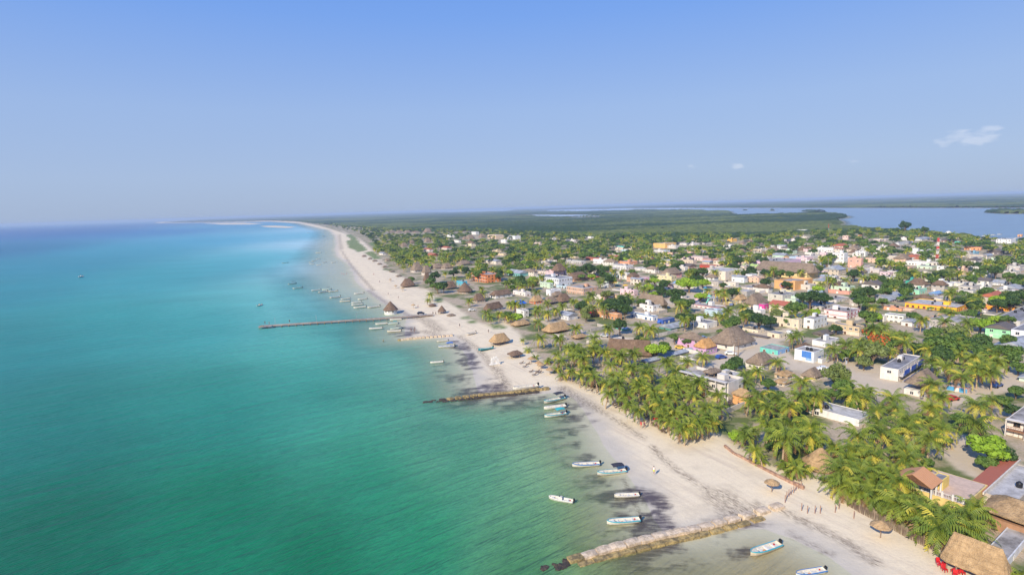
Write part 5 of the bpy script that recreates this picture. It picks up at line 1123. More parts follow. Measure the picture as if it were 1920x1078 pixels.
# ---------------------------------------------------------------- groins, pier
def stone_mat(nm, c1, c2):
    m, n, b = mat_new(nm); p = pos(n)
    n.links.new(mixc(n, ramp(n, noise(n, 1.1, 5, p, .7), [(.38, 0.0), (.6, 1.0)]), lin(c1), lin(c2)), b.inputs[0]); b.inputs['Roughness'].default_value = .95
    bump(n, b, noise(n, 3, 5, p, .7), .7, .15); return m
M_ST = stone_mat('groin_stone', (222, 200, 172), (176, 156, 130)); M_SA = stone_mat('algae_stone', (186, 160, 104), (112, 98, 68)); M_SD = stone_mat('wet_rubble', (84, 72, 60), (52, 46, 42))
def block(L, w_, h, mat, seed):
    rd_ = random.Random(seed); bm = bmesh.new(); bmesh.ops.create_cube(bm, size=1); bmesh.ops.subdivide_edges(bm, edges=bm.edges[:], cuts=2, use_grid_fill=True)
    for v_ in bm.verts:
        x, y, z = v_.co; k = 1-.10*(abs(x*2)**4+abs(y*2)**4)*(1 if z > 0 else .3)
        v_.co = Vector((x*L*(1-.04*abs(2*y)**3)+rd_.uniform(-.06, .06), y*w_*(1-.05*abs(2*x)**3)+rd_.uniform(-.06, .06), z*h*k+rd_.uniform(-.05, .05)))
    me = bpy.data.meshes.new('stone_block'); bm.to_mesh(me); bm.free(); me.materials.append(mat); return me
def groin(px, w_, h, bl, label, lm, side=True, wet=.35, mats=(M_ST, M_SA)):
    pts = [at(*q) for q in px]; a, b_ = pts[0], pts[-1]; L = (b_-a).length; yaw = math.atan2((b_-a).y, (b_-a).x)
    root = empty('stone_groin', a, yaw); n_ = int(L/bl); rd_ = random.Random(int(L)); inv = Matrix.Rotation(-yaw, 3, 'Z')
    def along(s):
        k = s*(len(pts)-1); i = min(int(k), len(pts)-2); return inv @ ((pts[i]+(pts[i+1]-pts[i])*(k-i))-a)
    for i in range(n_):
        t = (i+.5)/n_; p_ = along(t); q_ = along(min(1, t+.01))-along(max(0, t-.01)); yw = math.atan2(q_.y, q_.x)
        hh = h*(.45+.55*min(1, t*3.5)); me = block(bl*.97, w_, hh+.9, mats[0] if t > .06 else mats[1], i); o = link('stone_block', me, root); o.location = (p_.x, p_.y, (hh-.9)/2+rd_.uniform(-.04, .04)); o.rotation_euler = (rd_.uniform(-.03, .03), rd_.uniform(-.03, .03), yw+rd_.uniform(-.05, .05))
        if side and t < .86:
            me = block(bl*.95, w_*.75, hh*.6+.7, mats[1], i+50); o = link('stone_block', me, root); o.location = (p_.x+bl*.4*math.cos(yw)+math.sin(yw)*w_*.88, p_.y-math.cos(yw)*w_*.88, (hh*.6-.9)/2+rd_.uniform(-.05, .03)); o.rotation_euler = (rd_.uniform(-.05, .05), rd_.uniform(-.04, .04), yw+rd_.uniform(-.06, .06))
    if side:
        for i in range(16):
            me = block(rd_.uniform(.6, 1.3), rd_.uniform(.5, 1), .8, M_SD, i+90); o = link('rubble', me, root); o.location = (-rd_.uniform(.2, 5), rd_.uniform(-1.2, .8), -.25); o.rotation_euler = (0, 0, rd_.uniform(0, 3))
    tag(root, label, 'groin'); u, v, _ = proj((a+b_)/2); LMK.append((u, v, lm))
groin([(1066, 1052), (1150, 1030), (1235, 1010), (1300, 997), (1380, 976), (1469, 950)], 1.75, 1.0, 2.9, 'long groin of big pale sandy blocks with a lower ochre row, nearest the viewer', 'the nearest groin')
groin([(822, 751), (900, 743), (960, 738), (1030, 730)], 1.7, .9, 2.2, 'second groin of yellowish stone blocks, ending at the small tree-trunk beach', 'the second groin', True, mats=(M_SA, M_SD))
groin([(746, 638), (790, 634), (850, 630)], 2.0, 1.0, 1.6, 'short rounded stone groin just below the pier', 'the short groin', False)
pa, pb = at(486, 611, 1.3), at(812, 589.5, 1.3); L = (pb-pa).length; yaw = math.atan2((pb-pa).y, (pb-pa).x)
root = empty('pier', Vector((pa.x, pa.y, 0)), yaw); M_PD = conc('pier_planks', (186, 172, 158), (128, 114, 104))
a = MB(); a.box(0, -1.3, 1.1, L, 1.3, 1.32, M_PD); a.box(0, -3.2, 1.1, 7, -1.303, 1.31, M_PD); a.build('deck', root)
for s_ in (-1.15, 1.15): a = MB(); a.box(.05, s_-.12, .8, L, s_+.12, 1.098, M_POLE); a.build('beam', root)
n_ = int(L/3.6)
for i in range(min(n_, 40)):
    for s_ in (-1.15, 1.15): a = MB(); a.bar((.3+i*L/n_, s_, -2), (.3+i*L/n_, s_, 1.12), .17, M_POLE); a.build('pile', root)
for i in range(4):
    a = MB(); x = 8+i*L*.23; a.bar((x, 1.15, 1.3), (x, 1.15, 5.2), .07, M_METAL); a.bar((x, 1.15, 5.15), (x, .3, 5.25), .05, M_METAL); a.build('lamp_post', root)
a = MB(); a.box(1.2, -2.6, 1.32, 2.8, -2.1, 1.75, M_POLE); a.build('bench', root)
tag(root, 'long narrow wooden pier on piles reaching out from the beach into turquoise water', 'pier'); LMK.append((600, 600, 'the pier'))

# ---------------------------------------------------------------- beach things
def umbrella(u, vb, s, label, kind='thatch', z=.85):
    p_ = at(u, vb, z); key = ('umb', kind)
    if key not in SH:
        a = MB(); a.bar((0, 0, -.3), (0, 0, 2.35), .09, M_POLE); b_ = MB(); n_ = 16; vs = []
        pf = ((1.45, 1.72), (1.5, 1.80), (1.1, 2.05), (.6, 2.35), (.15, 2.62), (0, 2.7)) if kind == 'thatch' else ((1.35, 1.95), (1.36, 1.98), (.9, 2.2), (.4, 2.38), (.05, 2.45), (0, 2.46))
        for (r_, z_) in pf:
            for i in range(n_): g = 2*math.pi*i/n_; j = 1+.06*math.sin(i*2.3+r_*5) if kind == 'thatch' else 1-.06*(i % 2); vs.append((r_*j*math.cos(g), r_*j*math.sin(g), z_-(0.05*(i % 2) if r_ > 1.4 else 0)))
        fs = [(k*n_+i, k*n_+(i+1) % n_, (k+1)*n_+(i+1) % n_, (k+1)*n_+i) for k in range(len(pf)-1) for i in range(n_)]; fs.append(tuple(range(n_))[::-1])
        b_.add(vs, fs, M_TH['tan'] if kind == 'thatch' else simple(kind+'_parasol', {'red': (214, 40, 50), 'yellow': (226, 176, 50), 'teal': (150, 190, 130)}[kind], .7))
        pr = [('pole', a.mesh('pole')), ('thatch_canopy' if kind == 'thatch' else 'canopy', b_.mesh('canopy'))]
    else: pr = []
    o = proto(key, 'thatched_umbrella' if kind == 'thatch' else 'parasol', pr); o.location = p_; o.scale = (s, s, s*.95); o.rotation_euler = (0, 0, u)
    if label: tag(o, label, 'umbrella', 'sun umbrellas on the beach'); LMK.append((u, vb-8, None)) if 0 else None
    else: want(o, (p_.x, p_.y), 'small thatched beach umbrella' if kind == 'thatch' else 'parasol', 'umbrella', 'sun umbrellas on the beach')
umbrella(1447, 919, 1.0, 'lone thatched umbrella on a thin pole on the open sand above the nearest groin'); umbrella(1651, 1004, 1.15, 'tan thatched umbrella on the sand just in front of the stick fence')
for u, v in ((996, 680), (1010, 688), (1031, 701), (1067, 712), (1014, 692), (1085, 705), (775, 577), (755, 545), (742, 540), (732, 528)): umbrella(u, v, .98, None)
umbrella(1229, 792, .6, 'small red parasol beside a tan thatch shade under the palms', 'red'); umbrella(1236, 541, 1.6, 'left of two teal and yellow market umbrellas on the square', 'teal'); umbrella(1247, 541, 1.6, 'right of two teal and yellow market umbrellas on the square', 'teal'); umbrella(1152, 539, 2.0, 'yellow market umbrella in front of the brick hotel', 'yellow'); umbrella(1173, 543, 1.6, 'orange-yellow market umbrella near the square', 'yellow')
M_LG = simple('lounger_wood', (112, 92, 76), .8); M_RC = simple('red_plastic', (200, 36, 40), .5)
def lounger_parts():
    a = MB(); a.box(-.3, -.9, .28, .3, .35, .36, M_LG); b_ = MB(); b_.add([(-.3, .35, .30), (.3, .35, .30), (.3, .95, .72), (-.3, .95, .72), (-.3, .35, .36), (.3, .35, .36), (.3, .92, .78), (-.3, .92, .78)], [(0, 3, 2, 1), (4, 5, 6, 7), (0, 1, 5, 4), (1, 2, 6, 5), (2, 3, 7, 6), (3, 0, 4, 7)], M_LG)
    r_ = [('seat', a.mesh('seat')), ('backrest', b_.mesh('backrest'))]
    for x in (-.24, .24):
        for y in (-.8, .3): c = MB(); c.box(x-.04, y-.04, 0, x+.04, y+.04, .279, M_LG); r_.append(('leg', c.mesh('leg')))
    return r_
def chair_parts(mt):
    a = MB(); a.box(-.24, -.24, .4, .24, .24, .46, mt); b_ = MB(); b_.box(-.24, .2, .461, .24, .26, .95, mt); r_ = [('seat', a.mesh('seat')), ('backrest', b_.mesh('backrest'))]
    for x in (-.2, .2):
        for y in (-.2, .2): c = MB(); c.box(x-.03, y-.03, 0, x+.03, y+.03, .399, mt); r_.append(('leg', c.mesh('leg')))
    return r_
def put(key, name, fn, u, v, rz, desc, cat, group, z=.86, s=1):
    o = proto(key, name, fn() if key not in SH else []); p_ = at(u, v, z); o.location = p_; o.rotation_euler = (0, 0, rz); o.scale = (s, s, s); want(o, (p_.x, p_.y), desc, cat, group, z); return o
for u, v in ((1152, 758), (1155, 761), (1158, 756), (1162, 763), (1165, 759), (1169, 766), (1172, 754), (1175, 768), (1182, 770), (1194, 775), (1199, 778), (1210, 779), (1213, 784), (1218, 782), (1221, 787), (1008, 697), (1012, 699), (984, 688), (978, 681), (996, 697), (1002, 703), (1178, 760), (1205, 772), (990, 683)):
    put('lng', 'sun_lounger', lounger_parts, u, v, R(-60), 'brown wooden sun lounger', 'sun lounger', 'sun loungers in front of the palms')
for u, v in ((1222, 797), (1226, 799), (1236, 806), (1240, 810), (1246, 812), (1232, 801), (1248, 803), (1110, 735), (1120, 738), (1098, 731)): put('chd', 'beach_chair', lambda: chair_parts(M_LG), u, v, u, 'dark wooden chair', 'chair', 'dark chairs at the beach bars', s=1.15)
for u, v in ((1759, 1057), (1763, 1062), (1770, 1060), (1768, 1066), (1772, 1071), (1788, 1072), (1793, 1076), (1800, 1074), (1805, 1077), (1790, 1080)): put('chr', 'plastic_chair', lambda: chair_parts(M_RC), u, v, u, 'red plastic chair', 'chair', 'red chairs in front of the beach bar', s=1.1)

# stick fence, stone kerb, posts
def path_fence(px, label, name, cat, build, z=.9):
    pts = [at(u, v, z) for u, v in px]; root = empty(name, pts[0]); build(root, [p_-pts[0] for p_ in pts]); tag(root, label, cat); u, v, _ = proj(pts[len(pts)//2]); return root, u, v
def sticks(root, pts):
    rd_ = random.Random(3)
    for a_, b_ in zip(pts, pts[1:]):
        m_ = MB(); L = (b_-a_).length; n_ = int(L/.16)
        for i in range(n_):
            q = a_+(b_-a_)*((i+.5)/n_); q = q+Vector((rd_.uniform(-.04, .04), rd_.uniform(-.04, .04), 0)); m_.bar((q.x, q.y, -.5), (q.x+rd_.uniform(-.05, .05), q.y, 1.25+rd_.uniform(-.2, .25)), .055, M_LG, 4)
        m_.build('stick_panel', root); m_ = MB(); m_.bar((a_.x, a_.y, -.6), (a_.x, a_.y, 1.6), .11, M_POLE); m_.build('post', root)
path_fence([(1588, 944), (1612, 958), (1640, 972), (1668, 986), (1700, 1004), (1732, 1020), (1758, 1033)], 'dark palisade fence of upright sticks between the beach and the yellow terrace house', 'stick_fence', 'fence', sticks); LMK.append((1670, 990, 'the stick fence'))
def kerb(root, pts):
    for k, (a_, b_) in enumerate(zip(pts, pts[1:])):
        m_ = MB(); L = (b_-a_).length; n_ = max(2, int(L/1.1)); d_ = (b_-a_).normalized(); q_ = Vector((-d_.y, d_.x, 0)); rd_ = random.Random(k)
        for i in range(n_):
            c_ = a_+(b_-a_)*((i+.5)/n_); h_ = .45+rd_.uniform(-.08, .1); l_ = L/n_*.48; vs = [tuple(c_+d_*sx*l_+q_*sy*.28+Vector((0, 0, z_))) for z_ in (-.4, h_) for sx, sy in ((-1, -1), (1, -1), (1, 1), (-1, 1))]
            m_.add(vs, [(0, 3, 2, 1), (4, 5, 6, 7), (0, 1, 5, 4), (1, 2, 6, 5), (2, 3, 7, 6), (3, 0, 4, 7)], M_SW)
        m_.build('stone_course', root)
M_SW = stone_mat('reddish_kerb_stone', (186, 150, 126), (140, 108, 90))
path_fence([(1359, 837), (1375, 850), (1400, 863), (1430, 878), (1460, 893), (1490, 907), (1507, 915)], 'low reddish stone kerb wall edging the green garden above the open sand', 'garden_wall', 'wall', kerb); LMK.append((1430, 878, 'the stone kerb'))
def whitewall(root, pts):
    for a_, b_ in zip(pts, pts[1:]):
        m_ = MB(); d_ = (b_-a_).normalized(); q_ = Vector((-d_.y, d_.x, 0)); vs = [tuple(c_+q_*s_*.12+Vector((0, 0, z_))) for z_ in (-.5, 1.5) for c_, s_ in ((a_, -1), (b_, -1), (b_, 1), (a_, 1))]
        m_.add(vs, [(0, 3, 2, 1), (4, 5, 6, 7), (0, 1, 5, 4), (1, 2, 6, 5), (2, 3, 7, 6), (3, 0, 4, 7)], plaster((214, 202, 190))); m_.build('wall_panel', root)
path_fence([(1327, 792), (1345, 783), (1362, 776), (1380, 768), (1398, 761)], 'whitewashed boundary wall running from the beach up to the narrow orange house', 'boundary_wall', 'wall', whitewall); LMK.append((1350, 780, 'the white boundary wall'))
path_fence([(1270, 622), (1250, 628), (1230, 632)], 'short pale garden wall in front of the dark-window white house', 'garden_wall', 'wall', whitewall)
M_RW = simple('reddish_post', (150, 112, 92), .9)
def post_parts(): a = MB(); a.bar((0, 0, -.4), (.03, .02, 1.15), .09, M_RW, 6, .075); return [('shaft', a.mesh('shaft')), ]
for i, (u, v) in enumerate(((1472, 938), (1475, 931), (1479, 927), (1483, 924), (1488, 921), (1492, 917), (1497, 914), (1502, 912), (1503, 953), (1514, 958), (1528, 958), (1538, 958), (1566, 957), (1573, 951), (1601, 968))):
    k = ('post',)
    if k not in SH:
        a = MB(); a.bar((0, 0, -.4), (.03, .02, 1.15), .09, M_RW, 6, .075); o = a.build('wooden_post'); SH[k] = o
    else: o = SH[k].copy(); col.objects.link(o)
    p_ = at(u, v, .86); o.location = p_; want(o, (p_.x, p_.y), 'reddish wooden post', 'post', 'wooden posts across the beach access')
# arch
p_ = at(928, 682, .8); root = empty('white_arch', p_, R(25), .75); a = MB(); wm_ = plaster((226, 222, 214)); vs = []; nn = 10
outer = [(-2.2, -.5), (-2.2, 2.0), (-1.5, 3.4), (-.9, 3.1), (-.4, 3.9), (.3, 3.4), (1.0, 3.9), (1.5, 3.0), (2.1, 2.1), (2.2, -.5)]; inner = [(.7, -.5), (.7, 1.2), (.5, 1.8), (.1, 2.1), (-.3, 2.1), (-.6, 1.8), (-.8, 1.2), (-.8, -.5)]
for y in (-.25, .25): vs += [(x, y, z) for x, z in outer+inner]
m_ = len(outer)+len(inner); a.add(vs, [(0, 1, 2, 16, 17), (2, 3, 4, 15, 16), (4, 5, 14, 15), (5, 6, 13, 14), (6, 7, 12, 13), (7, 8, 11, 12), (8, 9, 10, 11)] + [tuple(m_+i for i in f)[::-1] for f in ((0, 1, 2, 16, 17), (2, 3, 4, 15, 16), (4, 5, 14, 15), (5, 6, 13, 14), (6, 7, 12, 13), (7, 8, 11, 12), (8, 9, 10, 11))] + [(i+1, i, m_+i, m_+i+1) for i in range(9)] + [(i+1, i, m_+i, m_+i+1) for i in range(10, 17)], wm_); a.build('wall', root)
a = MB(); a.box(-2.8, -.6, -.5, 2.8, .6, .35, wm_); a.build('plinth', root)
tag(root, 'free-standing white wall with an arched opening on the sand above the wrack line', 'arch'); LMK.append((928, 676, 'the white arch'))

# ---------------------------------------------------------------- people
def skin_person(pose):
    J = {'pel': (0, 0, .95), 'chest': (0, 0, 1.32), 'neck': (0, 0, 1.47), 'head': (0, .02, 1.62), 'top': (0, .02, 1.72), 'shL': (-.18, 0, 1.40), 'shR': (.18, 0, 1.40), 'hipL': (-.1, 0, .88), 'hipR': (.1, 0, .88)}
    f = .22 if pose else .03
    J.update({'knL': (-.11, f*.8+.02, .5), 'ankL': (-.11, f, .09), 'toL': (-.11, f+.16, .03), 'knR': (.11, -f*.2+.04, .5), 'ankR': (.11, -f, .09), 'toR': (.11, -f+.16, .03), 'elL': (-.25, -f*.6, 1.14), 'wrL': (-.26, -f*.5+.08, .9), 'haL': (-.26, -f*.4+.1, .8), 'elR': (.25, f*.5, 1.14), 'wrR': (.26, f+.06, .92), 'haR': (.26, f+.1, .82)})
    E = [('pel', 'chest'), ('chest', 'neck'), ('neck', 'head'), ('head', 'top'), ('chest', 'shL'), ('chest', 'shR'), ('pel', 'hipL'), ('pel', 'hipR')]
    for s_ in 'LR': E += [('hip'+s_, 'kn'+s_), ('kn'+s_, 'ank'+s_), ('ank'+s_, 'to'+s_), ('sh'+s_, 'el'+s_), ('el'+s_, 'wr'+s_), ('wr'+s_, 'ha'+s_)]
    rad = {'pel': .14, 'chest': .14, 'neck': .055, 'head': .095, 'top': .07, 'sh': .06, 'el': .042, 'wr': .03, 'ha': .032, 'hip': .09, 'kn': .058, 'ank': .038, 'to': .035}
    ks = list(J); me = bpy.data.meshes.new('body'); me.from_pydata([J[k] for k in ks], [(ks.index(a_), ks.index(b_)) for a_, b_ in E], []); o = bpy.data.objects.new('tmp_body', me); col.objects.link(o)
    o.modifiers.new('s', 'SKIN'); o.modifiers.new('u', 'SUBSURF').levels = 1
    for i, k in enumerate(ks):
        r_ = rad.get(k) or rad[k[:-1]]; me.skin_vertices[0].data[i].radius = (r_*(1.25 if k in ('pel', 'chest') else 1), r_*(.8 if k in ('pel', 'chest') else 1))
    me.skin_vertices[0].data[0].use_root = True
    dg = bpy.context.evaluated_depsgraph_get(); m2 = bpy.data.meshes.new_from_object(o.evaluated_get(dg)); bpy.data.objects.remove(o); m2.name = 'body'; return m2
M_SK = simple('skin', (176, 124, 92), .6); BODY = []
for k in (0, 1): m2 = skin_person(k); m2.materials.clear(); m2.materials.append(M_SK); BODY.append(m2)
HAIR = MB(); HAIR.lathe([(0, 1.60), (.10, 1.62), (.112, 1.68), (.09, 1.75), (.04, 1.78), (0, 1.785)], simple('dark_hair', (44, 34, 28), .7), 10, (0, .0)); HAIR = HAIR.mesh('hair', True)
def cloth(kind, rgb):
    a = MB(); mt = simple('cloth', rgb, .8)
    if kind == 'shirt': a.lathe([(.17, .93), (.19, 1.1), (.20, 1.3), (.15, 1.44), (.07, 1.48)], mt, 10); me = a.mesh('shirt', True)
    else: a.lathe([(.21, .62), (.20, .8), (.185, .98)], mt, 10); me = a.mesh('shorts', True)
    for v_ in me.vertices: v_.co.y *= .72
    return me
def person(u, v, sh, so, pose, rz, label, z=.86):
    p_ = at(u, v, z); o = empty('person', p_, rz); 
    b_ = link('body', BODY[pose], o)
    if sh: link('shirt', cloth('shirt', sh), o)
    if so: link('shorts', cloth('shorts', so), o)
    link('hair', HAIR, o); o.scale = (1.05,)*3; tag(o, label, 'person')
person(1226, 888, (226, 222, 216), (190, 200, 80), 0, 2.8, 'person in a white shirt and yellow-green shorts standing alone on the wet sandbank', .7)
person(1202, 801, (200, 60, 60), (200, 60, 60), 1, 2.2, 'person in red walking on the beach, left of a pair'); person(1208, 801, (120, 60, 70), (50, 60, 90), 1, 2.2, 'person in dark clothes walking on the beach, right of a pair')
person(916, 624, (30, 34, 50), (30, 34, 50), 0, 1, 'person all in dark clothes standing on the sand by a grass patch'); person(862, 613, (80, 84, 90), (60, 60, 60), 1, 0, 'person in grey walking with a cart on the white sand above the short groin')
person(812, 590, (40, 40, 44), (40, 40, 50), 0, 0, 'dark-clothed person at the land end of the pier, left one'); person(817, 590.5, (60, 50, 50), (30, 30, 34), 0, 1, 'dark-clothed person at the land end of the pier, right one')
person(719, 643, (150, 140, 100), (60, 90, 90), 0, 0, 'bather standing in shallow water left of the short groin', -.75); person(784, 577, (200, 120, 110), None, 1, 1, 'person in a pale red top near the foot of the pier')
for u, v, c1, t_ in ((641, 515, (190, 110, 100), 'left bather in shallow water near the curve of the beach'), (645, 516, (180, 90, 90), 'middle bather in shallow water near the curve of the beach'), (650, 515, (160, 120, 120), 'right bather in shallow water near the curve of the beach')): person(u, v, c1, c1, 0, 0, t_, -.3)
person(497, 608, (60, 60, 70), (50, 50, 60), 0, 0, 'person standing near the sea end of the pier', 1.32); person(505, 609, (150, 60, 50), (40, 40, 40), 0, 2, 'person in a rust-red shirt near the sea end of the pier', 1.32)
person(543, 605, (50, 50, 60), (40, 40, 50), 0, 0, 'dark-clothed person halfway along the pier', 1.32)
for i, (u, v, c1, t_) in enumerate(((771, 622, (40, 44, 60), 'leftmost of a small flock of dark-clad people on the sandbank above the short groin'), (778, 619, (50, 40, 40), 'upper figure in dark clothes on the sandbank above the short groin'), (777, 624, (60, 66, 70), 'lower figure in dark clothes on the sandbank above the short groin'), (701, 516, (190, 80, 70), 'person in a reddish top on the dry beach near the curve'), (712, 530, (80, 80, 120), 'person in blue-grey on the beach left of the umbrellas'), (747, 560, (90, 60, 60), 'person in brown on the open sand behind the round pier hut'), (728, 553, (70, 80, 110), 'person in blue on the open sand above the pier'))):
    person(u, v, c1, (50, 50, 60), i % 2, i, t_)

# ---------------------------------------------------------------- poles, masts, vehicles, playground
def pole(u, vb, vt_, label, kind='wood', z=.9):
    p_ = at(u, vb, z); d = proj(p_)[2]; h = (vb-vt_)*d/FPX; o = empty('utility_pole', p_, R(20)); mt = conc('concrete_post', (176, 168, 158), (132, 124, 116)) if kind != 'wood' else M_POLE
    a = MB(); a.bar((0, 0, -.5), (0, 0, h), .16, mt, 8, .1); a.build('shaft', o)
    a = MB(); a.box(-1.1, -.06, h-.55, 1.1, .06, h-.42, mt); [a.bar((x, 0, h-.42), (x, 0, h-.2), .05, M_FRAME) for x in (-1, -.35, .35, 1)]; a.build('crossarm', o)
    if kind == 'trafo': a = MB(); a.lathe([(0, h-2.4), (.28, h-2.4), (.3, h-1.5), (.2, h-1.4), (0, h-1.4)], M_METAL, 10, (.42, 0)); a.build('transformer', o)
    if label: tag(o, label, 'utility pole', 'utility poles along the streets')
    else: want(o, (p_.x, p_.y), 'thin utility pole', 'utility pole', 'utility poles along the streets')
pole(1377, 673, 638, 'brown wooden utility pole at the street corner beside the very large thatch roof'); pole(1384, 668, 632, 'grey utility pole with white crossarms just right of the brown wooden pole')
pole(1584, 704, 668, 'grey concrete pole with a transformer on the sandy lot', 'trafo'); pole(1581, 702, 686, 'short thin pole beside the transformer pole on the sandy lot')
for u, vb, vt_ in ((1613, 599, 569), (1594, 598, 570), (1551, 544, 484), (1337, 563, 540), (1347, 562, 541), (1213, 504, 479), (1141, 466, 452), (1062, 503, 488), (1092, 478, 465), (1267, 490, 476), (1781, 624, 597), (1726, 537, 512), (1555, 452, 421), (1516, 452, 436), (1522, 456, 445), (1317, 490, 472), (1389, 465, 455), (1188, 468, 456), (1490, 438, 428), (1455, 442, 430), (1399, 440, 430), (1871, 553, 527), (1818, 455, 438), (1889, 560, 553), (1300, 632, 600), (1237, 545, 530), (1810, 455, 441)): pole(u, vb, vt_, None, 'c')
# lattice mast, red and white
p_ = at(1756, 500); d = proj(p_)[2]; h = (500-446)*d/FPX; root = empty('radio_mast', p_, .3); RW = (simple('mast_red', (200, 60, 56), .6), M_WHITE)
for k in range(7):
    a = MB(); z0, z1 = h*k/7, h*(k+1)/7; wd = .8*(1-k*.06)
    for i in range(4):
        x, y = ((-1, -1), (1, -1), (1, 1), (-1, 1))[i]; x2, y2 = ((-1, -1), (1, -1), (1, 1), (-1, 1))[(i+1) % 4]
        a.bar((x*wd, y*wd, z0), (x*wd*.96, y*wd*.96, z1), .12, RW[k % 2], 4); a.bar((x*wd, y*wd, z0), (x2*wd*.96, y2*wd*.96, z1), .1, RW[k % 2], 4); a.bar((x2*wd, y2*wd, z0), (x*wd*.96, y*wd*.96, z1), .1, RW[k % 2], 4)
    a.build('mast_section', root)
for k, (zz, g) in enumerate(((.9, 0), (.75, 2), (.6, 4))): a = MB(); a.lathe([(0, h*zz), (1.1, h*zz+.1), (1.2, h*zz+.5), (0, h*zz+.6)], M_WHITE, 10, (1.5*math.cos(g), 1.5*math.sin(g))); a.build('dish', root)
tag(root, 'tall red and white lattice radio mast with white dishes beside the long white building', 'radio mast'); LMK.append((1756, 470, 'the red and white mast'))
p_ = at(1553, 441); root = empty('antenna_mast', p_); d = proj(p_)[2]; h = 21*d/FPX; a = MB(); a.bar((0, 0, 0), (0, 0, h*.6), .35, M_TEAL, 6); a.build('lower_shaft', root); a = MB(); a.bar((0, 0, h*.6), (0, 0, h), .3, RW[0], 6); a.build('upper_shaft', root); tag(root, 'slim red and white antenna mast at the edge of the mangrove near the lagoon', 'mast')
p_ = at(1778, 444); root = empty('storage_dome', p_); a = MB(); a.lathe([(4.2, 0), (4.2, 4), (3.6, 6.2), (2.2, 7.6), (0, 8.2)], M_WHITE, 14); a.build('dome', root); a = MB(); a.lathe([(4.6, -.3), (4.6, .4), (4.22, .4)], M_ROOF[0], 14); a.build('base', root); tag(root, 'white dome standing out above the trees against the lagoon', 'dome')
def car_parts(rgb, pick=False):
    mt = simple('car_paint', rgb, .3); a = MB(); prof = [(-2.1, .35), (2.1, .35), (2.15, .75), (1.3, .95), (.75, 1.45), (-.6 if pick else -1.3, 1.5), (-.8 if pick else -1.9, .98), (-2.15, .92)]
    vs = [(x, y, z) for y in (-.85, .85) for x, z in prof]; n_ = len(prof); a.add(vs, [tuple(range(n_)), tuple(range(n_, 2*n_))[::-1]]+[((i+1) % n_, i, n_+i, n_+(i+1) % n_) for i in range(n_)], mt)
    b_ = MB(); b_.box(-.5 if pick else -1.25, -.862, 1.02, .7, .862, 1.36, M_GLASS); r_ = [('body', a.mesh('body')), ('side_windows', b_.mesh('side_windows'))]
    b_ = MB(); b_.add([(1.22, -.7, .99), (1.22, .7, .99), (.82, .7, 1.41), (.82, -.7, 1.41)], [(0, 1, 2, 3)], M_GLASS); r_.append(('windscreen', b_.mesh('windscreen')))
    for x in (-1.35, 1.35):
        for y in (-.87, .87): c = MB(); c.bar((x, y-.1, .34), (x, y+.1, .34), .34, M_TANK, 12); r_.append(('wheel', c.mesh('wheel')))
    for y in (-.6, .6): c = MB(); c.box(2.14, y-.15, .6, 2.17, y+.15, .75, M_FRAME); r_.append(('headlight', c.mesh('headlight')))
    return r_
for u, v, rgb, pk, rz, t_ in ((1544, 694, (226, 226, 226), True, 2.9, 'white pickup truck parked on the sandy street beside the gabled thatch hut'), (1318, 636, (120, 150, 190), False, .4, 'pale blue car parked beside the very large thatch roof'), (1695, 543, (226, 226, 226), False, .2, 'white car parked left of the mint green house'), (1372, 573, (110, 120, 150), False, 1, 'grey-blue car near the tan thatch roof left of the vent gable'),
    (885, 583, (214, 214, 210), False, .4, 'white van at the end of the beach road'), (1306, 569, (60, 100, 180), False, 0, 'blue car at the lower end of the playground'), (1352, 672, (50, 80, 150), False, .3, 'dark blue car parked beside the blue market stand'), (789, 589, (40, 44, 60), False, .2, 'dark quad cart parked at the foot of the pier'), (1240, 606, (70, 110, 190), False, .5, 'blue car beside the deep blue side wall')):
    p_ = at(u, v, .9); k = ('car', rgb, pk); o = proto(k, 'pickup_truck' if pk else 'parked_car', car_parts(rgb, pk) if k not in SH else []); o.location = p_; o.rotation_euler = (0, 0, rz); tag(o, t_, 'car')
rnd = random.Random(42); nc = 0
CARC = [(226, 226, 222), (190, 50, 44), (60, 90, 150), (60, 60, 64), (180, 184, 190), (214, 180, 80)]
for rl, w_ in [(W(px), w_) for px, w_ in (ROADS[0], ROADS[3], ROADS[8], ROADS[9], ROADS[10], ROADS[11], ROADS[18])]:
    for a_, b_ in zip(rl, rl[1:]):
        if nc >= 8: break
        t = rnd.uniform(.2, .8); q = a_+(b_-a_)*t; dv = b_-a_; n2 = np.array([-dv[1], dv[0]])/np.hypot(*dv)*rnd.choice((-1.6, 1.6)); q = q+n2
        if not free(q[0], q[1], 1.5): continue
        rgb = CARC[nc % 6]; k = ('car', rgb, False); o = proto(k, 'parked_car', car_parts(rgb) if k not in SH else []); o.location = (q[0], q[1], .88); o.rotation_euler = (0, 0, math.atan2(dv[1], dv[0])); nc += 1
        want(o, (q[0], q[1]), ('white', 'red', 'blue', 'black', 'silver', 'yellow')[CARC.index(rgb)]+' car', 'car', 'cars along the town streets')
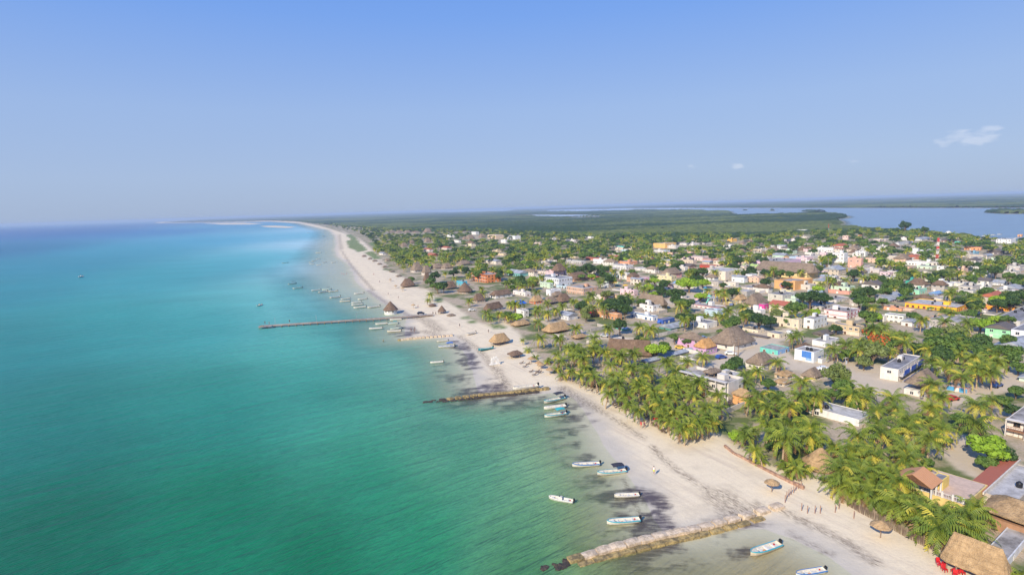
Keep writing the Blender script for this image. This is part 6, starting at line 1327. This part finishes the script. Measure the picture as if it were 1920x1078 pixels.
# yard walls between the houses
nw = 0
for k in range(900):
    if nw >= 34: break
    u = rnd.uniform(1030, 1900); v = rnd.uniform(500, 690); p_ = at(u, v, .85); q = np.array([[p_.x, p_.y]])
    if sdf(q, TOWN)[0] < 12 or not free(p_.x, p_.y, 3.5) or any(dist(q, W(px))[0] < w_+5 for px, w_ in ROADS): continue
    o = empty('yard_wall', p_, YAW); L1, L2 = rnd.uniform(5, 12), rnd.uniform(4, 9); mt = plaster(rnd.choice(((206, 196, 182), (186, 178, 168), (222, 214, 204), (206, 180, 160)))); h_ = rnd.uniform(1.4, 2.1)
    a = MB(); a.box(-L1/2, -.09, -.6, L1/2, .09, h_, mt); a.build('wall_panel', o); a = MB(); a.box(L1/2-.18, .093, -.6, L1/2, L2, h_, mt); a.build('wall_panel', o)
    want(o, (p_.x, p_.y), 'low pale yard wall', 'wall', 'yard walls between the houses'); nw += 1; X_, Y_ = axes(YAW); FOOT.append((p_.x, p_.y, X_, Y_, L1/2, 1.0))
PG = [((200, 70, 90), 'pink'), ((70, 150, 190), 'light blue'), ((230, 190, 70), 'yellow'), ((110, 190, 170), 'turquoise')]
for i, (u, v) in enumerate(((1340, 560), (1322, 552), (1352, 546), (1330, 568))):
    rgb, nm = PG[i]; p_ = at(u, v, .9); o = empty('playground_slide', p_, i*1.3); mt = simple('play_'+nm.replace(' ', '_'), rgb, .5); a = MB(); a.box(-1, -1, 2.4, 1, 1, 2.55, mt); a.add([(-1.2, -1.2, 3.9), (1.2, -1.2, 3.9), (1.2, 1.2, 3.9), (-1.2, 1.2, 3.9), (0, 0, 5)], [(0, 1, 4), (1, 2, 4), (2, 3, 4), (3, 0, 4), (3, 2, 1, 0)], mt); a.build('roofed_platform', o)
    for x in (-.9, .9):
        for y in (-.9, .9): a = MB(); a.bar((x, y, -.2), (x, y, 3.9), .08, M_WHITE); a.build('post', o)
    a = MB(); a.add([(1, -.4, 2.5), (1, .4, 2.5), (4.2, .4, .2), (4.2, -.4, .2), (1, -.4, 2.42), (1, .4, 2.42), (4.2, .4, .12), (4.2, -.4, .12)], [(0, 3, 2, 1), (4, 5, 6, 7), (0, 1, 5, 4), (1, 2, 6, 5), (2, 3, 7, 6), (3, 0, 4, 7)], mt); a.build('chute', o)
    tag(o, f'{nm} roofed play tower with a slide on the town playground', 'play tower')
LMK.append((1338, 556, 'the playground'))
# utility wires between the near poles
# ---------------------------------------------------------------- trees
# palms by hand where single crowns can be told apart
PP = '''1469,812,1.2 1546,800,1.15 1609,815,1.1 1440,787,1.05 1475,780,1.1 1432,842,.7 1417,803,.9 1420,730,1 1388,710,1 1525,738,1 1499,735,1.05 1614,738,1 1345,733,1 1312,710,1 1325,757,.9 1310,783,.9 1482,866,.55 1502,870,.6 1584,866,1 1653,802,1.15 1700,782,1.1 1742,815,1.05 1817,778,1.2 1743,758,1.1
1682,742,1 1633,742,1.05 1700,833,1.05 1683,758,.9 1847,757,1 1862,743,.9 1707,853,.9 1767,735,1 1763,780,.8 1667,766,.9 1776,981,1.15 1719,948,1.05 1683,933,1.05 1631,915,.95 1615,911,.9 1819,957,1.05 1830,944,1 1828,985,.9 1582,897,1 1613,879,.95 1672,923,.95 1698,843,.9 1659,887,.95 1633,879,.9
1492,872,.5 1509,879,.55 1471,869,.5 1428,860,.45 1915,1074,.7 1765,952,1 1750,966,.95 1700,925,.9 1456,672,1.05 1363,645,.5 1318,663,.9 1504,623,1 1487,627,.95 1372,612,.8 1352,590,.9 1308,588,.9 1453,572,.9 1403,573,1 1387,697,.9 1417,692,.8 1500,706,.95 1587,640,1.1 1573,650,1 1609,648,1.1 1345,587,.9
1775,580,1.1 1794,583,1.05 1727,595,1.1 1764,598,1.1 1672,607,1 1702,637,1.15 1740,648,1.05 1789,682,1.15 1834,685,1.15 1845,680,1.1 1862,690,1.1 1859,655,1.05 1830,562,1.15 1807,612,1 1610,642,1 1767,714,1.0 1812,700,1 1755,670,1 1822,665,1.1 1875,672,1.1
1008,627,.95 1010,600,.9 1050,630,1 1077,612,1 1080,647,1.1 1110,630,1 1113,648,1.05 1038,660,.75 1028,675,.55 1055,672,.8 1093,668,1 1100,686,.9 1145,678,1 1150,655,1 1167,662,1 1193,657,1 1055,702,.55 1072,690,.7 1110,692,.8 1087,700,.7 1142,610,1 1205,610,1.15 1165,698,1 1185,682,1 1217,682,1 1234,707,1
1259,690,1.05 1250,672,1 1290,672,1 1137,712,.9 1200,712,1 1135,732,.8 1157,712,1 1167,740,.6 1197,747,.9 1197,719,.95 1237,750,.95 1257,733,1 1200,760,.75 1230,738,.9 1240,775,.75 1250,767,.8 1275,789,.85 1297,734,1 1300,712,1 1284,795,.85 1310,772,.95 1255,782,.75 1217,720,1 1267,719,1 1309,787,.85
1020,565,1 1055,570,1 1100,560,1.05 1112,572,1 1075,563,1 1180,560,1 1165,556,1 1008,575,.95 1040,578,.95 1320,590,.9 990,655,.5 1003,668,.45 980,642,.45 1120,640,.9 1130,655,1 1060,645,.9 1070,665,.85 1045,690,.5 1120,700,.9 1180,730,.9 1220,755,.8 1290,755,.9 1330,785,.8 1345,760,.8 1275,765,.9
908,582,.9 920,590,.8 935,585,.8 950,588,.85 960,592,.8 810,550,.9 807,560,.8 880,560,.8 1405,800,.8 1455,800,1 1500,800,.95 1520,815,1 1560,830,.95 1630,840,1 1660,850,1 1590,850,.9 1650,780,1 1540,730,.9 1460,740,.9 1440,755,.9 1480,755,1 1400,745,.85 1600,715,.8 1625,725,.9 1655,800,1 1720,800,1 1790,800,.9
1545,895,.35 1480,885,.4 1600,893,.9 1645,905,.9 1660,880,.9 1690,880,.9 1640,870,.9 1720,875,.8 1700,905,.85 1735,940,.9 1800,975,.95'''
for tok in PP.split():
    u, v, s = [float(x) for x in tok.split(',')]
    if s < .6: palm_px(u, v, s, 2); continue
    for h_ in ((4.4, 3.8, 3.2, 2.7) if v > 890 else (6.6, 5.6, 4.8, 4.0, 3.2)):
        q_ = at(u, v, h_*s+.6)
        if free(q_.x, q_.y, -.3): break
    palm(q_.x, q_.y, s, h_/6.6 if h_ > 5 else h_/4.4, 0 if h_ > 5 else 1)
def hits(u, v, d, mu=5, mv=3):
    for b_ in BOXES[:NBOX]:
        if b_[0]-mu < u < b_[1]+mu and b_[2]-mv < v < b_[3]+mv and d < b_[4]+2: return True
    return False
ALLP = [(x, y) for x, y, *_ in PALMS_PENDING]
def near(x, y, r, L): return any(abs(x-a) < r and abs(y-b_) < r for a, b_ in L)
rnd = random.Random(5)
def fill_palms(poly, n, s0, s1, sp, fam=0):
    poly = W(poly); x0, y0 = poly.min(0); x1, y1 = poly.max(0); c = 0
    for _ in range(n*30):
        x, y = rnd.uniform(x0, x1), rnd.uniform(y0, y1)
        if not inside(np.array([[x, y]]), poly)[0] or near(x, y, sp, ALLP) or not free(x, y, 0): continue
        s = rnd.uniform(s0, s1); u, v, d = proj((x, y, 6*s))
        if hits(u, v, d, 3.2*FPX/d, 2.2*FPX/d): continue
        palm(x, y, s, rnd.uniform(.85, 1.15), fam); ALLP.append((x, y)); c += 1
        if c >= n: break
fill_palms([(1040, 670), (1130, 680), (1290, 710), (1390, 800), (1320, 815), (1230, 800), (1150, 745), (1060, 715)], 16, .75, 1.0, 4.0)
fill_palms([(1400, 770), (1480, 735), (1650, 765), (1730, 820), (1690, 890), (1500, 870), (1410, 840)], 8, .8, 1.05, 6)
fill_palms([(1590, 905), (1700, 890), (1850, 975), (1840, 1020), (1740, 1000), (1620, 945)], 8, .75, .95, 4.5, 1)
fill_palms([(1570, 640), (1900, 660), (1900, 730), (1700, 690), (1580, 680)], 14, .9, 1.15, 6)
fill_palms([(880, 560), (1000, 560), (1100, 590), (1000, 615), (940, 605)], 16, .8, 1.0, 5)
fill_palms([(700, 474), (722, 497), (745, 512), (790, 522), (860, 520), (830, 485), (760, 462), (710, 460)], 70, .8, 1.05, 5)
fill_palms([(730, 500), (860, 495), (1000, 530), (900, 560), (800, 545)], 26, .85, 1.05, 7)
# broadleaf by hand: u, v of the crown centre, width in px, kind (0 mid, 1 dark, 2 bright, 3 olive, 4 flame tree)
TT = '''1450,835,40,1 1500,790,40,0 1530,850,36,1 1570,865,40,0 1620,860,44,1 1680,812,44,0 1730,790,46,1 1655,770,36,1 1590,745,40,1 1560,705,30,0 1720,850,40,1 1770,830,40,0 1640,920,40,1 1730,915,36,1 1790,955,40,0 1420,760,36,1 1465,770,36,0 1300,740,36,1 1250,720,34,1 1210,700,30,0 1160,680,28,1 1280,770,32,0 1330,735,30,1 1110,660,26,1 1800,790,40,0 1835,800,36,1
1859,832,96,2 1383,815,42,2 1367,609,38,0 1423,598,52,1 1400,590,40,1 1530,583,28,2 1492,575,48,0 1519,556,52,1 1545,560,36,1 1638,660,60,3 1642,622,52,4 1655,640,56,4 1680,640,40,1 1767,642,70,0 1808,645,60,0 1850,665,56,0 1892,669,60,0 1750,630,46,0 1840,597,56,2 1818,590,40,0 1625,562,42,0 1655,568,28,0
1230,646,60,2 1212,652,36,0 1245,650,40,0 1143,569,46,1 1155,578,36,1 1267,550,48,1 1284,567,44,0 1277,595,30,1 1105,502,36,1 1292,522,52,2 1318,524,36,2 1247,530,26,0 1135,505,26,1 1880,860,60,1 1850,870,50,0 1905,735,40,0 1560,745,46,0 1600,760,40,0 1525,760,40,1 1455,745,44,0
968,590,36,2 952,592,30,0 820,535,34,0 808,528,26,0 832,540,24,1 815,520,26,1 850,510,26,1 770,525,20,0 1712,595,30,0 1790,640,50,1 1720,655,40,0 1840,640,44,0 1590,665,40,0 1620,680,40,3 1890,640,34,0 1910,690,40,0 1900,770,44,1 1880,750,40,0 1760,890,40,0 1790,900,36,0 1740,870,30,0 1805,915,34,0
1440,720,40,0 1580,730,50,0 1510,745,40,0 1500,765,46,0 1350,620,20,0 1388,625,24,0 1410,700,24,0 1395,730,24,0 1130,520,18,1 1120,525,16,0 1095,515,20,1 1060,480,22,1 1620,590,24,1 1890,600,34,0 1870,595,34,2 1690,560,20,0 1745,580,14,2 1330,640,16,0 1290,640,30,0 1265,635,30,0 1200,640,26,1
1700,541,34,1 1680,530,34,0 1655,530,30,1 1640,545,26,2 1660,550,30,0 1870,570,40,1 1830,575,40,1 1800,565,30,1 1750,520,26,1 1850,550,36,0 1905,560,40,1 1480,600,30,0 1460,592,24,2'''
for tok in TT.split():
    u, v, wpx, k = [float(x) for x in tok.split(',')]
    z = 4.5; p_ = at(u, v, z); d = proj(p_)[2]; s = wpx*d/FPX/9.0
    p_ = at(u, v, 4.6*s); tree(p_.x, p_.y, s, int(k))
ALLT = [(x, y) for x, y, *_ in TREES_PENDING]
for _ in range(26): pass
# scattered filling: broadleaf and palms through the town, thicker towards the forest
tp = W(TOWN_PX+[(400, 412)]); reg = W([(1560, 740), (1400, 720), (1300, 690), (1120, 640), (1010, 560), (900, 540), (860, 520), (790, 505), (735, 500), (712, 480), (705, 462), (690, 448), (660, 435), (600, 420), (567, 418), (640, 425), (760, 430), (900, 432), (1000, 440), (1150, 444), (1300, 445), (1400, 445), (1560, 437), (1700, 436), (1790, 446), (1912, 456), (2300, 520), (2700, 700), (2700, 1300), (2080, 1150), (1960, 860), (1930, 760), (1700, 700)])
x0, y0 = reg.min(0); x1, y1 = reg.max(0); nT = nP = 0
road_line = [(W(px), w_) for px, w_ in ROADS]
cand = []
for _ in range(42000):
    rr_ = math.exp(rnd.uniform(math.log(85), math.log(3200))); aa = rnd.uniform(-.5, .98)
    cand.append((rr_*math.sin(aa), rr_*math.cos(aa)))
cand = np.array(cand); ok = inside(cand, reg)&(sdf(cand, LAND) > 6)&(sdf(cand, LAGOON) < -8)&(sdf(cand, TOWN) > 3)
for rl, w_ in road_line: ok &= dist(cand, rl) > w_+2
dens_ = fbm(cand[:, 0]/70, cand[:, 1]/70, 77)
cand = cand[ok]; dens_ = dens_[ok]
gridT = {}
def gnear(x, y, r):
    i, j = int(x//12), int(y//12)
    for a in (-1, 0, 1):
        for b_ in (-1, 0, 1):
            for (p_, q_) in gridT.get((i+a, j+b_), ()):
                if (p_-x)**2+(q_-y)**2 < r*r: return True
    return False
for (x, y) in ALLP+ALLT: gridT.setdefault((int(x//12), int(y//12)), []).append((x, y))
for (x, y), dn in zip(cand, dens_):
    rr_ = math.hypot(x, y); far_ = smooth(450, 900, rr_)
    if rnd.random() > .82+.4*far_+(dn-.5)*1.6: continue
    if gnear(x, y, 4.8+1.3*(1-far_)): continue
    u, v, d = proj((x, y, 6))
    if not free(x, y, .2): continue
    if hits(u, v, d, 2.2*FPX/d, 2): continue
    gridT.setdefault((int(x//12), int(y//12)), []).append((x, y))
    if rnd.random() < (.34 if rr_ < 700 else .25): palm(x, y, rnd.uniform(.85, 1.1), rnd.uniform(.85, 1.2), 0); nP += 1
    else: tree(x, y, rnd.uniform(.75, 1.25), rnd.choice((0, 0, 1, 1, 1, 3, 2) if rr_ < 900 else (0, 1, 1, 1, 3))); nT += 1
def shown(t): u, v, d = proj((t[0], t[1], 6)); return math.hypot(t[0], t[1])/t[2]+(1e5 if not (-15 < u < 1940 and -20 < v < 1100) else 0)
PALMS_PENDING.sort(key=shown); TREES_PENDING.sort(key=shown)
print('palms', len(PALMS_PENDING), 'trees', len(TREES_PENDING))
for i, (x, y, s, hs, yg) in enumerate(PALMS_PENDING[:300]):
    fam = (PALM, PALML, PALMY)[yg]; k = rnd.randrange(len(fam)); t_, c_, n_ = fam[k]
    o = proto(('palm', yg, k), 'coconut_palm', [('trunk', t_), ('crown', c_), ('coconuts', n_)])
    s2 = s*1.7 if yg == 2 else s
    o.location = (x, y, -.1); o.rotation_euler = (0, 0, rnd.uniform(0, 6.28)); o.scale = (s2, s2, s2*hs)
    u, v, d = proj((x, y, 8*s)); want(o, (x, y), 'low young coconut palm' if yg == 2 else ('tall coconut palm' if s*hs > 1.05 else 'coconut palm'), 'palm tree', 'coconut palms of the beach and town', 8*s)
KN = ['green broadleaf tree', 'dark green broadleaf tree', 'bright yellow-green tree', 'olive green tree', 'orange-flowering flame tree']
for i, (x, y, s, k) in enumerate(TREES_PENDING[:300]):
    j = rnd.randrange(len(TREE[k])); t_, c_ = TREE[k][j]
    o = proto(('tree', k, j), 'broadleaf_tree' if k != 4 else 'flame_tree', [('trunk', t_), ('crown', c_)])
    o.location = (x, y, -.1); o.rotation_euler = (0, 0, rnd.uniform(0, 6.28) if k != 4 else R(200)); o.scale = (s, s, s*rnd.uniform(.85, 1.1) if s < 1.3 else s*.8)
    want(o, (x, y), KN[k], 'tree', 'broadleaf trees between the houses', 4.5*s)
# the rest, smaller in the photo: one object of each kind
def merge(name, items, bases, label, cat_kind):
    Vs, Fs, Ms, o = [], [], [], 0
    for (x, y, s, hs, b_) in items:
        V, F, M = bases[b_]; a = rnd.uniform(0, 6.28); c, q = math.cos(a), math.sin(a)
        v = np.stack([x+(V[:, 0]*c-V[:, 1]*q)*s, y+(V[:, 0]*q+V[:, 1]*c)*s, V[:, 2]*s*hs-.1], 1); Vs.append(v); Fs.append(F+o); Ms.append(M); o += len(V)
    V = np.concatenate(Vs); F = np.concatenate(Fs); M = np.concatenate(Ms); me = bpy.data.meshes.new(name)
    me.vertices.add(len(V)); me.vertices.foreach_set('co', V.astype(np.float32).ravel()); me.loops.add(F.size); me.loops.foreach_set('vertex_index', F.astype(np.int32).ravel())
    me.polygons.add(len(F)); me.polygons.foreach_set('loop_start', np.arange(0, F.size, 4, dtype=np.int32)); me.polygons.foreach_set('material_index', M.astype(np.int32)); me.update()
    ob = link(name, me); tag(ob, label, cat_kind, kind='stuff'); del ob['category']; return ob, me
def lowtree(seed, n):
    rs = np.random.RandomState(seed); k = rs.randint(0, 6, n); ang = np.arange(6)*2.4; C = np.stack([2.0*np.cos(ang), 2.0*np.sin(ang), 4.6+rs.rand(6)*1.8], 1); d = rs.normal(size=(n, 3)); d /= np.linalg.norm(d, axis=1)[:, None]
    d[:, 2] = np.abs(d[:, 2])*.9+d[:, 2]*.1
    Pn = C[k]+d*np.array([2.2, 2.2, 1.7])*rs.uniform(.75, 1.1, (n, 1)); nd = d+rs.normal(size=(n, 3))*.45; nd /= np.linalg.norm(nd, axis=1)[:, None]
    t = np.cross(nd, rs.normal(size=(n, 3))); t /= np.linalg.norm(t, axis=1)[:, None]; q = np.cross(nd, t); s_ = rs.uniform(.35, .75, n)[:, None]
    V = np.stack([Pn-t*s_-q*s_, Pn+t*s_-q*s_*.8, Pn+t*s_*.8+q*s_, Pn-t*s_+q*s_*.7], 1).reshape(-1, 3)
    tv = np.array([[-.2, 0, 0], [.2, 0, 0], [.15, 0, 4.5], [-.15, 0, 4.5], [0, -.2, 0], [0, .2, 0], [0, .15, 4.5], [0, -.15, 4.5]])
    return np.concatenate([V, tv]), np.arange(n*4+8).reshape(-1, 4), np.concatenate([np.zeros(n, int), [1, 1]])
def lowpalm(seed):
    rd_ = random.Random(seed); V, F, M = [], [], []
    for i in range(15):
        t = i/15; v, f = frond(rd_, i*2.4, R(70)-t*R(105), 4.4*rd_.uniform(.85, 1.05), 4, 1.0, 1.5, 0); o = len(V); V += [(a, b_, c+6.7) for a, b_, c in v]; F += [tuple(o+j for j in q) for q in f]; M += [0 if t < .7 else 1]*len(f)
    o = len(V); V += [(-.2, 0, 0), (.2, 0, 0), (.14, 0, 6.7), (-.14, 0, 6.7), (0, -.2, 0), (0, .2, 0), (0, .14, 6.7), (0, -.14, 6.7)]; F += [(o, o+1, o+2, o+3), (o+4, o+5, o+6, o+7)]; M += [2, 2]
    return np.array(V), np.array(F), np.array(M)
rp = PALMS_PENDING[300:]; rt_ = TREES_PENDING[300:]
LP = [lowpalm(i) for i in range(4)]; LT = [lowtree(i, 150) for i in range(5)]
ob, me = merge('far_palms', [(x, y, s, hs, rnd.randrange(4)) for x, y, s, hs, yg in rp], LP, 'smaller coconut palms scattered through the farther town and along the shore', 'palms')
for mm in (M_FR, M_FY, M_TR): me.materials.append(mm)
half = {}
for t in rt_: half.setdefault(t[3] if t[3] in (0, 1, 3) else 0, []).append(t)
for k, L_ in half.items():
    ob, me = merge('far_trees', [(x, y, s, 1, rnd.randrange(5)) for x, y, s, _ in L_], LT, ['mid green trees filling the farther blocks of the town', 'dark green trees filling the farther blocks of the town', '', 'olive green trees filling the farther blocks of the town'][k], 'trees')
    me.materials.append(M_L[k]); me.materials.append(M_BK)
# big casuarinas by the lagoon
for (u, v, s, t_) in ((1696, 440, 2.4, 'big dark feathery casuarina tree rising above the lagoon shore'), (1733, 442, 1.6, 'smaller dark casuarina right of the big one on the lagoon shore')):
    p_ = at(u, v+2); t0, c0 = TREE[1][0]; o = empty('casuarina_tree', (p_.x, p_.y, 0)); link('trunk', t0, o); link('crown', c0, o); o.scale = (s, s, s*1.15); tag(o, t_, 'tree')
# undergrowth in the grove
def shrubs(poly, n, name, label, mat, smin, smax):
    poly = W(poly); x0, y0 = poly.min(0); x1, y1 = poly.max(0); V, F = [], []; o = 0; rs = np.random.RandomState(n); pts = []
    while len(pts) < n:
        q = np.stack([rs.uniform(x0, x1, 400), rs.uniform(y0, y1, 400)], 1); q = q[inside(q, poly)]
        g = fbm(q[:, 0]/8, q[:, 1]/8, 91); q = q[g > .45]; pts += [tuple(a) for a in q if free(a[0], a[1], -.6)]
    me = []
    for (x, y) in pts[:n]:
        s = rs.uniform(smin, smax); m_ = 34; d = rs.normal(size=(m_, 3)); d /= np.linalg.norm(d, axis=1)[:, None]; d[:, 2] = abs(d[:, 2])
        Pn = np.array([x, y, 0])+d*np.array([s, s, s*.8])*rs.uniform(.6, 1, (m_, 1)); nd = d+rs.normal(size=(m_, 3))*.6; t = np.cross(nd, rs.normal(size=(m_, 3))); t /= np.linalg.norm(t, axis=1)[:, None]; nd /= np.linalg.norm(nd, axis=1)[:, None]; q = np.cross(nd, t); z = rs.uniform(.14, .3, m_)[:, None]
        me.append(np.stack([Pn-t*z-q*z, Pn+t*z-q*z, Pn+t*z+q*z, Pn-t*z+q*z], 1).reshape(-1, 3))
    V = np.concatenate(me); F = np.arange(len(V)).reshape(-1, 4); ms_ = bpy.data.meshes.new(name); ms_.vertices.add(len(V)); ms_.vertices.foreach_set('co', V.astype(np.float32).ravel()); ms_.loops.add(F.size); ms_.loops.foreach_set('vertex_index', F.astype(np.int32).ravel())
    ms_.polygons.add(len(F)); ms_.polygons.foreach_set('loop_start', np.arange(0, F.size, 4, dtype=np.int32)); ms_.update(); ms_.materials.append(mat); tag(link(name, ms_), label, kind='stuff')
shrubs([(1395, 820), (1385, 770), (1480, 715), (1560, 720), (1640, 740), (1740, 830), (1880, 880), (1800, 930), (1700, 900), (1590, 900), (1480, 880)], 1500, 'undergrowth', 'green undergrowth below the palms around the bungalow', M_L[0], .5, 1.3)
shrubs([(1380, 800), (1400, 860), (1440, 882), (1525, 915), (1532, 905), (1450, 862), (1395, 828)], 150, 'hedge_growth', 'bright green creeping plants just inside the low stone kerb', M_L[2], .4, .8)
shrubs([(1060, 690), (1130, 660), (1290, 690), (1380, 790), (1330, 808), (1250, 790), (1180, 745), (1110, 715)], 500, 'undergrowth', 'low green plants below the beachfront palm grove', M_L[0], .5, 1.1)
shrubs([(1700, 770), (1780, 770), (1860, 870), (1900, 800), (1925, 760), (1925, 930), (1800, 900)], 500, 'undergrowth', 'low scrub beside the sandy path and the bright tree', M_L[3], .4, 1.0)
# ---------------------------------------------------------------- labels that single each thing out
ORD = ['nearest', 'second nearest', 'third nearest', 'fourth nearest', 'fifth nearest', 'sixth nearest', 'seventh nearest', 'eighth nearest', 'ninth nearest', 'tenth nearest', 'eleventh nearest', 'twelfth nearest', 'thirteenth nearest', 'fourteenth nearest', 'fifteenth nearest', 'sixteenth nearest', 'seventeenth nearest', 'eighteenth nearest', 'nineteenth nearest', 'twentieth nearest']
grp = {}
for (o, u, v, desc) in THINGS:
    best = min(LMK, key=lambda L: (L[0]-u)**2+((L[1]-v)*1.5)**2); du, dv = u-best[0], (v-best[1])*1.5
    rel = ('right of' if du > 0 else 'left of') if abs(du) > abs(dv) else ('in front of' if dv > 0 else 'behind')
    grp.setdefault((desc, best[2], rel), []).append((math.hypot(du, dv), o))
for (desc, L, rel), xs in grp.items():
    xs.sort(key=lambda t: t[0])
    tail = ' to it' if len(f'{desc} {rel} {L}, twelfth nearest to it'.split()) <= 15 else ''
    for i, (_, o) in enumerate(xs):
        o['label'] = f'{desc} {rel} {L}' + ('' if len(xs) == 1 else f', {ORD[min(i, 19)]}{tail}')
    if len(xs) > 20: print('TOO MANY', desc, L, rel, len(xs))
HAZE = 0.0001
# ---------------------------------------------------------------- haze
bm = bmesh.new(); bmesh.ops.create_cube(bm, size=1)
for v_ in bm.verts: v_.co = Vector((v_.co.x*240000, 45000+v_.co.y*110000, (68 if v_.co.z > 0 else -4)))
hm = bpy.data.meshes.new('haze'); bm.to_mesh(hm); bm.free()
hz = link('haze', hm); tag(hz, 'pale blue sea haze over the far shore', 'haze', kind='stuff')
m = bpy.data.materials.new('haze_air'); m.use_nodes = True; m.node_tree.nodes.clear()
o_ = m.node_tree.nodes.new('ShaderNodeOutputMaterial'); v_ = m.node_tree.nodes.new('ShaderNodeVolumePrincipled')
v_.inputs['Color'].default_value = (.62, .78, 1, 1); v_.inputs['Density'].default_value = HAZE; v_.inputs['Anisotropy'].default_value = 0.0
m.node_tree.links.new(v_.outputs[0], o_.inputs['Volume']); hm.materials.append(m)
